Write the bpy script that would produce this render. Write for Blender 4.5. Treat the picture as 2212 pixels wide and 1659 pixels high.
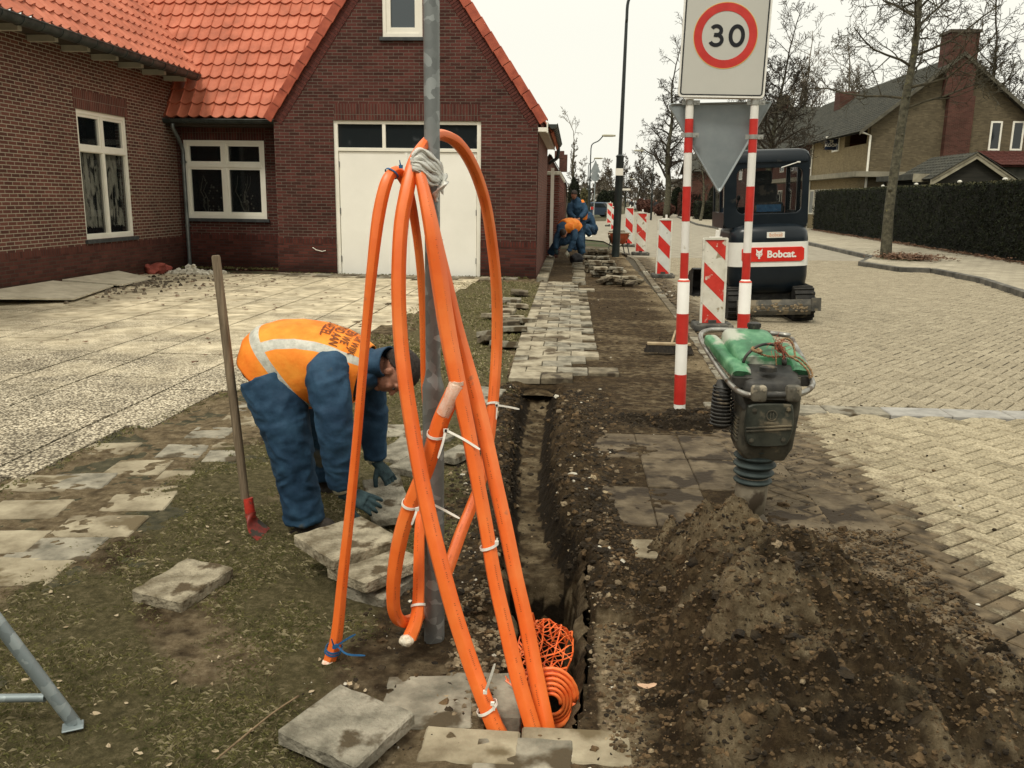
import bpy, bmesh, math, random
from math import sin, cos, pi, radians as RD
from mathutils import Vector as V, Matrix, noise
random.seed(7)
for o in list(bpy.data.objects): bpy.data.objects.remove(o)
SC = bpy.context.scene
COL = SC.collection
# ------------------------------------------------ camera
F, CX, CY, EYE = 1863., 1106., 829.5, 1.65        # focal length and centre on a 2212 px wide picture
PS, PT, RO = RD(3.85), RD(12.13), RD(0.8)
_fh = V((-sin(PS), cos(PS), 0)); _rt = V((cos(PS), sin(PS), 0))
FW = _fh*cos(PT) - V((0, 0, sin(PT))); _up = _fh*sin(PT) + V((0, 0, cos(PT)))
RT = _rt*cos(RO) + _up*sin(RO); UP = -_rt*sin(RO) + _up*cos(RO)
cam = bpy.data.cameras.new('camera'); cam.sensor_width = 36; cam.lens = 36*F/2212
cam.clip_start = .05; cam.clip_end = 2000
co = bpy.data.objects.new('camera', cam); COL.objects.link(co)
m = Matrix((RT, UP, -FW)).transposed().to_4x4(); m.translation = V((0, 0, EYE)); co.matrix_world = m
SC.camera = co
# points taken from image pixels: a sight line cut with the ground, with a plane across the street, or along it
def ray(x, y): return FW*F + RT*(x-CX) - UP*(y-CY)
def G(x, y, z=0.):
    d = ray(x, y); return V((0, 0, EYE)) + d*((z-EYE)/d.z)
def PY(x, y, Y):
    d = ray(x, y); return V((0, 0, EYE)) + d*(Y/d.y)
def PX(x, y, X):
    d = ray(x, y); return V((0, 0, EYE)) + d*(X/d.x)
def depth(p): return (p-V((0, 0, EYE))).dot(FW)
# ------------------------------------------------ sky and light (overcast)
w = bpy.data.worlds.new('World'); SC.world = w; w.use_nodes = True
nt = w.node_tree; nt.nodes.clear()
SUN_EL, SUN_AZ = RD(58), RD(205)
sky = nt.nodes.new('ShaderNodeTexSky'); sky.sky_type = 'NISHITA'; sky.sun_disc = False
sky.sun_elevation = SUN_EL; sky.sun_rotation = SUN_AZ; sky.dust_density = 6; sky.air_density = 1.5
tc = nt.nodes.new('ShaderNodeTexCoord'); sp = nt.nodes.new('ShaderNodeSeparateXYZ')
nt.links.new(tc.outputs['Generated'], sp.inputs[0])
no = nt.nodes.new('ShaderNodeTexNoise'); no.inputs['Scale'].default_value = 2.2; no.inputs['Detail'].default_value = 4
nt.links.new(tc.outputs['Generated'], no.inputs['Vector'])
rp = nt.nodes.new('ShaderNodeValToRGB')
rp.color_ramp.elements[0].position = .22; rp.color_ramp.elements[0].color = (8.3, 8.15, 7.2, 1)
rp.color_ramp.elements[1].position = .9; rp.color_ramp.elements[1].color = (10.8, 10.5, 9.1, 1)
ad = nt.nodes.new('ShaderNodeMath'); ad.operation = 'MULTIPLY_ADD'; ad.inputs[1].default_value = .12
nt.links.new(no.outputs['Fac'], ad.inputs[0]); nt.links.new(sp.outputs['Z'], ad.inputs[2])
nt.links.new(ad.outputs[0], rp.inputs[0])
mx = nt.nodes.new('ShaderNodeMixRGB'); mx.inputs[0].default_value = .93
nt.links.new(sky.outputs[0], mx.inputs[1]); nt.links.new(rp.outputs[0], mx.inputs[2])
bg = nt.nodes.new('ShaderNodeBackground'); bg.inputs[1].default_value = .1
wo = nt.nodes.new('ShaderNodeOutputWorld')
nt.links.new(mx.outputs[0], bg.inputs[0]); nt.links.new(bg.outputs[0], wo.inputs[0])
sl = bpy.data.lights.new('sun', 'SUN'); sl.energy = 1.5; sl.angle = RD(11); sl.color = (1, .95, .84)
so = bpy.data.objects.new('sun', sl); COL.objects.link(so)
sd = V((sin(SUN_AZ)*cos(SUN_EL), cos(SUN_AZ)*cos(SUN_EL), sin(SUN_EL)))
so.rotation_euler = sd.to_track_quat('Z', 'Y').to_euler()
vs = SC.view_settings; vs.view_transform = 'Standard'; vs.look = 'None'; vs.exposure = .34; vs.gamma = 1
SC.render.resolution_x = 1024; SC.render.resolution_y = 768
SC.cycles.max_bounces = 6
# ------------------------------------------------ materials
def L(nt, a, b): nt.links.new(a, b)
MATS = {}
def mat(name, c1, c2=None, rough=.8, sc=6., bump=0., c3=None, metal=0., spec=.3, alpha=None, det=6, bsc=None, contrast=.5, tr=0., emis=None, coord='Object', stretch=None, spots=None):
    """noise-mixed colours + noise bump; spots=(colour, scale, threshold)"""
    if name in MATS: return MATS[name]
    m = bpy.data.materials.new(name); m.use_nodes = True; MATS[name] = m
    nt = m.node_tree; b = nt.nodes['Principled BSDF']; N = nt.nodes.new
    b.inputs['Roughness'].default_value = rough; b.inputs['Metallic'].default_value = metal
    b.inputs['Specular IOR Level'].default_value = spec
    tc = N('ShaderNodeTexCoord'); mp = N('ShaderNodeMapping'); L(nt, tc.outputs[coord], mp.inputs[0])
    if stretch: mp.inputs['Scale'].default_value = stretch
    out = None
    if c2:
        n = N('ShaderNodeTexNoise'); n.inputs['Scale'].default_value = sc; n.inputs['Detail'].default_value = det; n.inputs['Roughness'].default_value = .62
        L(nt, mp.outputs[0], n.inputs['Vector'])
        r = N('ShaderNodeValToRGB'); e = r.color_ramp.elements
        e[0].position = .5-contrast/2*.6; e[1].position = .5+contrast/2*.6
        e[0].color = (*c1, 1); e[1].color = (*c2, 1)
        if c3:
            k = e.new(.5); k.color = (*c3, 1)
        L(nt, n.outputs['Fac'], r.inputs[0]); out = r.outputs[0]
        if spots:
            n3 = N('ShaderNodeTexNoise'); n3.inputs['Scale'].default_value = spots[1]; n3.inputs['Detail'].default_value = 5
            L(nt, mp.outputs[0], n3.inputs['Vector'])
            r3 = N('ShaderNodeValToRGB'); r3.color_ramp.elements[0].position = spots[2]; r3.color_ramp.elements[1].position = spots[2]+.06
            L(nt, n3.outputs['Fac'], r3.inputs[0])
            q = N('ShaderNodeMixRGB'); L(nt, r3.outputs[0], q.inputs[0]); L(nt, out, q.inputs[1]); q.inputs[2].default_value = (*spots[0], 1)
            out = q.outputs[0]
        L(nt, out, b.inputs['Base Color'])
    else: b.inputs['Base Color'].default_value = (*c1, 1)
    if bump:
        n2 = N('ShaderNodeTexNoise'); n2.inputs['Scale'].default_value = bsc or sc*4; n2.inputs['Detail'].default_value = 8
        L(nt, mp.outputs[0], n2.inputs['Vector'])
        bp = N('ShaderNodeBump'); bp.inputs['Distance'].default_value = bump; bp.inputs['Strength'].default_value = 1
        L(nt, n2.outputs['Fac'], bp.inputs['Height']); L(nt, bp.outputs[0], b.inputs['Normal'])
    if tr: b.inputs['Transmission Weight'].default_value = tr
    if alpha is not None: b.inputs['Alpha'].default_value = alpha
    return m
def brick_mat(name, a, b_, mortar, axes='XZ', bw=.21, rh=.0625, ms=.011, bias=0., rough=.85, dirt=(.05, .045, .035), off=.5, jit=.35, low=None):
    """running bond brick: axes picks the two object axes that lie in the wall"""
    m = bpy.data.materials.new(name); m.use_nodes = True; MATS[name] = m
    nt = m.node_tree; b = nt.nodes['Principled BSDF']; N = nt.nodes.new
    b.inputs['Roughness'].default_value = rough; b.inputs['Specular IOR Level'].default_value = .25
    tc = N('ShaderNodeTexCoord'); s = N('ShaderNodeSeparateXYZ'); c = N('ShaderNodeCombineXYZ')
    L(nt, tc.outputs['Object'], s.inputs[0])
    L(nt, s.outputs[axes[0]], c.inputs[0]); L(nt, s.outputs[axes[1]], c.inputs[1])
    # slight wobble so that the courses are not ruler-straight
    nw = N('ShaderNodeTexNoise'); nw.inputs['Scale'].default_value = 9; L(nt, c.outputs[0], nw.inputs['Vector'])
    ma = N('ShaderNodeVectorMath'); ma.operation = 'MULTIPLY_ADD'; ma.inputs[1].default_value = (.014, .009, 0)
    L(nt, nw.outputs['Color'], ma.inputs[0]); L(nt, c.outputs[0], ma.inputs[2])
    t = N('ShaderNodeTexBrick'); t.inputs['Scale'].default_value = 1
    t.inputs['Brick Width'].default_value = bw; t.inputs['Row Height'].default_value = rh
    t.inputs['Mortar Size'].default_value = ms/2; t.inputs['Mortar Smooth'].default_value = .25; t.inputs['Bias'].default_value = bias
    t.offset = off
    t.inputs['Color1'].default_value = (*a, 1); t.inputs['Color2'].default_value = (*b_, 1); t.inputs['Mortar'].default_value = (*mortar, 1)
    L(nt, ma.outputs[0], t.inputs['Vector'])
    n = N('ShaderNodeTexNoise'); n.inputs['Scale'].default_value = 1.3; n.inputs['Detail'].default_value = 9; n.inputs['Roughness'].default_value = .7
    L(nt, c.outputs[0], n.inputs['Vector'])
    r = N('ShaderNodeValToRGB'); r.color_ramp.elements[0].position = .35; r.color_ramp.elements[1].position = .72
    r.color_ramp.elements[0].color = (1.05, 1.05, 1.05, 1); r.color_ramp.elements[1].color = (1-jit, 1-jit, 1-jit, 1)
    L(nt, n.outputs['Fac'], r.inputs[0])
    q = N('ShaderNodeMixRGB'); q.blend_type = 'MULTIPLY'; q.inputs[0].default_value = 1
    L(nt, t.outputs['Color'], q.inputs[1]); L(nt, r.outputs[0], q.inputs[2])
    out = q.outputs[0]
    if low:   # darker lowest courses: (height, colour factor)
        h = N('ShaderNodeMath'); h.operation = 'MULTIPLY_ADD'; h.inputs[1].default_value = .16
        L(nt, n.outputs['Fac'], h.inputs[0]); L(nt, s.outputs['Z'], h.inputs[2])
        rr = N('ShaderNodeValToRGB'); rr.color_ramp.elements[0].position = low[0]; rr.color_ramp.elements[1].position = low[0]+.18
        rr.color_ramp.elements[0].color = (*low[1], 1); rr.color_ramp.elements[1].color = (1, 1, 1, 1)
        L(nt, h.outputs[0], rr.inputs[0])
        q2 = N('ShaderNodeMixRGB'); q2.blend_type = 'MULTIPLY'; q2.inputs[0].default_value = 1
        L(nt, out, q2.inputs[1]); L(nt, rr.outputs[0], q2.inputs[2]); out = q2.outputs[0]
    L(nt, out, b.inputs['Base Color'])
    n4 = N('ShaderNodeTexNoise'); n4.inputs['Scale'].default_value = 60; L(nt, c.outputs[0], n4.inputs['Vector'])
    mm = N('ShaderNodeMath'); mm.operation = 'MULTIPLY_ADD'; mm.inputs[1].default_value = .35
    iv = N('ShaderNodeMath'); iv.operation = 'SUBTRACT'; iv.inputs[0].default_value = 1; L(nt, t.outputs['Fac'], iv.inputs[1])
    L(nt, n4.outputs['Fac'], mm.inputs[0]); L(nt, iv.outputs[0], mm.inputs[2])
    bp = N('ShaderNodeBump'); bp.inputs['Distance'].default_value = .008; bp.inputs['Strength'].default_value = .8
    L(nt, mm.outputs[0], bp.inputs['Height']); L(nt, bp.outputs[0], b.inputs['Normal'])
    return m
def glass(name, c=(.02, .025, .03), rough=.03, alpha=1.):
    m = mat(name, c, rough=rough, spec=.6)
    if alpha < 1: m.node_tree.nodes['Principled BSDF'].inputs['Alpha'].default_value = alpha
    return m
# ------------------------------------------------ objects
def off_of(o):
    p = V((0, 0, 0))
    while o: p += o.location; o = o.parent
    return p
def tag(o, label=None, cat=None, group=None, kind=None):
    if label: o['label'] = label
    if cat: o['category'] = cat
    if group: o['group'] = group
    if kind: o['kind'] = kind
    return o
def thing(name, label, cat, loc=(0, 0, 0), rz=0., group=None, rot=None):
    o = bpy.data.objects.new(name, None); COL.objects.link(o); o.location = loc
    o.rotation_euler = rot if rot else (0, 0, rz); o.empty_display_size = .2
    return tag(o, label, cat, group)
def copy_tree(o, parent=None):
    c = o.copy(); COL.objects.link(c); c.parent = parent
    for ch in [x for x in bpy.data.objects if x.parent == o]: copy_tree(ch, c)
    return c
class MB:
    def __init__(s): s.v = []; s.f = []; s.mi = []; s.uv = {}
    def add(s, vs, fs, mi=0, M=None):
        k = len(s.v); s.v += [(M @ V(p)) if M else V(p) for p in vs]
        s.f += [tuple(i+k for i in f) for f in fs]; s.mi += [mi]*len(fs); return s
    def box(s, c, d, rz=0., M=None, mi=0, rot=None, ch=0.):
        """centre, full size; ch = chamfer"""
        x, y, z = d[0]/2, d[1]/2, d[2]/2
        T = Matrix.Translation(V(c)) @ (rot.to_4x4() if rot else Matrix.Rotation(rz, 4, 'Z'))
        if M: T = M @ T
        if ch <= 0:
            vs = [(-x, -y, -z), (x, -y, -z), (x, y, -z), (-x, y, -z), (-x, -y, z), (x, -y, z), (x, y, z), (-x, y, z)]
            return s.add(vs, [(3, 2, 1, 0), (4, 5, 6, 7), (0, 1, 5, 4), (1, 2, 6, 5), (2, 3, 7, 6), (3, 0, 4, 7)], mi, T)
        c_ = min(ch, x*.9, y*.9, z*.9)
        bm = bmesh.new(); bmesh.ops.create_cube(bm, size=1)
        for v in bm.verts: v.co = V((v.co.x*2*x, v.co.y*2*y, v.co.z*2*z))
        bmesh.ops.bevel(bm, geom=list(bm.edges), offset=c_, segments=2 if c_ > .006 else 1, affect='EDGES', profile=.5)
        return s.bm(bm, mi, T)
    def bm(s, bm, mi=0, M=None):
        bm.verts.ensure_lookup_table(); bm.verts.index_update()
        s.add([v.co.copy() for v in bm.verts], [tuple(v.index for v in f.verts) for f in bm.faces], mi, M); bm.free(); return s
    def lo(s, a, b, mi=0, **k): # box from min/max corners
        return s.box([(a[i]+b[i])/2 for i in range(3)], [abs(b[i]-a[i]) for i in range(3)], mi=mi, **k)
    def prism(s, poly, ax, a, b, mi=0, M=None):
        """polygon in the plane normal to axis ax, from a to b along it"""
        n = len(poly)
        def P(p, t):
            return {'X': (t, p[0], p[1]), 'Y': (p[0], t, p[1]), 'Z': (p[0], p[1], t)}[ax]
        vs = [P(p, a) for p in poly]+[P(p, b) for p in poly]
        fs = [tuple(range(n))[::-1], tuple(range(n, 2*n))]+[(i, (i+1) % n, n+(i+1) % n, n+i) for i in range(n)]
        area = sum(poly[i][0]*poly[(i+1) % n][1]-poly[(i+1) % n][0]*poly[i][1] for i in range(n))
        flip = (area < 0) ^ (b < a) ^ (ax == 'Y')
        if flip: fs = [f[::-1] for f in fs]
        return s.add(vs, fs, mi, M)
    def rings(s, R, caps=True, closed=True, mi=0, M=None):
        n = len(R[0]); vs = [p for r in R for p in r]; fs = []
        for i in range(len(R)-1):
            for j in range(n if closed else n-1):
                k = (j+1) % n; fs.append((i*n+j, i*n+k, (i+1)*n+k, (i+1)*n+j))
        if caps: fs += [tuple(range(n))[::-1], tuple(range((len(R)-1)*n, len(R)*n))]
        return s.add(vs, fs, mi, M)
    def tube(s, pts, r, n=10, caps=True, mi=0, M=None, sec=None, twist=0., up0=None):
        """r: number, list; sec: list of unit section points"""
        pts = [V(p) for p in pts]; k = len(pts)
        rs = r if isinstance(r, (list, tuple)) else [r]*k
        sec = sec or [(cos(2*pi*i/n), sin(2*pi*i/n)) for i in range(n)]
        R = []; t0 = (pts[1]-pts[0]).normalized()
        u = up0 or (V((0, 0, 1)) if abs(t0.z) < .9 else V((0, 1, 0)))
        u = (u-t0*u.dot(t0)).normalized()
        for i in range(k):
            t = (pts[min(i+1, k-1)]-pts[max(i-1, 0)]).normalized()
            u = (u-t*u.dot(t)).normalized(); w = t.cross(u)
            a = twist*i/max(1, k-1); ca, sa = cos(a), sin(a); ri = rs[i]
            rx, ry = ri if isinstance(ri, (tuple, list)) else (ri, ri)
            R.append([pts[i]+(u*(x*rx*ca-y*ry*sa)+w*(x*rx*sa+y*ry*ca)) for x, y in sec])
        return s.rings(R, caps, True, mi, M)
    def cyl(s, a, b, r, r2=None, n=12, mi=0, M=None): return s.tube([a, b], [r, r if r2 is None else r2], n, mi=mi, M=M)
    def lathe(s, prof, c=(0, 0, 0), n=16, mi=0, M=None, axis='Z'):
        R = []
        for r, z in prof:
            ring = [(r*cos(2*pi*i/n), r*sin(2*pi*i/n), z) for i in range(n)]
            if axis == 'X': ring = [(z, x, y) for x, y, _ in ring]
            if axis == 'Y': ring = [(y, z, x) for x, y, _ in ring]
            R.append([V(c)+V(p) for p in ring])
        return s.rings(R, True, True, mi, M)
    def sph(s, c, r, sub=2, mi=0, M=None, sc=(1, 1, 1), nz=0., seed=0):
        bm = bmesh.new(); bmesh.ops.create_icosphere(bm, subdivisions=sub, radius=1)
        for v in bm.verts:
            k = 1+(nz*noise.noise(v.co*1.7+V((seed, seed*.7, 0))) if nz else 0)
            v.co = V((v.co.x*r*sc[0]*k, v.co.y*r*sc[1]*k, v.co.z*r*sc[2]*k))
        return s.bm(bm, mi, (M or Matrix()) @ Matrix.Translation(V(c)))
    def quad(s, a, b, c, d, mi=0): return s.add([a, b, c, d], [(0, 1, 2, 3)], mi)
    def build(s, name, m, parent=None, smooth=False, world=True, bevel=0., label=None, cat=None, group=None, kind=None, loc=None, autos=None):
        me = bpy.data.meshes.new(name)
        of = off_of(parent) if (parent and world) else V((0, 0, 0))
        if loc is not None and world: of = V(loc)
        me.from_pydata([tuple(p-of) for p in s.v], [], s.f)
        for mm in (m if isinstance(m, (list, tuple)) else [m]): me.materials.append(mm)
        if max(s.mi, default=0): me.polygons.foreach_set('material_index', s.mi)
        o = bpy.data.objects.new(name, me); COL.objects.link(o)
        if parent: o.parent = parent
        if loc is not None: o.location = loc
        if smooth: me.polygons.foreach_set('use_smooth', [True]*len(me.polygons))
        if smooth and autos:
            me.update()
            try: me.set_sharp_from_angle(angle=RD(autos))
            except Exception: pass
        me.update()
        if bevel:
            b = o.modifiers.new('bevel', 'BEVEL'); b.width = bevel; b.segments = 2; b.limit_method = 'ANGLE'; b.angle_limit = RD(40)
        return tag(o, label, cat, group, kind)
def remeshed(mb, voxel, smooth_it=3, fold=0., fsc=6., seed=0):
    """fuse overlapping lofts into one continuous skin and return it as an MB"""
    me = bpy.data.meshes.new('tmp'); me.from_pydata([tuple(p) for p in mb.v], [], mb.f); me.update()
    o = bpy.data.objects.new('tmp', me); COL.objects.link(o)
    bmn = bmesh.new(); bmn.from_mesh(me); bmesh.ops.recalc_face_normals(bmn, faces=bmn.faces); bmn.to_mesh(me); bmn.free()
    r = o.modifiers.new('r', 'REMESH'); r.mode = 'VOXEL'; r.voxel_size = voxel
    if smooth_it:
        s = o.modifiers.new('s', 'SMOOTH'); s.iterations = smooth_it; s.factor = .5
    dg = bpy.context.evaluated_depsgraph_get(); ev = o.evaluated_get(dg); em = ev.to_mesh()
    out = MB(); vs = [v.co.copy() for v in em.vertices]
    if fold:
        ns = [v.normal.copy() for v in em.vertices]
        for i, p in enumerate(vs):
            q = V((p.x*fsc*.9+p.z*fsc*.5, p.y*fsc*.8, p.z*fsc*1.15-p.x*fsc*.35))+V((seed, 0, 0))
            k = noise.noise(q+V((noise.noise(q*.7), 0, noise.noise(q*.6+V((9, 0, 0)))))*1.4)
            k = (1-abs(k)*2.2)+.5*noise.noise(q*2.6)
            vs[i] = p+ns[i]*k*fold
    out.v = vs; out.f = [tuple(p.vertices) for p in em.polygons]; out.mi = [0]*len(out.f)
    ev.to_mesh_clear(); bpy.data.objects.remove(o); bpy.data.meshes.remove(me)
    return out
def catmull(P, n=8):
    P = [V(p) for p in P]; Q = [P[0]*2-P[1]]+P+[P[-1]*2-P[-2]]; out = []
    for i in range(1, len(Q)-2):
        a, b, c, d = Q[i-1:i+3]
        for k in range(n):
            t = k/n
            out.append(.5*((2*b)+(c-a)*t+(2*a-5*b+4*c-d)*t*t+(3*b-a-3*c+d)*t**3))
    out.append(P[-1]); return out
def lerp(a, b, t): return a+(b-a)*t
def sstep(a, b, x):
    t = max(0., min(1., (x-a)/(b-a))); return t*t*(3-2*t)
def nz(x, y, s=1., k=0.): return noise.noise(V((x*s, y*s, k)))
def fbm(x, y, s=1., k=0., o=4): return noise.fractal(V((x*s, y*s, k)), 1., 2., o)
def text_mesh(txt, size, depth=.002, bold=0.):
    """lettering as an MB in the XZ plane, centred, facing -Y"""
    cu = bpy.data.curves.new('t', 'FONT'); cu.body = txt; cu.size = size; cu.align_x = 'CENTER'; cu.align_y = 'CENTER'
    cu.extrude = depth; cu.offset = bold; cu.resolution_u = 4
    o = bpy.data.objects.new('t', cu); COL.objects.link(o)
    dg = bpy.context.evaluated_depsgraph_get(); ev = o.evaluated_get(dg); em = ev.to_mesh()
    out = MB(); out.v = [V((v.co.x, -v.co.z, v.co.y)) for v in em.vertices]; out.f = [tuple(p.vertices) for p in em.polygons]; out.mi = [0]*len(out.f)
    ev.to_mesh_clear(); bpy.data.objects.remove(o); return out
# ------------------------------------------------ ground
def interp(T, y):
    if y <= T[0][0]: return T[0][1]
    for (a, p), (b, q) in zip(T, T[1:]):
        if y <= b: return p+(q-p)*(y-a)/(b-a)
    return T[-1][1]
XL = [(2.40, -.23), (2.9, -.20), (3.4, -.27), (4.0, -.33), (4.9, -.37), (5.9, -.46), (7.8, -.52)]
XR = [(2.40, .055), (3.0, .10), (3.45, .10), (4.1, .11), (4.5, .02), (5.1, -.02), (6.1, -.07), (7.75, -.04)]
FL = [(3.6, -.20), (4.1, -.20), (4.6, -.25), (5, -.28), (6, -.32), (7.6, -.34)]
FR = [(3.6, -.01), (4.0, .0), (4.4, -.10), (5, -.17), (6, -.20), (7.6, -.20)]
def ground_z(x, y):
    n = fbm(x, y, 3.)*.012+fbm(x, y, 14., 3)*.007
    z = n
    if y < 7.95 and y > 2.4:
        wob = .035*nz(x*.3, y, 5., 9)+.020*nz(0, y, 17., 2)
        xl, xr = interp(XL, y)+wob, interp(XR, y)+wob*.7
        if y > 3.2:
            fl, fr = interp(FL, y), interp(FR, y)
            if xl < x < xr+.02:
                if x < fl: k = sstep(xl, fl, x)
                elif x > fr: k = sstep(xr+.02, fr, x) if xr > fr else 1
                else: k = 1
                e = sstep(7.9, 7.55, y)
                k = k**1.4 if x > fr else k; z -= .20*k*e; z += (1-abs(2*k-1))*.07*fbm(x, y, 9., 5)*e+(1-k)*.03*fbm(x, y, 22., 6)*e
            # raised spoil lip on both sides
            z += .035*math.exp(-((x-xl+.05)/.07)**2)*(1+fbm(x, y, 6, 1))*sstep(7.9, 7.0, y)
            z += .05*math.exp(-((x-xr-.10)/.10)**2)*(1+1.2*fbm(x, y, 6, 7))*sstep(7.6, 6.0, y)
        hy = 4.0+.07*nz(x, 0, 9, 4)
        if y < hy:
            xl2, xr2 = xl+.004*nz(x, y, 30), xr+.004*nz(y, x, 30)
            k = sstep(xl2-.004, xl2+.03, x)*sstep(xr2+.004, xr2-.02, x)*sstep(2.43, 2.46, y)*sstep(hy, hy-.2, y)
            z = lerp(z, -.8+.04*nz(x, y, 12), k)
    return z
def near_grass(x, y):
    """1 on the worn lawn left of the trench"""
    k = sstep(-.42, -.75, x+.25*nz(x, y, 2.1, 4))*sstep(1.0, 1.25, y)
    k *= 1-sstep(-2.15, -2.45, x+.12*nz(x, y, 3, 8)+.0*y)
    if y < 3.3: k *= sstep(-.55, -.95, x+.2*nz(x, y, 3, 1))
    return k
def terr_mat():
    m = bpy.data.materials.new('soil_and_turf'); m.use_nodes = True; nt = m.node_tree; b = nt.nodes['Principled BSDF']; N = nt.nodes.new
    b.inputs['Roughness'].default_value = .95; b.inputs['Specular IOR Level'].default_value = .15
    a = N('ShaderNodeVertexColor'); a.layer_name = 'zone'; s = N('ShaderNodeSeparateColor'); L(nt, a.outputs[0], s.inputs[0])
    tc = N('ShaderNodeTexCoord')
    def ramp(sc, cols, det=12, rough=.80, pos=None):
        n = N('ShaderNodeTexNoise'); n.inputs['Scale'].default_value = sc; n.inputs['Detail'].default_value = det; n.inputs['Roughness'].default_value = rough
        L(nt, tc.outputs['Object'], n.inputs['Vector']); r = N('ShaderNodeValToRGB'); e = r.color_ramp.elements
        pos = pos or [.3+.4*i/(len(cols)-1) for i in range(len(cols))]
        e[0].position = pos[0]; e[0].color = (*cols[0], 1); e[1].position = pos[-1]; e[1].color = (*cols[-1], 1)
        for p, c in zip(pos[1:-1], cols[1:-1]): k = e.new(p); k.color = (*c, 1)
        L(nt, n.outputs['Fac'], r.inputs[0]); return r.outputs[0], n
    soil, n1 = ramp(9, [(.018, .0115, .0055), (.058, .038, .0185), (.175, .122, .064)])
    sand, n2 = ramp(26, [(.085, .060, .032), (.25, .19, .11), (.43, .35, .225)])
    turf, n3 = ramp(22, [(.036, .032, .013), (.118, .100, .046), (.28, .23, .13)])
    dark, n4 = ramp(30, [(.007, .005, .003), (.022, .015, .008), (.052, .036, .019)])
    def mix(f, x, y):
        q = N('ShaderNodeMixRGB'); L(nt, f, q.inputs[0]); L(nt, x, q.inputs[1]); L(nt, y, q.inputs[2]); return q.outputs[0]
    def noisy(f, sc, w=.5):
        n = N('ShaderNodeTexNoise'); n.inputs['Scale'].default_value = sc; n.inputs['Detail'].default_value = 7; L(nt, tc.outputs['Object'], n.inputs['Vector'])
        q = N('ShaderNodeMath'); q.operation = 'MULTIPLY_ADD'; q.inputs[1].default_value = w; L(nt, n.outputs['Fac'], q.inputs[0]); L(nt, f, q.inputs[2])
        r = N('ShaderNodeMapRange'); r.inputs[1].default_value = .5*w+.35; r.inputs[2].default_value = .5*w+.65; L(nt, q.outputs[0], r.inputs[0]); return r.outputs[0]
    c = mix(noisy(s.outputs['Green'], 12, .9), soil, sand)
    c = mix(noisy(s.outputs['Red'], 7, .7), c, turf)
    c = mix(noisy(s.outputs['Blue'], 10, .7), c, dark)
    L(nt, c, b.inputs['Base Color'])
    n = N('ShaderNodeTexNoise'); n.inputs['Scale'].default_value = 60; n.inputs['Detail'].default_value = 10; n.inputs['Roughness'].default_value = .8; L(nt, tc.outputs['Object'], n.inputs['Vector'])
    bp = N('ShaderNodeBump'); bp.inputs['Distance'].default_value = .035; L(nt, n.outputs['Fac'], bp.inputs['Height']); L(nt, bp.outputs[0], b.inputs['Normal'])
    return m
M_TERR = terr_mat()
def terrain(name, x0, x1, y0, y1, st, zf, zonef, kind='structure', label=None, cat=None):
    nx, ny = int((x1-x0)/st)+1, int((y1-y0)/st)+1
    mb = MB(); cols = []
    for j in range(ny):
        for i in range(nx):
            x, y = x0+(x1-x0)*i/(nx-1), y0+(y1-y0)*j/(ny-1); z = zf(x, y)
            mb.v.append(V((x, y, z))); cols.append(zonef(x, y, z))
    mb.f = [(j*nx+i, j*nx+i+1, (j+1)*nx+i+1, (j+1)*nx+i) for j in range(ny-1) for i in range(nx-1)]; mb.mi = [0]*len(mb.f)
    o = mb.build(name, M_TERR, smooth=True, kind=kind, label=label, cat=cat)
    a = o.data.color_attributes.new('zone', 'FLOAT_COLOR', 'POINT')
    flat = []
    for c in cols: flat += [*c, 1.]
    a.data.foreach_set('color', flat); return o
NX0, NX1, NY0, NY1 = -3.4, 1.8, 1.0, 8.2
def zone_near(x, y, z):
    g = near_grass(x, y)
    sand = 0.
    sand = max(sand, sstep(.10, .14, x)*sstep(.42, .2, x)*sstep(1.9, 2.2, y)*sstep(3.5, 3.0, y))*.75   # dry sandy crust right of the hole
    sand = max(sand, sstep(-.75, -.5, x)*sstep(.2, 0, x)*sstep(3.2, 2.6, y)*.60)
    sand = max(sand, .58*sstep(-1.75, -2.3, x+.3*nz(x, y, 1.7, 14))); sand = max(sand, .40+.6*nz(x, y, .9, 15)) if x < -.6 else sand; g *= 1-.75*sstep(.05, .4, nz(x, y, 1.6, 16))
    if z < -.145 and y > 3.9 and interp(FL, y)-.02 < x+.03*nz(x, y, 9, 2) < interp(FR, y)+.01: sand = .44+.35*nz(x, y, 6, 8)          # sandy trench bottom
    sand = max(sand, .38*sstep(.2, .5, x)*sstep(4.3, 5.2, y))
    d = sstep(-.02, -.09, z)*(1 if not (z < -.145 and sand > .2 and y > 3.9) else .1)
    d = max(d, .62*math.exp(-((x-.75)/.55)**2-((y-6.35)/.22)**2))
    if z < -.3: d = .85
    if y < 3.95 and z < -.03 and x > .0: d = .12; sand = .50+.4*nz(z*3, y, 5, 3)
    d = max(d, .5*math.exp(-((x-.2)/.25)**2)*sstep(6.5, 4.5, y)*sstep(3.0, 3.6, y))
    return (g, sand, d)
def zn(x, y):
    z = ground_z(x, y)
    e = min(x-NX0, NX1-x, y-NY0)
    z -= .03*sstep(.15, 0, e)
    if x > 1.0: z = lerp(z, -.03, sstep(1.15+.12*nz(0, y, 2), 1.45, x))
    if y > 7.6: z = lerp(z, -.03, sstep(7.85, 8.0, y)) if -.62 < x < .2 else lerp(z, -.04, sstep(7.85, 8.15, y))
    return z
terrain('soil_ground', NX0, NX1, NY0, NY1, .02, zn, zone_near)
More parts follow.
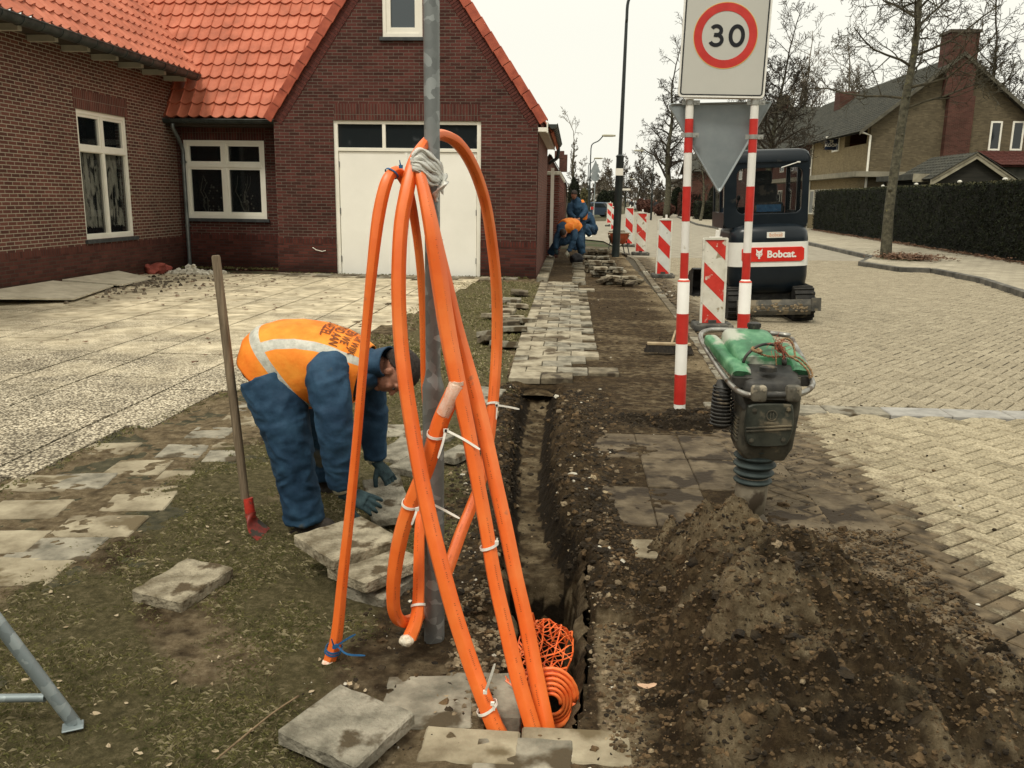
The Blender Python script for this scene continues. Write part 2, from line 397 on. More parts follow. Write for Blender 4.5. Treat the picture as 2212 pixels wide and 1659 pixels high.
# the wide ground round the worked patch, one sheet with an opening where the trench is
mb = MB(); xs = [-400, -60, -14, NX0+.1, NX1-.1, 14, 60, 400]; ys = [-60, -4, NY0+.1, NY1-.1, 20, 60, 150, 900]
vi = {}
for j, y in enumerate(ys):
    for i, x in enumerate(xs): vi[i, j] = len(mb.v); mb.v.append(V((x, y, -.05)))
for j in range(7):
    for i in range(7):
        if (i, j) == (3, 2): continue
        mb.f.append((vi[i, j], vi[i+1, j], vi[i+1, j+1], vi[i, j+1])); mb.mi.append(0)
mb.build('ground', mat('earth', (.05, .038, .02), (.12, .095, .055), .95, 1.5, .02, spots=((.05, .06, .02), .6, .5)), kind='structure')
# crumbling earth faces of the deep hole
def earth_face(name, xf, sgn, y0, y1):
    ny, nz_ = int((y1-y0)/.0125), 62; mb = MB(); cols = []
    for j in range(ny+1):
        for i in range(nz_+1):
            y = y0+(y1-y0)*j/ny; z = -.80+.80*i/nz_; n = .020*fbm(y, z, 7, 20)+.012*fbm(y, z, 19, 21)+.010*(noise.voronoi(V((y*22, z*22, 4)))[0][0]-.4)
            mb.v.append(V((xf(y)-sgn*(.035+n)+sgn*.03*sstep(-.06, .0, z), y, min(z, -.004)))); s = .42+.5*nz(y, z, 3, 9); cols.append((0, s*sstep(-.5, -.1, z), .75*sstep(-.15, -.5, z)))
    k = nz_+1
    mb.f = [(j*k+i, j*k+i+1, (j+1)*k+i+1, (j+1)*k+i) if sgn < 0 else (j*k+i, (j+1)*k+i, (j+1)*k+i+1, j*k+i+1) for j in range(ny) for i in range(nz_)]; mb.mi = [0]*len(mb.f)
    o = mb.build(name, M_TERR, smooth=True, kind='structure'); a = o.data.color_attributes.new('zone', 'FLOAT_COLOR', 'POINT'); a.data.foreach_set('color', [q for c in cols for q in (*c, 1.)])
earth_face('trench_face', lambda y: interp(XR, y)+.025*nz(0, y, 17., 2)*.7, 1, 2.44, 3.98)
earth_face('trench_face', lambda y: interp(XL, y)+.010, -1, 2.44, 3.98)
# lawn and path strip towards the garage
def zv(x, y): return -.045*sstep(7.95, 7.62, y)+.005+.014*fbm(x, y, 3, 5)+.006*fbm(x, y, 11, 5)-.05*sstep(-.60, -.52, x)
def zone_v(x, y, z):
    g = sstep(-2.3, -1.9, x+.3*nz(x, y, 1.2, 3))*sstep(17.6, 17.0, y)*sstep(-.1, -.5, x)
    return (g*.95, .45+.2*nz(x, y, 1.0), .35*sstep(8.9, 8.1, y))
terrain('verge', -3.3, -.50, 7.6, 18.1, .05, zv, zone_v)
# bare, trampled bed of the footpath
def zd(x, y):
    z = .012*fbm(x, y, 2.2, 2)+.006*fbm(x, y, 9, 2)
    return z-.04*sstep(1.5, 1.62, x)-.045*sstep(7.95, 7.62, y)-.05*sstep(8.0, 7.9, y)*(x < .2)
def zone_d(x, y, z):
    s = .28+.35*nz(x*.7, y*1.5, 1.2, 6)+.25*sstep(1.05, 1.5, x)
    if y < 10.5: s += .18*math.exp(-((y-8.9)/.5)**2)
    return (0, s, .30*sstep(.2, .6, nz(x, y, 1.7, 11)+.1))
terrain('footpath_bed', -.68, 1.66, 7.6, 30., .05, zd, zone_d)
# ------------------------------------------------ concrete things laid in the ground
M_TILE = mat('tile', (.16, .135, .09), (.42, .37, .27), .9, 5., .004, c3=(.30, .26, .185), bsc=60, spots=((.085, .062, .036), 3.1, .57))
M_TILE2 = mat('tile_grey', (.13, .12, .09), (.33, .30, .23), .9, 7., .006, c3=(.23, .208, .158), bsc=45, spots=((.075, .057, .033), 4.1, .55))
M_TILE3 = mat('tile_dirty', (.075, .06, .04), (.22, .185, .125), .92, 8., .006, c3=(.14, .115, .075), bsc=45, spots=((.05, .038, .024), 4.1, .55))
M_TILE4 = mat('tile_sandy', (.15, .12, .075), (.38, .33, .23), .92, 4., .006, c3=(.27, .23, .155), bsc=45, spots=((.13, .10, .055), 3.1, .56))
M_TILE5 = mat('tile_muddy', (.05, .036, .022), (.16, .125, .08), .92, 5., .008, c3=(.10, .076, .046), bsc=30, spots=((.035, .025, .015), 4.1, .52))
def slab(mb, x, y, z, wx, wy, t, rz=0., tilt=(0, 0), mi=0, chip=0.004, rng=random):
    R = Matrix.Rotation(rz, 4, 'Z') @ Matrix.Rotation(tilt[0], 4, 'X') @ Matrix.Rotation(tilt[1], 4, 'Y')
    bm = bmesh.new(); bmesh.ops.create_cube(bm, size=1)
    for v in bm.verts: v.co = V((v.co.x*wx, v.co.y*wy, v.co.z*t))
    bmesh.ops.bevel(bm, geom=list(bm.edges), offset=min(.006, t*.2), segments=1, affect='EDGES')
    if chip:
        bmesh.ops.subdivide_edges(bm, edges=[e for e in bm.edges if e.calc_length() > .09], cuts=5, use_grid_fill=True)
        sx = rng.random()*90
        for v in bm.verts:
            n = noise.noise_vector(v.co*22+V((sx, 0, 0))); edge = max(abs(v.co.x)/wx, abs(v.co.y)/wy) > .47
            v.co += n*chip*(.9 if edge else .2)
    mb.bm(bm, mi, Matrix.Translation((x, y, z)) @ R)
mb = MB(); rg = random.Random(3); y = 7.80; row = 0
while y < 17.2:
    xl = interp([(7.8, -.56), (10, -.60), (17.2, -.62)], y); x = xl+(.15 if row % 2 else 0)
    if row % 2: slab(mb, xl+.072, y+.148, .002, .145, .292, .06, rg.uniform(-.01, .01), (rg.uniform(-.012, .012), rg.uniform(-.012, .012)), mi=rg.choice((0, 0, 1, 2)), chip=.003, rng=rg)
    lim = .16+(.22 if rg.random() < .22 else 0)-(.1 if y > 16 else 0)
    while x < lim-.15:
        slab(mb, x+.148, y+.148, .002+rg.uniform(-.004, .004), .292, .292, .06, rg.uniform(-.012, .012), (rg.uniform(-.015, .015), rg.uniform(-.015, .015)), mi=rg.choice((0, 0, 0, 1, 1, 2)), chip=.003, rng=rg)
        x += .30
    y += .30; row += 1
mb.build('footpath_tiles', [M_TILE, M_TILE2, M_TILE3], kind='structure')
# flat tiles still lying in the ground round the hole, and the muddy row right of it
mb = MB()
for (px, py, wx, wy, rz, mi) in [(925, 1515, .30, .30, .1, 1), (1045, 1500, .26, .26, .04, 1), (1015, 1612, .30, .17, -.02, 0), (1245, 1612, .34, .17, .0, 0), (1130, 1640, .3, .2, -.02, 1),
        (860, 930, .30, .30, .1, 1), (900, 955, .30, .28, -.1, 1)]:
    p = G(px, py); slab(mb, p.x, p.y, -.0245, wx, wy, .06, rz, (.02, -.01), mi, rng=rg)
for k in range(3):
    for j in range(5):
        if (k, j) in ((0, 2), (1, 0)): continue
        slab(mb, .33+j*.302, 4.55+k*.60, -.024+.008*rg.random(), .298, .592, .06, rg.uniform(-.01, .01), (rg.uniform(-.01, .01), rg.uniform(-.01, .01)), 3, chip=.003, rng=rg)
slab(mb, .44, 3.93, -.012, .28, .2, .06, .03, (.03, 0), 0, rng=rg)
mb.build('laid_tiles', [M_TILE4, M_TILE2, M_TILE3, M_TILE5], kind='structure')
# old tiles sunk in the lawn, left, leading to the driveway
mb = MB()
for (px, py, wx, wy, rz) in [(118, 1187, .42, .30, .10), (215, 1137, .42, .30, .12), (300, 1085, .36, .28, .1), (378, 1028, .2, .2, .2), (480, 985, .22, .26, .15), (455, 935, .30, .3, .1),
        (560, 880, .4, .3, .05), (525, 908, .34, .28, .08), (60, 1100, .4, .3, .12), (170, 1040, .38, .3, .12), (300, 1010, .36, .3, .1), (395, 975, .3, .3, .1), (40, 1235, .4, .3, .1),
        (345, 1060, .22, .16, .3), (20, 1170, .3, .3, .1), (230, 970, .4, .3, .12), (90, 1045, .4, .3, .12), (505, 960, .3, .14, .35), (620, 850, .3, .3, .1), (575, 915, .2, .2, .1)]:
    p = G(px, py); slab(mb, p.x, p.y, -.020, wx*.95, wy*.95, .05, rz+rg.uniform(-.06, .06), (rg.uniform(-.015, .015), rg.uniform(-.015, .015)), rg.choice((0, 1, 0)), rng=rg)
mb.build('stepping_tiles', [M_TILE4, M_TILE2], kind='structure')
# driveway of exposed-aggregate slabs
def drive_mat():
    m = bpy.data.materials.new('exposed_aggregate'); m.use_nodes = True; nt = m.node_tree; b = nt.nodes['Principled BSDF']; N = nt.nodes.new
    b.inputs['Roughness'].default_value = .85; tc = N('ShaderNodeTexCoord')
    v = N('ShaderNodeTexVoronoi'); v.inputs['Scale'].default_value = 62; L(nt, tc.outputs['Object'], v.inputs['Vector'])
    r = N('ShaderNodeValToRGB'); e = r.color_ramp.elements; e[0].color = (.17, .145, .10, 1); e[1].color = (.76, .69, .54, 1); e[0].position = .12; e[1].position = .85
    k = e.new(.45); k.color = (.47, .41, .30, 1)
    s = N('ShaderNodeSeparateColor'); L(nt, v.outputs['Color'], s.inputs[0]); L(nt, s.outputs[0], r.inputs[0])
    rd = N('ShaderNodeValToRGB'); rd.color_ramp.elements[0].color = (1, 1, 1, 1); rd.color_ramp.elements[1].color = (.13, .11, .08, 1); rd.color_ramp.elements[0].position = .38; rd.color_ramp.elements[1].position = .72
    L(nt, v.outputs['Distance'], rd.inputs[0])
    q = N('ShaderNodeMixRGB'); q.blend_type = 'MULTIPLY'; q.inputs[0].default_value = .9; L(nt, r.outputs[0], q.inputs[1]); L(nt, rd.outputs[0], q.inputs[2])
    # drifted sand lying over the far part of it
    n = N('ShaderNodeTexNoise'); n.inputs['Scale'].default_value = .7; n.inputs['Detail'].default_value = 9; n.inputs['Roughness'].default_value = .68; L(nt, tc.outputs['Object'], n.inputs['Vector'])
    sx = N('ShaderNodeSeparateXYZ'); L(nt, tc.outputs['Object'], sx.inputs[0])
    mr = N('ShaderNodeMapRange'); mr.inputs[1].default_value = 5; mr.inputs[2].default_value = 12; mr.inputs[3].default_value = -.2; mr.inputs[4].default_value = .22; L(nt, sx.outputs['Y'], mr.inputs[0])
    ad = N('ShaderNodeMath'); ad.operation = 'ADD'; L(nt, n.outputs['Fac'], ad.inputs[0]); L(nt, mr.outputs[0], ad.inputs[1])
    rr = N('ShaderNodeValToRGB'); rr.color_ramp.elements[0].position = .42; rr.color_ramp.elements[1].position = .72; L(nt, ad.outputs[0], rr.inputs[0])
    n2 = N('ShaderNodeTexNoise'); n2.inputs['Scale'].default_value = 5; n2.inputs['Detail'].default_value = 8; L(nt, tc.outputs['Object'], n2.inputs['Vector'])
    r2 = N('ShaderNodeValToRGB'); r2.color_ramp.elements[0].color = (.38, .32, .215, 1); r2.color_ramp.elements[1].color = (.64, .565, .41, 1); r2.color_ramp.elements[0].position = .35; r2.color_ramp.elements[1].position = .6; L(nt, n2.outputs['Fac'], r2.inputs[0])
    q2 = N('ShaderNodeMixRGB'); L(nt, rr.outputs[0], q2.inputs[0]); L(nt, q.outputs[0], q2.inputs[1]); L(nt, r2.outputs[0], q2.inputs[2])
    n5 = N('ShaderNodeTexNoise'); n5.inputs['Scale'].default_value = 1.6; n5.inputs['Detail'].default_value = 6; L(nt, tc.outputs['Object'], n5.inputs['Vector'])
    r5 = N('ShaderNodeValToRGB'); r5.color_ramp.elements[0].color = (.72, .70, .66, 1); r5.color_ramp.elements[1].color = (1.12, 1.1, 1.06, 1); r5.color_ramp.elements[0].position = .35; r5.color_ramp.elements[1].position = .6; L(nt, n5.outputs['Fac'], r5.inputs[0])
    q3 = N('ShaderNodeMixRGB'); q3.blend_type = 'MULTIPLY'; q3.inputs[0].default_value = 1; L(nt, q2.outputs[0], q3.inputs[1]); L(nt, r5.outputs[0], q3.inputs[2])
    L(nt, q3.outputs[0], b.inputs['Base Color'])
    bp = N('ShaderNodeBump'); bp.inputs['Distance'].default_value = .006; bp.invert = True; L(nt, v.outputs['Distance'], bp.inputs['Height']); L(nt, bp.outputs[0], b.inputs['Normal'])
    return m
M_DRIVE = drive_mat()
mb = MB(); rg = random.Random(5)
x = -9.6; col = 0
def drive_right(y): return interp([(3.6, -3.35), (4.4, -3.2), (5.6, -3.15), (7.0, -2.85), (9, -2.62), (12, -2.3), (14.5, -2.1), (17, -1.9)], y)
while x < -1.6:
    wdt = [.62, .92, .62, .92][col % 4]; y = 2.2+(col % 2)*.45
    while y < 17.95:
        ln = 1.2
        y1 = min(y+ln, 17.95)
        r = drive_right((y+y1)/2)
        xa, xb = x+.006, min(x+wdt-.006, r)
        if xb-xa > .15 and y1-y > .1:
            n = rg.uniform(-.002, .002)
            mb.lo((xa+.006, y+.012, -.06), (xb-.006, y1-.012, .012+n))
        y = y1
    x += wdt; col += 1
mb.build('driveway', M_DRIVE, kind='structure', bevel=0)
mb = MB()
mb.lo((-9.7, 2.0, -.06), (-1.9, 18.2, -.004))
mb.build('driveway_bed', mat('joint_dirt', (.022, .022, .010), (.075, .065, .035), .95, 12, .01), kind='structure')
# ragged row of small tiles in front of the garage
mb = MB(); rg = random.Random(8)
for k in range(17):
    for j in range(2):
        if k > 12 and j: continue
        slab(mb, -6.1+k*.302, 17.98-j*.302, .0+.012*(j == 0)+.004*rg.random(), .295, .295, .05, rg.uniform(-.02, .02), (rg.uniform(-.01, .01), rg.uniform(-.02, .02)), rg.choice((0, 1, 1, 2)), chip=0)
mb.build('apron_tiles', [M_TILE, M_TILE2, M_TILE3], kind='structure')
# ------------------------------------------------ road
def paver_mat(name, base, dirt_amt, ramp2=None):
    m = bpy.data.materials.new(name); m.use_nodes = True; nt = m.node_tree; b = nt.nodes['Principled BSDF']; N = nt.nodes.new
    b.inputs['Roughness'].default_value = .88; b.inputs['Specular IOR Level'].default_value = .25
    a = N('ShaderNodeVertexColor'); a.layer_name = 'tone'; tc = N('ShaderNodeTexCoord')
    r = N('ShaderNodeValToRGB'); e = r.color_ramp.elements; e[0].position = 0; e[0].color = (*base[0], 1); e[1].position = 1; e[1].color = (*base[2], 1); k = e.new(.5); k.color = (*base[1], 1)
    s = N('ShaderNodeSeparateColor'); L(nt, a.outputs[0], s.inputs[0]); L(nt, s.outputs['Red'], r.inputs[0])
    n = N('ShaderNodeTexNoise'); n.inputs['Scale'].default_value = 70; n.inputs['Detail'].default_value = 5; L(nt, tc.outputs['Object'], n.inputs['Vector'])
    r1 = N('ShaderNodeValToRGB'); r1.color_ramp.elements[0].color = (.62, .6, .56, 1); r1.color_ramp.elements[1].color = (1.35, 1.33, 1.28, 1); r1.color_ramp.elements[0].position = .35; r1.color_ramp.elements[1].position = .68; L(nt, n.outputs['Fac'], r1.inputs[0])
    q = N('ShaderNodeMixRGB'); q.blend_type = 'MULTIPLY'; q.inputs[0].default_value = 1; L(nt, r.outputs[0], q.inputs[1]); L(nt, r1.outputs[0], q.inputs[2])
    # mud trodden over it: the mask comes with the paving, broken up by noise
    n2 = N('ShaderNodeTexNoise'); n2.inputs['Scale'].default_value = 5.5; n2.inputs['Detail'].default_value = 10; n2.inputs['Roughness'].default_value = .72; L(nt, tc.outputs['Object'], n2.inputs['Vector'])
    ad = N('ShaderNodeMath'); ad.operation = 'ADD'; L(nt, n2.outputs['Fac'], ad.inputs[0]); L(nt, s.outputs['Green'], ad.inputs[1])
    rr = N('ShaderNodeValToRGB'); rr.color_ramp.elements[0].position = .62; rr.color_ramp.elements[1].position = .86; L(nt, ad.outputs[0], rr.inputs[0])
    r3 = N('ShaderNodeValToRGB'); r3.color_ramp.elements[0].color = (.035, .025, .014, 1); r3.color_ramp.elements[1].color = (.16, .12, .072, 1); r3.color_ramp.elements[0].position = .35; r3.color_ramp.elements[1].position = .65
    n3 = N('ShaderNodeTexNoise'); n3.inputs['Scale'].default_value = 11; n3.inputs['Detail'].default_value = 8; L(nt, tc.outputs['Object'], n3.inputs['Vector']); L(nt, n3.outputs['Fac'], r3.inputs[0])
    q2 = N('ShaderNodeMixRGB'); L(nt, rr.outputs[0], q2.inputs[0]); L(nt, q.outputs[0], q2.inputs[1]); L(nt, r3.outputs[0], q2.inputs[2])
    L(nt, q2.outputs[0], b.inputs['Base Color'])
    bp = N('ShaderNodeBump'); bp.inputs['Distance'].default_value = .006; L(nt, n.outputs['Fac'], bp.inputs['Height']); L(nt, bp.outputs[0], b.inputs['Normal'])
    return m
KERB = [G(2212, 645), G(2115, 612), G(2010, 590), G(1940, 588), G(1853, 574), G(1879, 561), G(1743, 529)]
KERB = [V((8.05, -3, 0)), V((8.1, 12, 0))]+[V((p.x, p.y, 0)) for p in KERB]+[V((8.9, 48, 0)), V((8.6, 62, 0)), V((10.5, 90, 0)), V((17, 140, 0)), V((45, 300, 0))]
def kerb_x(y):
    T = [(p.y, p.x) for p in KERB]; T = [T[0], T[1], T[2], T[3]]+[t for t in T[4:] if t[0] > T[3][0]]
    T.sort(); return interp(T, y)
def road_left(y): return 1.02 if y < 6.9 else interp([(6.9, 1.45), (10, 1.56), (15, 1.63), (25, 1.85), (36, 1.2), (45, -3)], y)
def mud(x, y):
    """how much soil lies on the paving (0..1)"""
    d = x-road_left(y)
    a = .55*sstep(.75, .0, d+.12*nz(0, y, 1.3))
    if y < 6.8: a = .60*sstep(1.95, 1.40, x+.12*nz(0, y, 1.1, 4)-.15*sstep(6, 4, y))+.08*sstep(2.8, 1.9, x)
    a += .07*sstep(20, 7, y)*sstep(3.5, 1.5, x)
    return a
def bricks(name, x0f, x1f, y0, y1, z, base, ang, u=.105, gap=.010, tonef=None, mudf=mud):
    m = paver_mat(name+'_paving', base, .5); mb = MB(); tone = []; rg = random.Random(11)
    ca, sa = cos(ang), sin(ang); cx, cy = 4., (y0+y1)/2; Rm = max(y1-y0, 12)*.75+5; n = int(Rm/u)
    for i in range(-n, n):
        for j in range(-n, n):
            k = (i-j) % 4
            if k == 0: w_, h_ = 2, 1
            elif k == 3: w_, h_ = 1, 2
            else: continue
            ux, uy = (i+w_/2)*u, (j+h_/2)*u
            X, Y_ = cx+ux*ca-uy*sa, cy+ux*sa+uy*ca
            if not (y0-.02 < Y_ < y1) or not (x0f(Y_) < X < x1f(Y_)): continue
            hw, hh = w_*u/2-gap/2, h_*u/2-gap/2; b = .006
            dz = rg.uniform(-.0025, .0025); tx, ty = rg.uniform(-.01, .01), rg.uniform(-.01, .01)
            K = len(mb.v)
            for (a, c, zz) in ((-hw, -hh, -.03), (hw, -hh, -.03), (hw, hh, -.03), (-hw, hh, -.03), (-hw, -hh, -b), (hw, -hh, -b), (hw, hh, -b), (-hw, hh, -b), (-hw+b, -hh+b, 0), (hw-b, -hh+b, 0), (hw-b, hh-b, 0), (-hw+b, hh-b, 0)):
                mb.v.append(V((X+a*ca-c*sa, Y_+a*sa+c*ca, z+dz+zz+a*tx+c*ty)))
            for q in range(4):
                r = (q+1) % 4
                mb.f.append((K+q+4, K+r+4, K+r+8, K+q+8))
                if Y_ < 9: mb.f.append((K+q, K+r, K+r+4, K+q+4))
            mb.f.append((K+8, K+9, K+10, K+11))
            t = min(1, max(0, .5+.13*rg.gauss(0, 1)))
            tone += [(t, min(1, max(0, mudf(X, Y_))), 0, 1)]*12
    mb.mi = [0]*len(mb.f)
    o = mb.build(name, m, kind='structure')
    a = o.data.color_attributes.new('tone', 'FLOAT_COLOR', 'POINT')
    a.data.foreach_set('color', [c for t in tone for c in t]); return o
CN = [(.21, .18, .12), (.34, .295, .205), (.46, .405, .29)]
CF = [(.22, .19, .135), (.30, .262, .19), (.39, .345, .255)]
bricks('road_near', lambda y: 1.05+.04*nz(y, 0, 5), lambda y: min(8.0, 4.2+y*.5), 1.5, 6.83, .008, CN, RD(38))
bricks('road', lambda y: road_left(y)+.05, lambda y: min(kerb_x(y)-.0, 3.0+y*.5), 7.13, 26., .008, CF, RD(52))
mb = MB(); rg = random.Random(2)                                       # row of long grey tiles across the road
x = 1.12
while x < 8.0:
    slab(mb, x+.24, 6.98, -.012, .472, .27, .05, rg.uniform(-.004, .004), (rg.uniform(-.006, .006), rg.uniform(-.006, .006)), mi=(1 if x < 2.2 else 0), chip=0); x += .48
mb.build('road_band', [mat('band_grey', (.24, .23, .21), (.36, .345, .31), .8, 9, .003), M_TILE2], kind='structure')
mb = MB(); mb.quad((1.03, 1.2, -.018), (9.4, 1.2, -.018), (9.4, 26.1, -.018), (1.03, 26.1, -.018)); mb.build('road_bed', mat('joint_sand', (.035, .028, .018), (.085, .07, .045), .95, 30), kind='structure')
pts = [(1.86, 26), (1.25, 36), (-3, 44), (-14, 52), (-30, 60)]; far = [(9.3, 26), (9.6, 36), (9.0, 48), (8.6, 62), (10.5, 90), (18, 140), (60, 400)]
mb = MB(); mb.add([(p[0], p[1], .0) for p in pts]+[(-30, 66, 0), (-3, 62, 0), (2.5, 70, 0), (5, 100, 0), (12, 150, 0), (52, 400, 0)]+[(p[0], p[1], .0) for p in far[::-1]], [tuple(range(len(pts)+6+len(far)))[::-1]])
mb.build('far_road', mat('far_pavers', (.23, .205, .155), (.34, .305, .235), .9, 3, .004), kind='structure')
# kerb line between footpath bed and road, left
mb = MB(); y = 7.2; rg = random.Random(4)
while y < 30:
    a, b = road_left(y), road_left(y+.5); mb.lo((min(a, b)-.09+.0, y+.006, -.08), (max(a, b)+.02, y+.494, .012+rg.uniform(-.004, .004)), mi=rg.choice((0, 1, 1))); y += .5
mb.build('edging_kerb', [M_TILE2, M_TILE3], kind='structure', bevel=.004)
# right pavement, raised behind its kerb
P = KERB; wd = [V((15.5, p.y, 0)) for p in P]
mb = MB(); n = len(P)
vs = [(p.x+.1, p.y, .115) for p in P]
vs2 = [(15.5 if p.y < 60 else p.x+5, p.y, .115) for p in P]
mb.add(vs+vs2, [tuple(list(range(n))[::-1]+list(range(n, 2*n)))[::-1]])
brick_mat('pavement_tiles', (.34, .30, .22), (.44, .39, .29), (.13, .11, .075), 'XY', .30, .30, .012, jit=.3)
mb.f = []; mb.mi = []
for i in range(n-1): mb.f.append((i, n+i, n+i+1, i+1)); mb.mi.append(0)
mb.build('pavement', MATS['pavement_tiles'], kind='structure')
mb = MB()
for i in range(n-1):
    a, b = P[i], P[i+1]
    k = max(1, int((b-a).length/1.0)) if a.y < 60 else 1
    for q in range(k):
        c, d = a.lerp(b, q/k), a.lerp(b, (q+1)/k); t = (d-c).normalized(); nn = V((t.y, -t.x, 0))
        c = c+t*.006; d = d-t*.006
        A = [c, d]
        mb.add([c+V((0, 0, -.05)), d+V((0, 0, -.05)), d+V((0, 0, .11)), c+V((0, 0, .11)), c+nn*.12+V((0, 0, .122)), d+nn*.12+V((0, 0, .122)), d+nn*.02+V((0, 0, .122)), c+nn*.02+V((0, 0, .122))],
               [(0, 3, 2, 1), (3, 7, 6, 2), (7, 4, 5, 6)])
mb.build('kerb', mat('kerb_grey', (.055, .052, .045), (.16, .15, .125), .85, 3, .004, c3=(.10, .094, .08)), kind='structure')
# ------------------------------------------------ the brick house with its garage wing
YF, GXL, GXR, EZ, PIT = 18.2, -6.25, -.76, 3.2, 1.42
YR, XW = 19.4, -8.9                       # recessed wall, left wing wall
BR = ((.125, .034, .024), (.26, .075, .052))
M_BG = brick_mat('garage_brick', (.048, .016, .012), (.115, .034, .027), (.145, .125, .098), 'XZ', low=(.12, (.62, .6, .55)), ms=.012)
M_BL = brick_mat('wing_brick', (.082, .031, .023), (.165, .062, .045), (.36, .315, .235), 'YZ', ms=.016, jit=.25)
M_BS = brick_mat('side_brick', (.125, .042, .030), (.21, .072, .050), (.21, .18, .14), 'YZ', ms=.011)
M_PLY = brick_mat('plinth_brick_side', (.066, .022, .016), (.125, .042, .031), (.075, .062, .046), 'YZ', low=(.24, (.75, .74, .66)))
M_PLX = brick_mat('plinth_brick', (.052, .015, .011), (.115, .033, .024), (.05, .042, .034), 'XZ', low=(.24, (.55, .55, .5)))
M_SOX = brick_mat('soldier_brick', (.065, .019, .015), (.125, .036, .027), (.13, .112, .088), 'XZ', .0625, .30, .012, off=0)
M_SOY = brick_mat('soldier_brick_side', (.10, .033, .025), (.17, .055, .04), (.22, .19, .145), 'YZ', .0625, .30, .011, off=0)
M_SPX = brick_mat('plinth_soldier', (.06, .016, .012), (.12, .032, .023), (.042, .035, .028), 'XZ', .0625, .20, .013, off=0)
M_SPY = brick_mat('plinth_soldier_side', (.078, .024, .018), (.135, .042, .03), (.07, .06, .045), 'YZ', .0625, .20, .011, off=0)
M_WHITE = mat('white_paint', (.78, .75, .64), (.86, .83, .73), .45, 2.5, spec=.4)
M_DOORW = mat('door_paint', (.84, .82, .74), (.90, .88, .80), .5, 1.2, spec=.35)
M_TIN = mat('zinc', (.12, .135, .135), (.27, .29, .28), .45, 3, metal=.6)
M_GUT = mat('dark_gutter', (.028, .034, .032), (.07, .08, .075), .5, 5, metal=.3)
M_GLASS = glass('window_glass', (.012, .016, .018), .03, .33)
M_GLASSD = glass('dark_glass', (.016, .02, .022), .03)
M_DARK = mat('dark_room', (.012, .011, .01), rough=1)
M_SILL = mat('slate_sill', (.035, .04, .043), (.07, .075, .075), .6, 9)
M_ROOF = mat('clay_tile', (.34, .098, .052), (.58, .192, .112), .62, 1.7, .002, c3=(.47, .140, .077), bsc=60, spec=.3, contrast=.6)
M_ROOFV = mat('verge_tile', (.28, .058, .032), (.46, .115, .062), .6, 3.5, .002, c3=(.38, .085, .045), spec=.35)
H = thing('brick_house', 'red brick house with orange tiled roofs and white garage doors beside the footpath', 'house', (-3.5, YF, 0))
def wallY(mb, x0, x1, z0, z1, y=YF, t=.25): mb.lo((x0, y, z0), (x1, y+t, z1))
DX0, DX1, DZ, TZ = -5.0, -1.93, 3.18, 2.62
wx0, wx1, wz0, wz1 = -3.93, -3.12, 4.79, 6.05
gx = lambda z: (GXL+(z-EZ)/PIT, GXR-(z-EZ)/PIT)
mb = MB(); wallY(mb, GXL, DX0, -.3, DZ); wallY(mb, DX1, GXR, -.3, DZ)
a = gx(wz0); mb.prism([(GXL, DZ), (GXR, DZ), (GXR, EZ), (a[1], wz0), (a[0], wz0), (GXL, EZ)], 'Y', YF, YF+.25)
b = gx(wz1); mb.prism([(a[0], wz0), (wx0, wz0), (wx0, wz1), (b[0], wz1)], 'Y', YF, YF+.25); mb.prism([(wx1, wz0), (a[1], wz0), (b[1], wz1), (wx1, wz1)], 'Y', YF, YF+.25)
ap = EZ+(GXR-GXL)/2*PIT; mb.prism([(b[0], wz1), (b[1], wz1), ((GXL+GXR)/2, ap)], 'Y', YF, YF+.25)
mb.lo((GXL, YF+.25, -.3), (GXL+.25, 21, EZ))
mb.build('gable_wall', M_BG, H)
mb = MB(); wallY(mb, DX0+.03, DX1-.03, DZ, DZ+.33, YF-.004, .02); mb.build('soldier_course', M_SOX, H)
# raking course under the verge
for sgn, ex in ((1, GXL), (-1, GXR)):
    mb = MB(); Ls = 2.745*math.sqrt(1+PIT*PIT)
    M = Matrix.Translation((ex, YF-.006, EZ)) @ Matrix.Rotation(-math.atan(PIT)*1 if sgn > 0 else -(pi-math.atan(PIT)), 4, 'Y')
    k = 0
    while k*.0625 < Ls-.1:
        zz = (-.20, -.003) if sgn > 0 else (.003, .20)
        mb.box((k*.0625+.03, 0, (zz[0]+zz[1])/2), (.051, .012, .19), M=M, mi=k % 2); k += 1
    mb.build('raking_course', [mat('rake_a', (.062, .018, .014), (.105, .032, .024), .85, 20), mat('rake_b', (.08, .023, .018), (.13, .039, .029), .85, 20)], H)
mb = MB(); mb.lo((GXR-.25, YF+.25, -.3), (GXR, 24.6, EZ+.0)); mb.lo((GXR-.249, YF+.25, EZ), (GXR-.12, 24.6, EZ+.1)); o = mb.build('side_wall', M_BS, H)
# the left edge stub of the side wall (front face lies in the gable wall)
mb = MB(); mb.lo((GXR-.003, YF+.002, -.3), (GXR+.0, YF+.25, EZ)); mb.build('wall_corner', M_BS, H)
for (x0, x1) in ((GXL-.02, DX0), (DX1, GXR+.012)): mb = MB(); mb.lo((x0, YF-.02, -.3), (x1, YF, .66)); mb.build('plinth', M_PLX, H)
for (x0, x1) in ((GXL-.02, DX0), (DX1, GXR+.012)): mb = MB(); mb.lo((x0, YF-.022, .661), (x1, YF, .76)); mb.build('plinth_course', M_SPX, H)
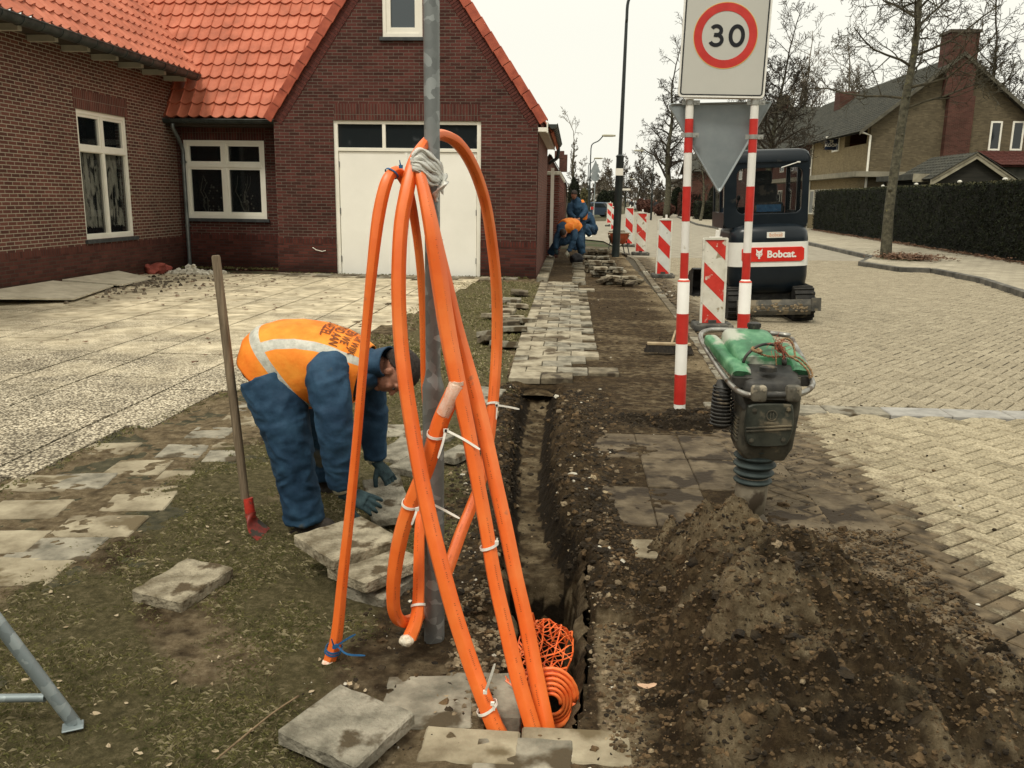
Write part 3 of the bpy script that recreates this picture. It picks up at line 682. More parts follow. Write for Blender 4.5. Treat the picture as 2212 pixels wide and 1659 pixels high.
# recessed wall
RX0, RX1, RZ0, RZ1 = -8.74, -6.9, 1.12, 2.83
mb = MB(); wallY(mb, -9.3, RX0, -.3, 3.4, YR); wallY(mb, RX1, GXL+.2, -.3, 3.4, YR); wallY(mb, RX0, RX1, -.3, RZ0, YR); wallY(mb, RX0, RX1, RZ1, 3.4, YR)
mb.build('recessed_wall', M_BG, H)
mb = MB(); mb.lo((-9, YR-.02, -.3), (GXL, YR, .66)); mb.build('plinth', M_PLX, H)
mb = MB(); mb.lo((-9, YR-.022, .661), (GXL, YR, .76)); mb.build('plinth_course', M_SPX, H)
mb = MB(); mb.lo((RX0-.03, YR-.004, RZ1), (RX1+.03, YR+.02, RZ1+.32)); mb.build('soldier_course', M_SOX, H)
# left wing wall
LY0, LY1, LZ0, LZ1 = 15.46, 17.24, .80, 3.12
mb = MB()
def wallX(y0, y1, z0, z1): mb.lo((XW-.25, y0, z0), (XW, y1, z1))
wallX(3, LY0, -.3, 4.4); wallX(LY1, YR, -.3, 4.4); wallX(LY0, LY1, -.3, LZ0); wallX(LY0, LY1, LZ1, 4.4)
mb.build('wing_wall', M_BL, H)
mb = MB(); mb.lo((XW, 3, -.3), (XW+.015, YR-.02, .60)); mb.build('plinth', M_PLY, H)
mb = MB(); mb.lo((XW, 3, .601), (XW+.017, YR-.022, .70)); mb.build('plinth_course', M_SPY, H)
mb = MB(); mb.lo((XW-.02, LY0-.06, LZ1), (XW+.004, LY1+.06, LZ1+.33)); mb.build('soldier_course', M_SOY, H)
def frame_window(name, axis, W, u0, u1, z0, z1, transom, mull, deep=.08, m=M_WHITE, fw=.075, sash=.05, curtain=False, lights=True, sill=True, glassm=None, botsash=True):
    """window in a wall plane: axis 'Y' faces -Y at y=W; axis 'X' faces +X at x=W"""
    def B(mb, a0, a1, b0, b1, d0, d1, mi=0):
        if axis == 'Y': mb.lo((a0, W-d1, b0), (a1, W-d0, b1), mi)
        else: mb.lo((W+d0, a0, b0), (W+d1, a1, b1), mi)
    mb = MB(); d0, d1 = -deep-.07, -deep+.03
    B(mb, u0, u0+fw, z0, z1, d0, d1); B(mb, u1-fw, u1, z0, z1, d0, d1); B(mb, u0+fw, u1-fw, z0, z0+fw*1.15, d0, d1); B(mb, u0+fw, u1-fw, z1-fw, z1, d0, d1)
    us = [u0+fw]+[v for v in mull]+[u1-fw]; zs = [z0+fw*1.15]+([transom] if transom else [])+[z1-fw]
    for v in mull: B(mb, v-.04, v+.04, z0+fw*1.15, z1-fw, d0, d1-.002)
    if transom: B(mb, u0+fw, u1-fw, transom-.035, transom+.035, d0, d1+.004)
    wf = mb.build('window', m, H, bevel=.004)
    for i in range(len(us)-1):
        for j in range(len(zs)-1):
            a0 = us[i]+(.04 if i else 0); a1 = us[i+1]-(.04 if i < len(us)-2 else 0)
            b0 = zs[j]+(.035 if j else 0); b1 = zs[j+1]-(.035 if j < len(zs)-2 else 0)
            s = sash if (lights and (j == 1 or botsash)) else .012
            mb = MB(); e0, e1 = -deep-.05, -deep+.012
            B(mb, a0, a0+s, b0, b1, e0, e1); B(mb, a1-s, a1, b0, b1, e0, e1); B(mb, a0+s, a1-s, b0, b0+s*1.2, e0, e1); B(mb, a0+s, a1-s, b1-s, b1, e0, e1)
            mb.build('sash', m, wf, bevel=.003)
            mb = MB(); B(mb, a0+s, a1-s, b0+s*1.2, b1-s, -deep-.035, -deep-.028); mb.build('pane', glassm or M_GLASS, wf)
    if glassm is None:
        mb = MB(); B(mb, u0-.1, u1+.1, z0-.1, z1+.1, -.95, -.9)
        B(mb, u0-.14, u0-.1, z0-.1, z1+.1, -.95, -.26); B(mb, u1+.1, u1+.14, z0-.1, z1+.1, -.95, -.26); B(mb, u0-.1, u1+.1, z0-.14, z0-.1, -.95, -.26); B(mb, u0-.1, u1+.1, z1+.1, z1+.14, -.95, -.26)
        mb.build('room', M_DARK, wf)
    if sill:
        mb = MB(); B(mb, u0-.06, u1+.06, z0-.07, z0-.003, -.1, .055); mb.build('sill', M_SILL, H, bevel=.004)
    return wf
wl = frame_window('w', 'X', XW, LY0, LY1, LZ0, LZ1, 2.42, [(LY0+LY1)/2], .06, lights=True, botsash=False)
wr = frame_window('w', 'Y', YR, RX0, RX1, RZ0, RZ1, 2.28, [(RX0+RX1)/2], .03)
wu = frame_window('w', 'Y', YF, wx0, wx1, wz0, wz1, None, [], .04, glassm=mat('upper_glass', (.05, .065, .075), rough=.08, spec=.6), fw=.07, sash=.09)
def net_mat():
    m = mat('net_curtain', (.36, .36, .29), (.78, .76, .62), .9, 8, stretch=(1, 2.2, .5), c3=(.58, .57, .46)); b = m.node_tree.nodes['Principled BSDF']
    nt = m.node_tree; n = nt.nodes.new('ShaderNodeTexNoise'); n.inputs['Scale'].default_value = 5; tc = nt.nodes.new('ShaderNodeTexCoord'); mp = nt.nodes.new('ShaderNodeMapping'); mp.inputs['Scale'].default_value = (1, 2.6, .6)
    L(nt, tc.outputs['Object'], mp.inputs[0]); L(nt, mp.outputs[0], n.inputs['Vector'])
    r = nt.nodes.new('ShaderNodeValToRGB'); r.color_ramp.elements[0].position = .38; r.color_ramp.elements[1].position = .5; r.color_ramp.elements[0].color = (.05, .05, .05, 1)
    L(nt, n.outputs['Fac'], r.inputs[0]); L(nt, r.outputs[0], b.inputs['Alpha']); return m
mb = MB(); n = 90; rows = []
for z in (LZ0+.2, LZ0+.9, 2.40):
    rows.append([V((XW-.17+.02*sin(i*.95)+.01*sin(i*.37), LY0+.08+(LY1-LY0-.16)*i/n, z+(.03*(i % 6 < 3) if z < 1.2 else 0))) for i in range(n+1)])
mb.rings(rows, caps=False, closed=False); mb.build('curtain', net_mat(), wl, smooth=True)
# indoor plant on the sill of the recessed window
rg = random.Random(31)
for k in range(2):
    mb = MB(); x0 = RX0+.45+k*.85
    for j in range(3 if k else 2):
        p = V((x0+rg.uniform(-.1, .1), YR+.25, RZ0+.1)); pts = [p]
        for q in range(5): p = p+V((rg.uniform(-.09, .09), rg.uniform(-.03, .03), .17)); pts.append(p)
        mb.tube(pts, [.014, .012, .01, .008, .007, .005], 6)
    for j in range(26): mb.sph(V((x0+rg.gauss(0, .10), YR+.25+rg.gauss(0, .03), RZ0+.12+abs(rg.gauss(.2, .3)))), .02, 1, sc=(1, .5, 1.3))
    mb.build('house_plant', mat('sill_plant', (.12, .12, .08), (.30, .29, .22), .8, 12), None, label=['twiggy pot plant behind the left pane of the small white window', 'tall branching pot plant behind the right pane of the small white window'][k], cat='plant')
# garage door set
mb = MB(); fw = .085; d0 = YF+.035
for a, b, c, d in ((DX0, DX0+fw, -.02, DZ), (DX1-fw, DX1, -.02, DZ), (DX0+fw, DX1-fw, DZ-.07, DZ), (DX0+fw, DX1-fw, TZ-.05, TZ+.02)): mb.lo((a, d0, c), (b, d0+.12, d))
W3 = (DX1-DX0-2*fw)/3; t0 = DX0+fw
for k in (1, 2): mb.lo((t0+W3*k-.035, d0+.004, TZ+.02), (t0+W3*k+.035, d0+.12, DZ-.07))
gd = mb.build('garage_door', M_WHITE, H, bevel=.004)
for k in range(3):
    mb = MB(); mb.lo((t0+W3*k+(.035 if k else 0), d0+.05, TZ+.02), (t0+W3*(k+1)-(.035 if k < 2 else 0), d0+.056, DZ-.07)); mb.build('transom_pane', M_GLASSD, gd)
xm = (DX0+DX1)/2
for k, (a, b) in enumerate(((t0+.008, xm-.005), (xm+.005, DX1-fw-.008))):
    mb = MB(); mb.lo((a, d0+.03, .012), (b, d0+.08, TZ-.058)); lf = mb.build('door_leaf', M_DOORW, gd, bevel=.004)
    if k == 0:
        mb = MB(); mb.lo((b-.05, d0+.014, .012), (b+.012, d0+.0295, TZ-.06)); mb.build('cover_strip', M_DOORW, lf)
        mb = MB(); mb.lo((b-.03, d0-.004, 1.02), (b-.002, d0+.013, 1.24)); mb.cyl((b-.016, d0-.02, 1.17), (b-.016, d0-.003, 1.17), .010); mb.lo((b-.10, d0-.032, 1.158), (b-.008, d0-.018, 1.178)); mb.build('handle', mat('alu', (.45, .45, .42), rough=.35, metal=.8), lf)
    for z in (.35, 1.35, 2.3):
        hx = a if k == 0 else b
        mb = MB(); mb.cyl((hx, d0+.015, z-.06), (hx, d0+.015, z+.06), .013, n=8); mb.build('hinge', mat('steel_grey', (.2, .2, .19), rough=.4, metal=.6), lf)
    mb = MB(); mb.sph(((a+b)/2, d0+.028, .78), .012, 1); mb.build('knob', mat('steel_grey', (.2, .2, .19)), lf)
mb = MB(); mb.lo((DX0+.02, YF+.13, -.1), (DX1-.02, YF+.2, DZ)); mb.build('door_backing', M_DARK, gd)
# tiled roofs
def roof(name, o, u, s, n_, U, S, tw=.25, cl=.365, m=M_ROOF, clip=None, amp=.027):
    u, s, n_, o = V(u).normalized(), V(s).normalized(), V(n_).normalized(), V(o)
    TP = [(0, .028), (.055, .036), (.085, .030), (.11, .012), (.2, .006), (.35, 0), (.55, .001), (.75, .010), (.9, .020), (1, .028)]; NP = 12; mb = MB(); nu = int(U/tw*NP); rg = random.Random(1)
    def prof(t):
        return interp(TP, t % 1.)*1.25
    for c in range(int(S/cl)):
        v0, v1 = c*cl, (c+1)*cl+.03; js = [rg.uniform(-.006, .006) for _ in range(nu//NP+2)]
        R = [[], [], [], []]
        for i in range(nu+1):
            h = prof(i/NP)+js[i//NP]; uu = (i//NP+(0, .03, .055, .085, .11, .2, .33, .48, .63, .78, .9, .97)[i % NP])*tw
            t_ = (uu/tw) % 1.; h = prof(t_)+js[i//NP]; lo_ = .020*(1-cos(2*pi*t_))*.5
            for k, (v, hh) in enumerate(((v0-.01-lo_*1.6, h+.010), (v0-.016-lo_*1.6, h+.052), (v0+.10, h+.040), (v1, h+.008))):
                R[k].append(o+u*uu+s*v+n_*hh)
        mb.rings(R, caps=False, closed=False)
    return mb.build(name, m, H, smooth=True, autos=35)
sl_ = math.atan(PIT)
roof('roof', (-12.6, 18.92, 3.28), (1, 0, 0), (0, cos(sl_), sin(sl_)), (0, -sin(sl_), cos(sl_)), 7.9, 5.6)
tl = 1.02; s2 = math.atan(tl)
roof('roof', (-8.36, 6.2, 4.24), (0, 1, 0), (-cos(s2), 0, sin(s2)), (sin(s2), 0, cos(s2)), 15.2, 5.6)
# the left slope and right slope of the garage wing
roof('roof', (GXL-.05, YF+.02, EZ+.04), (0, 1, 0), (cos(sl_), 0, sin(sl_)), (-sin(sl_), 0, cos(sl_)), 2.2, 4.7)
roof('roof', (GXR+.22, 24.6, EZ-.22), (0, -1, 0), (-cos(sl_), 0, sin(sl_)), (sin(sl_), 0, cos(sl_)), 6.2, 5.1)
# verge tiles
for sgn, ex in ((1, GXL), (-1, GXR)):
    d = V((sgn*cos(sl_), 0, sin(sl_))); nn = V((-sgn*sin(sl_), 0, cos(sl_)))
    base = V((ex, 0, EZ)) - d*.08; k = 0; Ls = 2.745/cos(sl_)+.4
    while k*.335 < Ls-.1:
        mb = MB(); c = base+d*(k*.335+.18)
        X = Matrix((d, V((0, 1, 0)), nn)).transposed()
        if sgn < 0: X = Matrix((-d, V((0, 1, 0)), nn)).transposed()
        T = Matrix.Translation(c) @ X.to_4x4() @ Matrix.Rotation(-.045*sgn, 4, 'Y')
        mb.box((0, YF-.06, .085), (.36, .028, .19), M=T, ch=.006); mb.box((0, YF+.09, .165), (.36, .27, .03), M=T, ch=.006)
        mb.build('verge_tile', M_ROOFV, H); k += 1
# gutters
def halfround(pa, pb, r=.075, side=V((0, 0, 1)), n=9, m=M_GUT, name='gutter'):
    pa, pb = V(pa), V(pb); t = (pb-pa).normalized(); s = t.cross(V((0, 0, 1))).normalized()
    R = []
    for p in (pa, pb):
        o = [p+s*(r*cos(pi+pi*i/n))+V((0, 0, r*sin(pi+pi*i/n))) for i in range(n+1)]
        inn = [p+s*((r-.008)*cos(pi+pi*i/n))+V((0, 0, (r-.008)*sin(pi+pi*i/n)+.001)) for i in range(n, -1, -1)]
        R.append(o+inn)
    mb = MB(); mb.rings(R); mb.tube([pa+s*(r+.004)+V((0, 0, .006)), pb+s*(r+.004)+V((0, 0, .006))], .011, 8)
    mb.tube([pa-s*(r+.004)+V((0, 0, .006)), pb-s*(r+.004)+V((0, 0, .006))], .008, 8)
    L_ = (pb-pa).length; k = .3
    while k < L_:
        p = pa+t*k; mb.tube([p+s*((r+.004)*cos(pi+pi*i/n))+V((0, 0, (r+.004)*sin(pi+pi*i/n))) for i in range(n+1)], .007, 5); k += .5
    for p, q in ((pa, -1), (pb, 1)):
        pts = [(p+s*(r*cos(pi+pi*i/n))+V((0, 0, r*sin(pi+pi*i/n)))) for i in range(n+1)]
        mb.rings([pts, [x+t*.006*q for x in pts]])
    return mb.build(name, m, H, smooth=True, autos=40)
halfround((-9.25, 18.86, 3.22), (-6.33, 18.86, 3.22))
halfround((-8.25, 6.2, 4.17), (-8.25, 19.15, 4.17), .115)
halfround((GXR+.30, 18.0, 3.12), (GXR+.30, 24.55, 3.12), .085)
mb = MB(); mb.lo((GXR+.002, 18.05, 2.98), (GXR+.17, 24.5, 3.06)); mb.lo((GXR+.172, 18.03, 2.96), (GXR+.20, 24.5, 3.17)); mb.build('soffit_board', M_WHITE, H)
mb = MB(); mb.tube(catmull([(GXR+.30, 24.3, 3.06), (GXR+.30, 24.3, 2.9), (GXR+.26, 24.32, 2.74), (GXR+.12, 24.36, 2.66), (GXR+.06, 24.4, 2.6)], 5), .045, 10); mb.build('drain_elbow', M_GUT, H, smooth=True)
mb = MB(); mb.lo((-9.4, 18.93, 3.1), (-6.27, 19.4, 3.16)); mb.build('soffit', mat('soffit_dark', (.05, .04, .03), rough=.8), H)
k = 6.6
while k < 19.3: mb = MB(); mb.lo((XW+.016, k, 4.03), (-8.42, k+.10, 4.13)); mb.build('rafter_end', mat('rafter_paint', (.36, .35, .29), (.46, .44, .37), .7, 3), H); k += .95
mb = MB(); mb.lo((XW+.001, 6.2, 4.135), (-8.36, 19.35, 4.16)); mb.build('soffit', mat('soffit_dark', (.05, .04, .03), rough=.8), H)
mb = MB(); mb.tube(catmull([(-8.72, 18.88, 3.14), (-8.72, 18.9, 3.04), (-8.72, 19.14, 2.82), (-8.72, 19.3, 2.62), (-8.72, 19.3, 2.4)], 5)+[V((-8.72, 19.3, .05))], .042, 12)
for z in (.95, 2.35): mb.lathe([(.053, -.03), (.056, 0), (.053, .03)], (-8.72, 19.3, z), 12); mb.lo((-8.76, 19.34, z-.012), (-8.68, 19.40, z+.012))
mb.build('downspout', M_TIN, H, smooth=True, autos=40)
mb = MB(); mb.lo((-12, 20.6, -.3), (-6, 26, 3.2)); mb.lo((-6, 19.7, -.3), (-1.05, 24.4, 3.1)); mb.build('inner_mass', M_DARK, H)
mb = MB(); mb.tube([(-5.5, YF-.05, .58), (-5.42, YF-.06, .53), (-5.3, YF-.04, .50), (-5.22, YF-.05, .52)], .008, 5); mb.build('hook', M_WHITE, H)
# garden wall with piers beyond the garage
GW = thing('garden_wall', 'tall red brick garden wall with projecting piers running on behind the garage', 'wall', (-.75, 25.2, 0))
M_GW = brick_mat('garden_brick', (.10, .03, .022), (.18, .058, .042), (.24, .21, .165), 'YZ'); M_GWX = brick_mat('garden_brick_front', (.10, .03, .022), (.19, .06, .045), (.22, .19, .15), 'XZ')
mb = MB(); mb.lo((-.95, 25.2, -.1), (-.66, 37, 2.22)); mb.build('wall_run', M_GW, GW)
M_CAP = mat('cap_stone', (.42, .39, .31), (.6, .56, .45), .8, 5)
k = 25.12
while k < 37:
    mb = MB(); mb.lo((-.98, k, -.1), (-.42, k+.34, 2.32)); pr = mb.build('pier', M_GWX, GW); mb = MB(); mb.lo((-1.0, k-.03, 2.321), (-.39, k+.37, 2.42), ch=.015); mb.build('coping', M_CAP, pr); k += 1.6
mb = MB(); mb.lo((-.66, 24.72, 0), (-.57, 24.82, 2.5)); mb.build('white_post', M_WHITE, None, label='slim white painted post standing against the far end of the garage wall', cat='post')
# ------------------------------------------------ galvanised post and orange ducts
def galv(name='galvanised', base=((.17, .18, .175), (.36, .38, .37))):
    m = bpy.data.materials.new(name); m.use_nodes = True; nt = m.node_tree; b = nt.nodes['Principled BSDF']; N = nt.nodes.new
    b.inputs['Metallic'].default_value = .45; b.inputs['Roughness'].default_value = .5
    tc = N('ShaderNodeTexCoord'); v = N('ShaderNodeTexVoronoi'); v.inputs['Scale'].default_value = 26; v.inputs['Randomness'].default_value = 1
    n0 = N('ShaderNodeTexNoise'); n0.inputs['Scale'].default_value = 20; L(nt, tc.outputs['Object'], n0.inputs['Vector'])
    mx = N('ShaderNodeVectorMath'); mx.operation = 'MULTIPLY_ADD'; mx.inputs[1].default_value = (.05, .05, .05); L(nt, n0.outputs['Color'], mx.inputs[0]); L(nt, tc.outputs['Object'], mx.inputs[2])
    L(nt, mx.outputs[0], v.inputs['Vector'])
    s = N('ShaderNodeSeparateColor'); L(nt, v.outputs['Color'], s.inputs[0])
    r = N('ShaderNodeValToRGB'); e = r.color_ramp.elements; e[0].color = (*base[0], 1); e[1].color = (*base[1], 1); e[0].position = .1; e[1].position = .97
    k = e.new(.75); k.color = (base[0][0]*1.35, base[0][1]*1.35, base[0][2]*1.35, 1)
    L(nt, s.outputs[0], r.inputs[0])
    n = N('ShaderNodeTexNoise'); n.inputs['Scale'].default_value = 5; n.inputs['Detail'].default_value = 8; L(nt, tc.outputs['Object'], n.inputs['Vector'])
    q = N('ShaderNodeMixRGB'); q.blend_type = 'MULTIPLY'; q.inputs[0].default_value = .8; L(nt, r.outputs[0], q.inputs[1]); L(nt, n.outputs['Color'], q.inputs[2])
    r2 = N('ShaderNodeValToRGB'); r2.color_ramp.elements[0].color = (.75, .75, .75, 1); r2.color_ramp.elements[1].color = (1.2, 1.2, 1.2, 1); L(nt, n.outputs['Fac'], r2.inputs[0]); L(nt, r2.outputs[0], q.inputs[2])
    L(nt, q.outputs[0], b.inputs['Base Color']); MATS[name] = m; return m
M_GALV = galv()
pb = V((-.485, 2.99, -.02)); pt = PY(931, -160, 2.99); pt = pt+(pt-pb)*.25
def polep(z): return pb+(pt-pb)*((z-pb.z)/(pt.z-pb.z))
zc = PY(938, 840, 2.99).z
T = thing('sign_post', 'mottled galvanised steel post with a stepped collar, orange ducts strapped to it', 'post', (pb.x, pb.y, 0))
mb = MB(); R_, r_ = .0385, .0265
prof = [(pb.z, R_), (zc-.03, R_), (zc, R_*1.02), (zc+.012, R_*1.0), (zc+.035, R_*.82), (zc+.055, r_*1.06), (zc+.07, r_), (pt.z, r_)]
mb.rings([[polep(z)+V((r*cos(2*pi*i/32), r*sin(2*pi*i/32), 0)) for i in range(32)] for z, r in prof]); mb.build('shaft', M_GALV, T, smooth=True, autos=40)
# ducts
def duct_mat():
    m = mat('duct_orange', (.80, .135, .018), (.90, .215, .045), .40, 5, spec=.5, c3=(.86, .17, .028), spots=((.55, .16, .06), 14, .70)); return m
M_DUCT = duct_mat(); M_INK = mat('ink', (.25, .07, .03)); M_TIE = mat('tie_white', (.72, .70, .62), (.84, .82, .74), .4, 20); M_TIEB = mat('tie_blue', (.02, .09, .22), (.03, .14, .30), .45, 20)
HEX = []
for k in range(6):
    for d in (-9, 0, 9): HEX.append((cos(RD(60*k+d+12))*(1. if d else 1.03), sin(RD(60*k+d+12))*(1. if d else 1.03)))
def duct(label, P, twist=.5, flat=.9):
    """P: (px, py, Y, width px)"""
    C3 = [PY(x, y, Y) for x, y, Y, w_ in P]; rs = [w_*depth(c)/F/2 for c, (_, _, _, w_) in zip(C3, P)]
    pts = catmull(C3, 8); rr = []
    for i in range(len(P)-1): rr += [lerp(rs[i], rs[i+1], k/8) for k in range(8)]
    rr.append(rs[-1])
    root = thing('cable_duct', label, 'duct', (C3[0].x, C3[0].y, 0), group=None)
    mb = MB(); rr = [r*1.13 for r in rr]; mb.tube(pts, [(r*1.04, r*flat) for r in rr], sec=HEX, twist=twist, up0=V((0, -1, 0)))
    mb.build('sheath', M_DUCT, root, smooth=True, autos=24)
    # printed line of small characters, a hair proud of the sheath
    rg = random.Random(int(P[0][0])); mk = MB(); i = 3.
    while i < len(pts)-3:
        a = int(i); p = pts[a].lerp(pts[a+1], i-a); t = (pts[a+1]-pts[a]).normalized(); r = rr[a]
        view = (V((0, 0, EYE))-p).normalized(); view = (view-t*view.dot(t)).normalized(); s = t.cross(view)
        if (i*8) % 60 < 34 and rg.random() < .8:
            o = (view*.94+s*.30).normalized(); s2 = t.cross(o); c = p+o*(r*1.045); h, l = r*.085, .0028
            mk.quad(c-s2*h-t*l*.3, c+s2*h*rg.uniform(.4, 1)-t*l*.3, c+s2*h*rg.uniform(.4, 1)+t*l*.3, c-s2*h+t*l*.3)
        i += .006/max(.001, (pts[a+1]-pts[a]).length)
    if mk.v: mk.build('print', M_INK, root)
    return root, pts, rr
DB = [(1100, 1625, 2.49, 38), (1080, 1590, 2.475, 38), (1068, 1567, 2.47, 38), (1042, 1501, 2.49, 38), (1014, 1425, 2.52, 38), (981, 1323, 2.55, 37), (953, 1221, 2.58, 36), (928, 1119, 2.62, 35), (907, 1017, 2.66, 34), (889, 915, 2.70, 33), (874, 813, 2.73, 32),
      (864, 712, 2.76, 31), (861, 601, 2.78, 31), (866, 491, 2.81, 31), (878, 418, 2.84, 31), (891, 362, 2.88, 29), (906, 326, 2.93, 25), (925, 303, 3.03, 22), (945, 292, 3.10, 21), (963, 294, 3.17, 22), (986, 307, 3.24, 23), (1010, 338, 3.32, 22), (1032, 385, 3.42, 21),
      (1051, 450, 3.5, 20), (1063, 528, 3.56, 20), (1071, 602, 3.6, 20), (1074, 675, 3.63, 20), (1073, 749, 3.63, 20), (1069, 822, 3.6, 20), (1063, 889, 3.57, 20), (1056, 950, 3.53, 20), (1040, 1035, 3.46, 20), (1017, 1098, 3.4, 21), (996, 1149, 3.33, 22),
      (970, 1222, 3.22, 23), (944, 1282, 3.12, 24), (912, 1325, 3.0, 24), (882, 1342, 2.9, 24), (861, 1338, 2.85, 26), (850, 1308, 2.82, 28), (851, 1246, 2.80, 29), (863, 1170, 2.79, 30), (884, 1098, 2.78, 30), (921, 1010, 2.77, 31), (950, 915, 2.76, 32), (981, 845, 2.75, 31)]
rB, pB, wB = duct('longest orange duct, looping high over the post and hooking back up to a clear-taped end', DB, twist=1.4)
DA = [(712, 1426, 2.80, 27), (727, 1375, 2.80, 27), (740, 1250, 2.80, 24), (753, 1130, 2.80, 22), (768, 980, 2.80, 20), (781, 830, 2.80, 20), (793, 690, 2.80, 21), (806, 560, 2.80, 24), (818, 465, 2.82, 27), (834, 396, 2.84, 26), (850, 372, 2.87, 22), (866, 378, 2.90, 22), (882, 412, 2.94, 20),
      (896, 480, 3.02, 17), (907, 567, 3.07, 16), (914, 677, 3.11, 15), (917, 815, 3.13, 15), (922, 900, 3.12, 16), (919, 1000, 3.08, 18), (911, 1095, 3.0, 20), (906, 1165, 2.95, 21), (904, 1290, 2.89, 23), (899, 1340, 2.86, 26), (885, 1378, 2.84, 28)]
rA, pA, wA = duct('leftmost orange duct, hanging to the lawn with blue string round its lower end', DA, twist=.9)
DC = [(1158, 1605, 2.50, 37), (1149, 1567, 2.50, 37), (1119, 1465, 2.54, 36), (1091, 1348, 2.59, 34), (1068, 1246, 2.63, 32), (1050, 1139, 2.67, 31), (1032, 1042, 2.70, 31), (1014, 945, 2.73, 32), (1000, 880, 2.75, 34), (982, 795, 2.77, 36), (965, 705, 2.79, 37), (949, 602, 2.80, 37),
      (931, 490, 2.81, 32), (915, 412, 2.84, 26), (903, 362, 2.87, 22), (900, 340, 2.90, 20), (904, 345, 2.94, 19), (914, 390, 2.93, 20), (928, 450, 2.92, 22), (945, 530, 2.91, 25), (966, 620, 2.90, 27), (984, 700, 2.90, 29), (1004, 775, 2.89, 31), (1027, 855, 2.87, 32), (1047, 940, 2.84, 32), (1070, 1042, 2.80, 31),
      (1093, 1144, 2.76, 31), (1114, 1246, 2.72, 31), (1137, 1348, 2.68, 32), (1159, 1465, 2.62, 34), (1180, 1567, 2.56, 35), (1190, 1610, 2.55, 35)]
rC, pC, wC = duct('pair of orange duct legs running side by side from tape into the hole', DC, twist=.8)
def tie(root, pts, rr, px, py, tails=(), m=M_TIE, name='cable_tie', wide=.0045, ofs=0., two=None):
    tgt = (px, py)
    def pr(p):
        v = p-V((0, 0, EYE)); c = v.dot(FW); return CX+F*v.dot(RT)/c, CY-F*v.dot(UP)/c
    best = min(range(1, len(pts)-1), key=lambda i: (pr(pts[i])[0]-px)**2+(pr(pts[i])[1]-py)**2)
    p = pts[best]; t = (pts[best+1]-pts[best-1]).normalized(); r = rr[best]*1.10
    u = t.cross(V((0, -1, 0))).normalized(); w_ = t.cross(u)
    mb = MB(); R = []
    n = 28
    for i in range(n+1):
        a = 2*pi*i/n; o = u*cos(a)+w_*sin(a); c = p+t*.008*sin(a+.6)
        R.append([c+o*r+t*wide, c+o*(r+.0022)+t*wide, c+o*(r+.0022)-t*wide, c+o*r-t*wide])
    mb.rings(R, caps=False)
    for tl in tails:
        q = [PY(x, y, p.y-r-.006+dy) for x, y, dy in tl]; q = catmull(q, 4) if len(q) > 2 else q
        nn = []; 
        for i, a in enumerate(q):
            tt = (q[min(i+1, len(q)-1)]-q[max(0, i-1)]).normalized(); vdir = FW.cross(tt).normalized(); k = wide*(.85 if i < len(q)-1 else .5)
            nn.append([a-vdir*k-FW*.001, a+vdir*k-FW*.001, a+vdir*k+FW*.001, a-vdir*k+FW*.001])
        mb.rings(nn); mb.box(q[0], (.012, .008, .011))
    return mb.build(name, m, root, bevel=0)
tie(rB, pB, wB, 942, 935, [[(965, 930, 0), (1000, 948, -.02), (1037, 971, -.04)], [(962, 930, 0), (957, 955, -.01), (946, 990, -.015)]])
tie(rB, pB, wB, 1068, 875, [[(1073, 875, 0), (1098, 879, -.03), (1122, 884, -.06)], [(1074, 876, 0), (1072, 906, -.01)]])
tie(rB, pB, wB, 886, 1085, [[(928, 1086, .03), (960, 1102, .0), (993, 1120, -.03)], [(901, 1100, 0), (895, 1118, -.01), (889, 1134, -.01)]])
tie(rC, pC, wC, 1057, 1180, [[(1073, 1172, -.0), (1074, 1162, .0)]])
tie(rA, pA, wA, 904, 1305)
tie(rB, pB, wB, 1048, 1528, [[(1048, 1495, 0), (1058, 1468, -.02), (1069, 1434, -.03)], [(1064, 1520, 0), (1068, 1535, 0)]])
tie(rA, pA, wA, 846, 376, [[(866, 360, 0), (863, 346, .0)]], M_TIEB, wide=.003)
tie(rA, pA, wA, 719, 1398, [[(728, 1395, 0), (750, 1413, -.02), (789, 1416, -.04)], [(726, 1396, 0), (745, 1383, -.01), (768, 1370, -.02)], [(722, 1398, 0), (716, 1380, -.01)]], M_TIEB, 'blue_string', wide=.0038)
tie(rA, pA, wA, 716, 1404, [], M_TIEB, 'blue_string', wide=.003)
def endcap(root, px, py, Y, r, m, sc=(1, 1, 1)):
    mb = MB(); mb.sph(PY(px, py, Y), r, 3, sc=sc, nz=.18, seed=px); mb.build('end_wrap', m, root, smooth=True)
M_WRAP = mat('end_tape', (.70, .42, .30), (.85, .78, .66), .45, 40, .003, c3=(.80, .62, .48)); M_WRAPW = mat('end_tape_white', (.45, .38, .28), (.85, .80, .66), .5, 60, .004, c3=(.78, .70, .54))
endcap(rA, 709, 1434, 2.79, .024, M_WRAP); endcap(rA, 878, 1384, 2.82, .026, M_WRAPW, (1.05, .9, .85))
M_CLR = mat('clear_tape', (.88, .55, .38), (.95, .80, .66), .18, 45, .004, spec=.7); M_CLR.node_tree.nodes['Principled BSDF'].inputs['Alpha'].default_value = .72
mb = MB(); q0, q1, q2 = PY(958, 895, 2.755), PY(976, 858, 2.75), PY(986, 831, 2.745)
mb.tube([q0, q1, q2, q2+(q2-q1)*.25], [.0255, .0262, .0262, .012], 14); 
for k in range(16):
    a = 2*pi*k/16; mb.box(q2+(q2-q1)*.12+V((cos(a)*.017, sin(a)*.014, 0)), (.009, .009, .012), rz=a)
mb.build('clear_wrap', M_CLR, rB, smooth=True, autos=50)
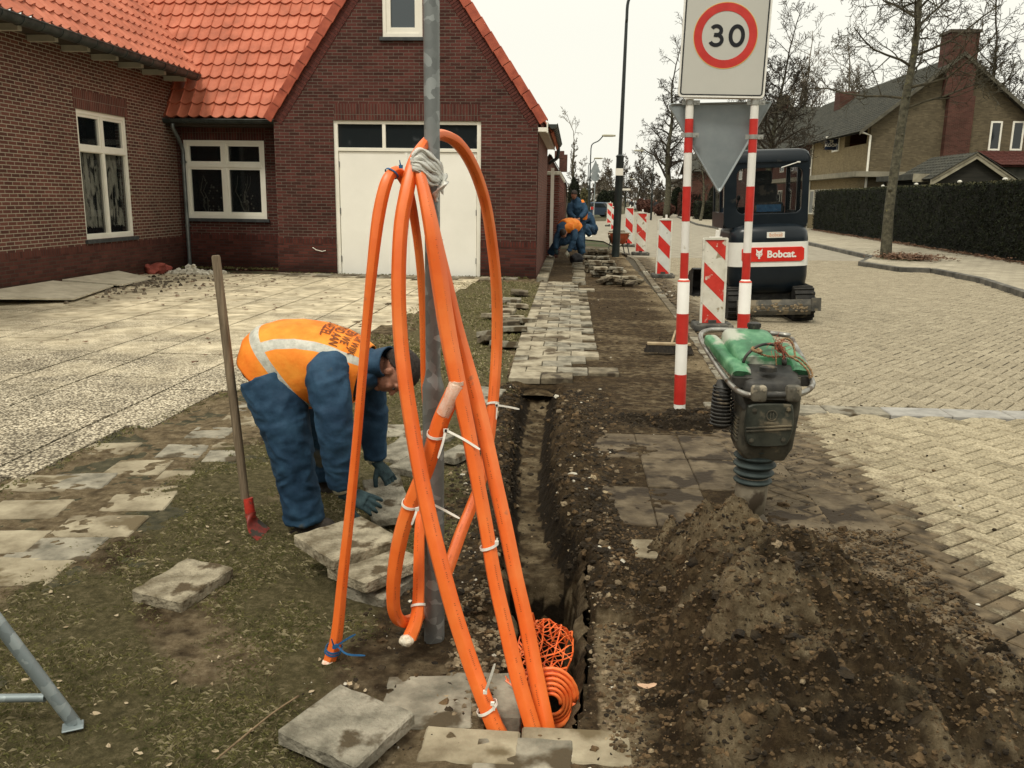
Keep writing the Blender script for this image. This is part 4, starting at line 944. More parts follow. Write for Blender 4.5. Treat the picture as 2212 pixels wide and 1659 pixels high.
# plastic tape holding the ducts to the post
M_TAPE = mat('foil', (.86, .84, .75), (.95, .94, .88), .22, 30, .003, spec=.8, stretch=(1, 1, 4)); M_TAPE.node_tree.nodes['Principled BSDF'].inputs['Alpha'].default_value = .72
mb = MB(); rg = random.Random(9)
for k in range(15):
    s_ = k/14; a0 = PY(889+rg.uniform(-4, 4), lerp(338, 362, s_)+rg.uniform(-4, 4), 2.835); a1 = PY(910, lerp(322, 374, s_), 2.845+rg.uniform(-.006, .004)); a2 = PY(932, lerp(333, 392, s_)+rg.uniform(-6, 6), 2.885+rg.uniform(-.008, .004)); a3 = PY(950, lerp(352, 405, s_)+rg.uniform(-6, 6), 2.94); a4 = PY(958, lerp(366, 420, s_), 3.0)
    q = catmull([a0, a1, a2, a3, a4], 5); R = []
    for i, p in enumerate(q):
        w_ = .008+.004*sin(i*.8+k); R.append([p+V((0, 0, w_)), p+V((0, -.003, 0)), p+V((0, 0, -w_)), p+V((0, .003, 0))])
    mb.rings(R)
for k in range(5):
    q = catmull([PY(958-k, 375+k*3, 2.99), PY(956+k, 398, 2.955-.01*k), PY(948-k*2, 414+k, 2.93), PY(940+k, 428+k*2, 2.94)], 5); R = []
    for i, p in enumerate(q): w_ = .012*(1-.4*i/len(q))*(1+.4*sin(i+k)); R.append([p+V((w_, 0, .002)), p+V((0, -.005, 0)), p+V((-w_, 0, -.002)), p+V((0, .004, 0))])
    mb.rings(R)
tag(mb.build('tape_wrap', M_TAPE, smooth=True), 'crumpled whitish plastic tape binding the orange ducts to the galvanised post', 'tape')
# ------------------------------------------------ in the hole: roll of orange mesh and a coil of duct
root = thing('mesh_roll', 'crushed roll of orange plastic netting stuffed behind the ducts in the hole', 'netting', (.0, 2.9, -.3))
mb = MB(); M_NET = mat('net_orange', (.80, .12, .02), (.95, .24, .06), .4, 20, spec=.5)
c0, c1 = PY(1130, 1395, 2.86), PY(1222, 1425, 2.86)
ax = (c1-c0).normalized(); rgn = random.Random(12); sd_ = V((0, 1, 0)); up_ = ax.cross(sd_)*-1
def netp(s, a):
    r = .105*(1+.20*sin(3*a+s*9)+.08*sin(7*a))*(1-.10*s); c = c0.lerp(c1, s*1.05-.05); return c+(up_*sin(a)+sd_*cos(a))*r
for k in range(20):
    a = 2*pi*k/20; q = [netp(s/9, a+1.5*s/9+.12*sin(k*2.1+s*.7)) for s in range(10)]; mb.tube(q, [(.0012, .0048)]*10, 6)
    if k % 2 == 0: a2 = a+.1; mb.tube([netp(s/9, a2-.8*s/9) for s in range(10)], .0016, 4)
for s in range(4): mb.tube([netp(s/3, 2*pi*i/24) for i in range(25)], .003, 4)
mb.build('netting', M_NET, root)
root = thing('duct_coil', 'coiled bright orange hose end standing on its side in the hole', 'coil', (.0, 2.6, -.3))
mb = MB(); c = PY(1192, 1520, 2.66); pts = []
for i in range(140):
    a = 2*pi*i/24; r = .030+.0062*i/24*1.35+.020*(i/140); pts.append(c+V((r*cos(a)*1.0, .03*(i/140)-.012*sin(a), r*sin(a)*1.35)))
mb.tube(pts, .0068, 7); 
for q in range(3): mb.tube([c+V(((.078-.004*q)*cos(2*pi*i/30), .02+q*.016, (.104-.004*q)*sin(2*pi*i/30))) for i in range(31)], .010, 8)
mb.build('coil', M_NET, root, smooth=True)
mb = MB(); mb.tube([PY(1092+8*k+3*sin(k), 1470+8*k, 2.66-.01*k) for k in range(5)]+[PY(1108, 1570, 2.6)], .003, 5)
for k in range(6): mb.tube(catmull([PY(1092+k*5, 1460+k*6, 2.72), PY(1108+k*4, 1510, 2.66), PY(1104+k*6, 1590, 2.62)], 4), .0022, 4)
mb.build('loose_strands', M_NET, root)
# ------------------------------------------------ loose concrete slabs
def tslab(label, c, wx, wy, t, rz, tilt=(0, 0), m=None, seed=1, group='loose concrete slabs round the digging'):
    mb = MB(); slab(mb, 0, 0, 0, wx, wy, t, rz, tilt, chip=.006, rng=random.Random(seed)); 
    return tag(mb.build('concrete_slab', m or M_LOOSE, loc=c, world=False), label, 'slab', group)
M_LOOSE = mat('loose_slab', (.13, .105, .065), (.40, .35, .25), .95, 10., .014, c3=(.27, .235, .165), bsc=60, spots=((.085, .062, .034), 6.5, .56))
M_LOOSEG = mat('loose_slab_grey', (.13, .118, .088), (.33, .30, .235), .95, 9., .012, c3=(.235, .215, .165), bsc=60, spots=((.075, .057, .033), 6, .58))
# placed from their top corners: centre between corners
def corners(a, b, c_, d, z): return [G(*p, z) for p in (a, b, c_, d)]
def from_corners(label, q, z, t, m, seed, tilt=(0, 0)):
    A, B, C, D = corners(*q, z); ctr = (A+B+C+D)/4; e = ((B-A)+(C-D))/2; f = ((D-A)+(C-B))/2
    tslab(label, (ctr.x, ctr.y, z-t/2), e.length, f.length, t, math.atan2(e.y, e.x), tilt, m, seed)
from_corners('single rectangular slab lying alone on the lawn left of the spade', ((275, 1275), (381, 1292), (515, 1228), (412, 1207)), .055, .055, M_LOOSE, 1, (.02, .03))
from_corners('big speckled slab in the front, its corner cut by the lower edge of the picture', ((592, 1578), (757, 1640), (908, 1545), (738, 1478)), .075, .05, M_LOOSEG, 2, (.02, .02))
from_corners('pale sandy slab by the feet of the bent worker, topmost of the heap', ((652, 1168), (738, 1210), (852, 1155), (762, 1108)), .17, .055, M_LOOSE, 3, (.0, .05))
from_corners('slab stacked under the pale one, its white-flecked end showing by the ducts', ((722, 1228), (810, 1262), (900, 1205), (815, 1165)), .12, .055, M_LOOSE, 4, (.02, -.04))
from_corners('lowest slab of the heap beside the post, half buried in soil', ((745, 1268), (830, 1292), (905, 1235), (800, 1215)), .05, .055, M_LOOSEG, 5, (.0, .02))
from_corners('dark slab tilted under the gloved hands of the bent worker', ((770, 1100), (845, 1110), (908, 1030), (815, 1050)), .12, .05, M_LOOSEG, 6, (.12, -.10))
from_corners('small grey slab lying flat behind the ducts in front of the trench edge', ((868, 1010), (925, 1020), (960, 975), (890, 965)), .05, .05, M_LOOSEG, 7, (0, .03))
from_corners('grey slab end poking out left of the trench just behind the post', ((965, 985), (1005, 990), (1010, 965), (970, 958)), .06, .05, M_LOOSEG, 8)
from_corners('slab leaning on the trench edge beside the far tiles', ((1010, 868), (1070, 872), (1085, 838), (1030, 835)), .06, .05, M_LOOSEG, 9, (0, .05))
from_corners('pale crumbling slab lump between post and trench', ((1040, 903), (1068, 905), (1072, 888), (1044, 886)), .08, .06, M_LOOSE, 10, (.1, .05))
from_corners('flat slab half under soil behind the gloved hand', ((838, 985), (910, 998), (940, 935), (870, 925)), .03, .05, M_LOOSEG, 11)
# ------------------------------------------------ trestle foot, bottom left
root = thing('trestle_barrier', 'grey galvanised tube foot of a trestle standing on the lawn in the front left corner', 'trestle', (-1.55, 2.3, 0))
M_GALV2 = galv('galvanised_tube', ((.20, .235, .24), (.36, .41, .41)))
a, b = PY(160, 1562, 2.34), PY(-60, 1270, 2.28); mb = MB(); mb.tube([b+(b-a)*.8, a], .0205, 20); mb.build('leg', M_GALV2, root, smooth=True, autos=40)
mb = MB(); c1 = PY(98, 1507, 2.325); mb.tube([c1, PY(-160, 1510, 2.31)], .0135, 16); mb.build('cross_tube', M_GALV2, root, smooth=True, autos=40)
mb = MB(); p = G(158, 1574, .0); mb.box((p.x, p.y, .008), (.062, .05, .006), rz=.5, ch=.002); mb.cyl((p.x, p.y, .010), a+V((0, 0, -.005)), .027, .021, 16); mb.build('foot_plate', M_GALV2, root, bevel=0)
# ------------------------------------------------ spade
root = thing('spade', 'upright spade with a grey wooden shaft and red socket stuck in the lawn', 'spade', (-1.55, 3.95, 0))
a, b, c = PY(466, 552, 4.02), PY(530, 1078, 3.98), PY(541, 1112, 3.975)
mb = MB(); ax = (b-a).normalized(); mb.tube([a-ax*.002, a, a+ax*.01, lerp(a, b, .3), lerp(a, b, .7), b], [.010, .0175, .0205, .0215, .0215, .0200], 16)
mb.build('shaft', mat('ash_wood', (.115, .085, .052), (.24, .185, .12), .8, 9, .002, c3=(.17, .13, .085), stretch=(6, 6, .5)), root, smooth=True, autos=50)
M_RED = mat('worn_red', (.32, .025, .016), (.52, .05, .032), .45, 14, .001, spots=((.14, .05, .035), 22, .56))
mb = MB(); mb.tube([PY(536, 1076, 3.975), PY(540, 1105, 3.97), PY(541, 1116, 3.97)], [.0235, .0245, .026], 16); mb.build('socket', M_RED, root, smooth=True, autos=40)
q = catmull([PY(541, 1106, 3.97), PY(544, 1122, 3.965), PY(556, 1142, 3.955), PY(574, 1158, 3.945), PY(592, 1170, 3.935), PY(606, 1179, 3.93)], 5); n = len(q)
mb = MB(); mb.tube(q, [((.022+.060*sstep(0, .45, i/n))*(1-.55*sstep(.6, 1, i/n)), .022*(1-sstep(0, .3, i/n))+.006) for i in range(n)], 18, up0=V((.12, 1, .25))); mb.build('blade', mat('blade_red_dark', (.10, .022, .016), (.34, .04, .028), .45, 12, .001, spots=((.05, .04, .03), 14, .52)), root, smooth=True, autos=40)
# ------------------------------------------------ scraps
mb = MB(); mb.tube(catmull([PY(468, 1640, 2.1), G(540, 1580, .03), G(590, 1540, .02), G(645, 1503, .015)], 4), .0035, 6); tag(mb.build('stick', mat('twig_brown', (.16, .11, .06), (.26, .19, .11), .8, 30), smooth=True), 'thin dry stick lying across the lawn near the front slab', 'stick')
def leafmb(r, seed, lobes=5, curl=.25):
    rg = random.Random(seed); mb = MB(); n = 22; vs = [V((0, 0, 0))]
    for i in range(n):
        a = 2*pi*i/n; k = r*(.78+.22*abs(sin(a*lobes/2+1))+rg.uniform(-.05, .05)); vs.append(V((k*cos(a), k*sin(a)*.8, curl*r*(cos(a)**2-.3)+rg.uniform(-.02, .02)*r)))
    mb.add(vs, [(0, 1+i, 1+(i+1) % n) for i in range(n)]); return mb
for (px, py, r, lab, c, z) in [(1398, 1484, .034, 'large pinkish tan leaf lying on the soil right of the hole', ((.50, .32, .20), (.62, .42, .28)), .085), (210, 1545, .018, 'small tan leaf beside the trestle foot', ((.36, .28, .17), (.45, .36, .24)), .02), (755, 1020+460, .012, 'dry leaf by the end of the left duct', ((.36, .28, .17), (.45, .36, .24)), .02)]:
    mb = leafmb(r, px); p = G(px, py, z); mb.tube([(0, .6*r, 0), (r*.2, 1.2*r, .2*r)], .0012, 4); o = mb.build('fallen_leaf', mat('leaf%d' % px, c[0], c[1], .7, 30, .003), loc=p+V((0, 0, .006)), world=False, smooth=True); o.rotation_euler = (.25, .1, px); tag(o, lab, 'leaf')
# ------------------------------------------------ people
M_SKIN = mat('skin', (.30, .135, .085), (.42, .20, .13), .5, 25, .001, spec=.35); M_HAIR = mat('dark_hair', (.014, .010, .008), (.045, .030, .022), .65, 60, .004, stretch=(1, 1, 4))
M_BLUE = mat('overall_blue', (.009, .032, .068), (.026, .070, .125), .75, 7, .010, c3=(.016, .048, .092), bsc=14)
M_BLUEK = mat('overall_blue_muddy', (.009, .032, .068), (.028, .076, .135), .75, 6, .010, c3=(.017, .051, .098), bsc=13, spots=((.10, .095, .07), 3.6, .63))
M_VEST = mat('vest_orange', (.86, .19, .02), (.95, .34, .045), .65, 6, .004, c3=(.92, .26, .03), spec=.2, bsc=25); M_REFL = mat('reflective_grey', (.40, .40, .34), (.62, .61, .53), .45, 30, .002)
M_GLOVE = mat('glove', (.012, .028, .034), (.035, .065, .072), .8, 30, .002); M_BOOT = mat('boot', (.012, .010, .009), (.05, .04, .03), .8, 14, .003)
M_CUFF = mat('cuff', (.40, .38, .28), (.55, .52, .40), .9, 40)
def basis(fwd, up):
    f = V(fwd).normalized(); u = V(up); u = (u-f*u.dot(f)).normalized(); l = u.cross(f); return Matrix((f, l, u)).transposed()
def head(parent, c, fwd, up, s=1., hair=M_HAIR, cap=False, vox=.0045):
    """head with face and ears; local x forward, z up; c = centre of the skull"""
    B = Matrix.Translation(c) @ basis(fwd, up).to_4x4() @ Matrix.Scale(s, 4)
    mb = MB()
    mb.sph((-.012, 0, .02), .095, 3, M=B, sc=(1.02, .80, .98)); mb.sph((.022, 0, -.035), .072, 3, M=B, sc=(.92, .88, 1.15)); mb.sph((.052, 0, -.098), .030, 2, M=B, sc=(.9, 1.1, .8))
    mb.sph((.068, 0, .012), .030, 2, M=B, sc=(.7, 2.0, .6)); mb.sph((.094, 0, -.032), .014, 2, M=B, sc=(1.1, .9, 1.0)); mb.tube([B @ V((.078, 0, .008)), B @ V((.092, 0, -.025))], [.008*s, .012*s], 8)
    mb.sph((.074, 0, -.066), .014, 2, M=B, sc=(.8, 1.7, .45)); mb.sph((.072, 0, -.078), .013, 2, M=B, sc=(.8, 1.5, .5))
    for q in (1, -1):
        mb.sph((.058, .038*q, -.030), .022, 2, M=B); mb.sph((-.002, .076*q, -.015), .024, 2, M=B, sc=(.7, .35, 1.15)); mb.sph((-.008, .084*q, -.008), .015, 2, M=B, sc=(.8, .4, 1.3))
    mb.tube([B @ V((-.03, 0, -.03)), B @ V((-.05, 0, -.15))], .052*s, 14)
    o = remeshed(mb, vox*s, 2); h = o.build('head', M_SKIN, parent, smooth=True)
    mb = MB()
    for q in (1, -1):
        mb.sph((.079, .030*q, -.008), .0095, 2, M=B, sc=(.7, 1.2, .6))
    mb.build('eyes', mat('eye', (.05, .04, .035), rough=.25), h, smooth=True)
    mb = MB(); bm = bmesh.new(); bmesh.ops.create_icosphere(bm, subdivisions=5, radius=1)
    kill = [v for v in bm.verts if (v.co.z < -.05+.75*v.co.x+.08*noise.noise(v.co*9) if not cap else v.co.z < .25+.18*v.co.x) or (v.co.z < -.62)]
    bmesh.ops.delete(bm, geom=kill, context='VERTS')
    for v in bm.verts:
        k = 1+.035*noise.noise(V((v.co.x*9, v.co.y*14, v.co.z*4)))+.02*noise.noise(v.co*30); v.co = V((v.co.x*.1035*k-.016, v.co.y*.0845*k, v.co.z*.101*k+.022))
    r = bmesh.ops.solidify(bm, geom=list(bm.faces), thickness=-.004)
    mb.bm(bm, M=B); mb.build('hair' if not cap else 'beanie', hair, h, smooth=True)
    return h
def hand(parent, wr, d, n_, s=1., m=M_GLOVE, thumb=1, curl=.6, name='glove', spread=.16, vox=.0035):
    """wrist, pointing direction, back-of-hand normal; five separate fingers"""
    B = Matrix.Translation(wr) @ basis(d, n_).to_4x4() @ Matrix.Scale(s, 4); P = lambda *a: B @ V(a)
    mb = MB(); mb.tube([P(-.035, 0, 0), P(.0, 0, 0), P(.04, 0, 0), P(.085, 0, -.004)], [(.024*s, .030*s), (.021*s, .030*s), (.020*s, .041*s), (.016*s, .043*s)], 14, up0=(B.to_3x3() @ V((0, 0, 1))).normalized())
    for k, (y, L_, r) in enumerate([(.031, .070, .0102), (.0105, .080, .0108), (-.0105, .075, .0104), (-.030, .058, .0094)]):
        a = spread*(y/.03); p = V((.078, y, -.002)); ang = -.12; pts = [P(*p)]; dirx, diry = cos(a), sin(a)
        for seg, fr in enumerate((.45, .32, .25)):
            ang -= curl*(.55+.25*seg+.10*k); p = p+V((dirx*cos(ang), diry*cos(ang), sin(ang)))*L_*fr; pts.append(P(*p))
        mb.tube(pts, [r*s*1.05, r*s, r*.95*s, r*.78*s], 9); mb.sph(pts[-1], r*.8*s, 1)
    y = thumb; p0 = P(.018, .026*y, -.006); p1 = P(.045, .055*y, -.022); p2 = P(.070, .066*y, -.036); p3 = P(.088, .066*y, -.050); mb.tube([p0, p1, p2, p3], [.015*s, .013*s, .0115*s, .009*s], 9); mb.sph(p3, .009*s, 1)
    return remeshed(mb, vox*s, 2).build(name, m, parent, smooth=True)
def limb(mb, P, n=20, e=1.): # P: (point, radius)
    pts = catmull([p for p, _ in P], 5); rr = []
    for i in range(len(P)-1): rr += [lerp(P[i][1], P[i+1][1], k/5) for k in range(5)]
    rr.append(P[-1][1]); mb.tube(pts, [(r*e, r) for r in rr], n)
# ---- the bent worker in front
WK = thing('person', 'worker in blue overalls and orange vest bent double over slabs beside the orange ducts', 'person', (-1.35, 4.05, 0))
Q = PY
mb = MB()
limb(mb, [(Q(566, 815, 4.18), .150), (Q(585, 800, 4.18), .160), (Q(640, 792, 4.18), .165), (Q(700, 792, 4.16), .160), (Q(750, 798, 4.15), .140), (Q(790, 796, 4.14), .115), (Q(815, 795, 4.14), .085)])
limb(mb, [(Q(580, 815, 4.05), .140), (Q(603, 875, 4.02), .134), (Q(624, 950, 3.99), .108), (Q(640, 1030, 4.0), .096), (Q(652, 1085, 4.01), .094), (Q(657, 1122, 4.02), .098)])
limb(mb, [(Q(610, 830, 4.38), .14), (Q(655, 895, 4.48), .118), (Q(684, 955, 4.56), .095), (Q(696, 1005, 4.60), .088), (Q(700, 1030, 4.61), .088)])
limb(mb, [(Q(735, 790, 4.04), .085), (Q(706, 806, 3.94), .094), (Q(713, 855, 3.89), .096), (Q(726, 930, 3.87), .084), (Q(733, 1000, 3.89), .073), (Q(738, 1050, 3.91), .060)])
limb(mb, [(Q(775, 785, 4.28), .09), (Q(795, 815, 4.36), .09), (Q(803, 870, 4.40), .082), (Q(805, 925, 4.42), .076), (Q(812, 990, 4.42), .057)])
ov = remeshed(mb, .009, 3, fold=.0085, fsc=8.5, seed=3); ovo = ov.build('overalls', M_BLUEK, WK, smooth=True)
# hood lying open round the neck
mb = MB(); R = []
for i in range(13):
    t = i/12; c = Q(lerp(800, 838, t), lerp(788, 780, t), 4.14); a = lerp(.115, .118, t); 
    R.append([c+V((.02*cos(k*2*pi/24), a*.95*cos(k*2*pi/24), a*.62*sin(k*2*pi/24)))*(1+.06*noise.noise(V((t*3, cos(k*2*pi/24)*2, sin(k*2*pi/24)*2)))) for k in range(24)])
R2 = [[c.lerp(sum((q for q in r), V((0, 0, 0)))/24, .10) for c in r] for r in R[::-1]]
mb.rings(R+R2, caps=False); mb.build('hood', M_BLUE, ovo, smooth=True)
# vest: rings between a back line and a belly line
Tp = [(521, 765), (533, 727), (560, 703), (600, 692), (650, 691), (700, 698), (745, 712), (782, 731), (804, 748)]
Bp = [(668, 882), (680, 878), (692, 872), (703, 868), (716, 865), (728, 866), (745, 872), (760, 872), (772, 865)]
def vs(t, th, out=0.):
    t = max(0, min(.9999, t))*(len(Tp)-1); i = int(t); f = t-i; f2 = f
    a = V((lerp(Tp[i][0], Tp[i+1][0], f), lerp(Tp[i][1], Tp[i+1][1], f), 0)); b = V((lerp(Bp[i][0], Bp[i+1][0], f), lerp(Bp[i][1], Bp[i+1][1], f), 0))
    A, Bq = Q(a.x, a.y, 4.16), Q(b.x, b.y, 4.16); c = (A+Bq)/2; h = (A-Bq)/2; tt = t/(len(Tp)-1)
    lat = lerp(.215, .235, min(1, tt*2)) if tt < .8 else lerp(.235, .175, (tt-.8)/.2)
    ct, st = cos(th), sin(th); e = .86
    ct = math.copysign(abs(ct)**e, ct); st = math.copysign(abs(st)**e, st)
    p = c+h*ct*(1+out/h.length)+V((0, -1, 0))*st*(lat+out)
    q = V((p.x*7, p.y*7, p.z*4)); k = noise.noise(q+V((noise.noise(q*.6), 0, 0)))*.5+.5*noise.noise(q*2.3)
    return p+(p-c).normalized()*k*.012*(1-.6*max(0, ct))
mb = MB(); NT, NH = 60, 72; R = []
for i in range(NT+1): R.append([vs(i/NT, 2*pi*j/NH) for j in range(NH)])
mb.rings(R, caps=False)
for i in range(NT):
    for j in range(NH):
        t = (i+.5)/NT; th = (j+.5)/NH*2*pi; d = min(th, 2*pi-th)     # angle from the spine
        band = .20 < t < .285 or (.9 < d < 1.17 and t > .285) or (.86 < t < .93 and d > .55 and d < 1.3 and False)
        if .70 < t < .80 and .95 < d < 2.1: band = True
        mb.mi[i*NH+j] = 1 if band else 0
inn = [[p.lerp(sum(r, V((0, 0, 0)))/len(r), .02) for p in r] for r in (R[0], R[-1])]
vest = mb.build('vest', [M_VEST, M_REFL], WK, smooth=True); so_ = vest.modifiers.new('s', 'SOLIDIFY'); so_.thickness = .006; so_.offset = -1
# lettering across the shoulders, wrapped on to the cloth
def vest_text(txt, t0, th_end, size):
    cu = bpy.data.curves.new('t', 'FONT'); cu.body = txt; cu.size = 1; cu.align_x = 'RIGHT'; cu.resolution_u = 3; cu.offset = .012
    o = bpy.data.objects.new('t', cu); COL.objects.link(o); dg = bpy.context.evaluated_depsgraph_get(); ev = o.evaluated_get(dg); em = ev.to_mesh()
    bm = bmesh.new(); bm.from_mesh(em); bmesh.ops.triangulate(bm, faces=bm.faces); bmesh.ops.subdivide_edges(bm, edges=[e for e in bm.edges if e.calc_length() > .35], cuts=2)
    o2 = MB(); bm.verts.index_update()
    o2.v = [vs(t0+v.co.y*size/.62, th_end+v.co.x*size/.215, .0045) for v in bm.verts]; o2.f = [tuple(v.index for v in f.verts) for f in bm.faces]; o2.mi = [0]*len(o2.f)
    bm.free(); ev.to_mesh_clear(); bpy.data.objects.remove(o); return o2
M_VTXT = mat('vest_print', (.16, .05, .02))
mbt = MB()
for txt, t0, te in (("K OR WIJK", .845, .92), ("TEN WE", .775, .66), ("LAND AAN", .71, .84), ("SVEZEL.", .645, .62)):
    q = vest_text(txt, t0, te, .050); mbt.add(q.v, q.f)
mbt.build('back_print', M_VTXT, vest)
hd = head(WK, Q(856, 806, 4.16), (.12, -.30, -.95), (.97, -.10, .16), 1.02)
h1 = hand(WK, Q(752, 1068, 3.92), (.92, -.12, -.28), (.2, -.75, .65), 1.12, thumb=-1, curl=.30); h2 = hand(WK, Q(818, 1003, 4.40), (.62, -.12, -.72), (.55, -.35, .55), 1.12, thumb=-1, curl=.42)
mb = MB(); mb.tube([Q(737, 1046, 3.91), Q(741, 1060, 3.915)], [.052, .045], 18); mb.tube([Q(811, 985, 4.42), Q(815, 998, 4.41)], [.052, .042], 18); mb.build('cuffs', M_CUFF, ovo, smooth=True)
for (x, y, Y, dx) in ((652, 1142, 4.02, 1), (704, 1036, 4.62, 1)):
    mb = MB(); p = Q(x, y, Y); p.z = max(p.z, .05); mb.sph(p+V((.02, 0, 0)), .075, 3, sc=(1.0, .62, .75)); mb.sph(p+V((.10, 0, -.02)), .055, 3, sc=(1.35, .8, .75)); mb.lo((p.x-.06, p.y-.045, p.z-.075), (p.x+.17, p.y+.045, p.z-.05)); remeshed(mb, .009, 2).build('boot', M_BOOT, WK, smooth=True)
# ---- the men further up the footpath
def worker(name, label, parts, hd_, hands, boots, vest=None, m=M_BLUE, cap=False, vox=.018, skin_hands=True, group=None, vm=M_VEST):
    """parts: list of limb lists [(point, radius)...]"""
    c = boots[0][0]; W = thing('person', label, 'person', (c.x, c.y, 0), group=group); mb = MB()
    for P in parts: limb(mb, P, 16)
    remeshed(mb, vox, 3, fold=.012, fsc=5, seed=c.x).build('clothing', m, W, smooth=True)
    if vest:
        mb = MB()
        for P in vest[:-1] if isinstance(vest[-1], str) else vest: limb(mb, P, 18)
        v_ = remeshed(mb, vox, 2, fold=.006); v_.build('vest', vm, W, smooth=True)
    head(W, *hd_, cap=cap, vox=.009)
    for h in hands: hand(W, *h[:3], 1.05, m=h[3] if len(h) > 3 else M_GLOVE, vox=.006)
    for p, d in boots:
        mb = MB(); d = V(d).normalized(); mb.sph(p+V((0, 0, .06)), .065, 2, sc=(1, 1, .9)); mb.tube([p+V((0, 0, .045))-d*.06, p+V((0, 0, .04))+d*.18], [.05, .04], 10); remeshed(mb, .012, 2).build('boot', M_BOOT, W, smooth=True)
    return W
Y2 = 23.6
a = lambda x, y, Y=Y2: PY(x, y, Y)
W2 = worker('p', 'far worker bent forward with head down, orange vest, leaning over the footpath tiles', [
    [(a(1250, 505, 24.0), .15), (a(1240, 490, 23.9), .18), (a(1228, 488), .18), (a(1214, 492, 23.3), .15), (a(1210, 497, 23.2), .10)],
    [(a(1250, 505, 24.0), .14), (a(1252, 525, 23.8), .12), (a(1258, 548, 23.8), .09)], [(a(1240, 503, 24.0), .15), (a(1222, 520, 23.7), .12), (a(1205, 525, 23.6), .11), (a(1189, 548, 23.7), .10)],
    [(a(1240, 498, 23.3), .10), (a(1240, 515, 23.1), .085), (a(1233, 535, 23.0), .07), (a(1226, 543, 22.9), .05)], [(a(1211, 497, 23.2), .10), (a(1203, 515, 23.1), .08), (a(1200, 538, 23.0), .06)]],
    (a(1217, 505, 22.95), (0, -.25, -.97), (-.35, -.9, .15), 1.05), [(a(1226, 544, 22.9), (-.3, -.2, -.9), (0, -1, 0), M_CUFF), (a(1200, 540, 23.0), (.3, -.2, -.9), (0, -1, 0))],
    [(G(1260, 558), (0, -1, 0)), (G(1192, 556), (0, -1, 0))], vest=[[(a(1249, 497, 23.95), .17), (a(1240, 489, 23.9), .20), (a(1228, 487), .205), (a(1216, 490, 23.35), .18)], [(a(1212, 493, 23.3), .13), (a(1240, 494, 23.3), .125)]])
a = lambda x, y, Y=25.6: PY(x, y, Y)
W3 = worker('p', 'far worker standing behind the bent one, looking down, orange vest over blue jacket', [
    [(a(1252, 478), .15), (a(1250, 462), .18), (a(1246, 445, 25.55), .20), (a(1244, 434, 25.5), .14), (a(1242, 428, 25.45), .07)],
    [(a(1256, 480), .13), (a(1256, 505), .11), (a(1258, 530), .085), (a(1258, 542), .08)], [(a(1247, 480), .13), (a(1244, 505), .11), (a(1243, 540), .08)],
    [(a(1258, 440, 25.5), .10), (a(1264, 457, 25.4), .085), (a(1252, 472, 25.2), .06)], [(a(1234, 441, 25.5), .10), (a(1231, 460, 25.4), .085), (a(1242, 472, 25.2), .06)]],
    (a(1240, 421, 25.35), (-.3, -.75, -.6), (0, -.45, .8), 1.02), [(a(1250, 473, 25.15), (-.8, -.3, -.4), (0, -.6, .8), M_SKIN), (a(1243, 473, 25.15), (.8, -.3, -.3), (0, -.6, .8), M_SKIN)],
    [(V((a(1258, 540).x, 25.6, 0)), (.1, -1, 0)), (V((a(1244, 540).x, 25.6, 0)), (-.2, -1, 0))], vest=[[(a(1258, 474, 25.62), .135), (a(1258, 460, 25.6), .155), (a(1253, 446, 25.6), .18), (a(1249, 435, 25.6), .15)]])
a = lambda x, y, Y=27.6: PY(x, y, Y)
W4 = worker('p', 'far worker in dark blue squatting behind the other two, white shoe showing', [
    [(a(1268, 500), .17), (a(1274, 486), .19), (a(1270, 470), .18), (a(1263, 462), .11)],
    [(a(1277, 497, 27.5), .14), (a(1268, 492, 27.2), .12), (a(1264, 494, 27.0), .11), (a(1275, 508, 27.1), .08)], [(a(1280, 490), .15), (a(1283, 497), .13), (a(1281, 507), .08)],
    [(a(1272, 470, 27.4), .10), (a(1262, 476, 27.2), .08), (a(1253, 478, 27.0), .06)]],
    (a(1258, 459, 27.4), (-.7, -.3, -.5), (0, -.2, .9), 1.0), [(a(1252, 478, 27.0), (-.8, -.3, -.4), (0, -.6, .8), M_SKIN)], [(G(1276, 513), (.1, -1, 0)), (G(1266, 514), (-.2, -1, 0))], vox=.02)
for o in bpy.data.objects:
    if o.parent == W4 and o.name.startswith('boot'): o.data.materials[0] = M_WHITE
# ------------------------------------------------ heaps of soil
HC = [(.12, 0), (.30, .02), (.42, .12), (.52, .30), (.60, .41), (.66, .44), (.79, .40), (.94, .33), (1.18, .21), (1.42, .09), (1.70, 0)]
def heap_z(x, y):
    y0 = 3.58-.30*sstep(.8, 1.4, x); wf = 2.35; sp_ = 1+.42*max(0, y0-y)
    xs = .64+(x-.64)/sp_ if x > .64 else .64+(x-.64)/(1+.16*max(0, y0-y))
    h = interp(HC, xs+.03*nz(x, y, 3.3, 30)); dy = y-y0
    h *= max(0, 1-dy/.60) if dy > 0 else max(0, 1-(-dy/wf))**.88
    h = max(h, .07*max(0, 1-math.hypot((x-.95)/.8, (y-2.5)/1.1)))
    k = min(1, h/.05)
    ridge = 1-abs(fbm(x*1.3, y*.8, 3.2, 40, 3))*2
    vd = noise.voronoi(V((x*17, y*17, 3)))[0]; vd2 = noise.voronoi(V((x*38, y*38, 7)))[0]
    vd3 = noise.voronoi(V((x*7, y*7, 5)))[0]; h += k*(.050*(.45-vd[0])+.026*(.45-vd2[0])+.075*(.40-vd3[0]))
    h += k*(.065*fbm(x, y, 3.4, 31, 4)+.045*fbm(x, y, 9., 33, 4)+.022*fbm(x, y, 24., 35, 3)+.040*(ridge-.6))
    return h-.022
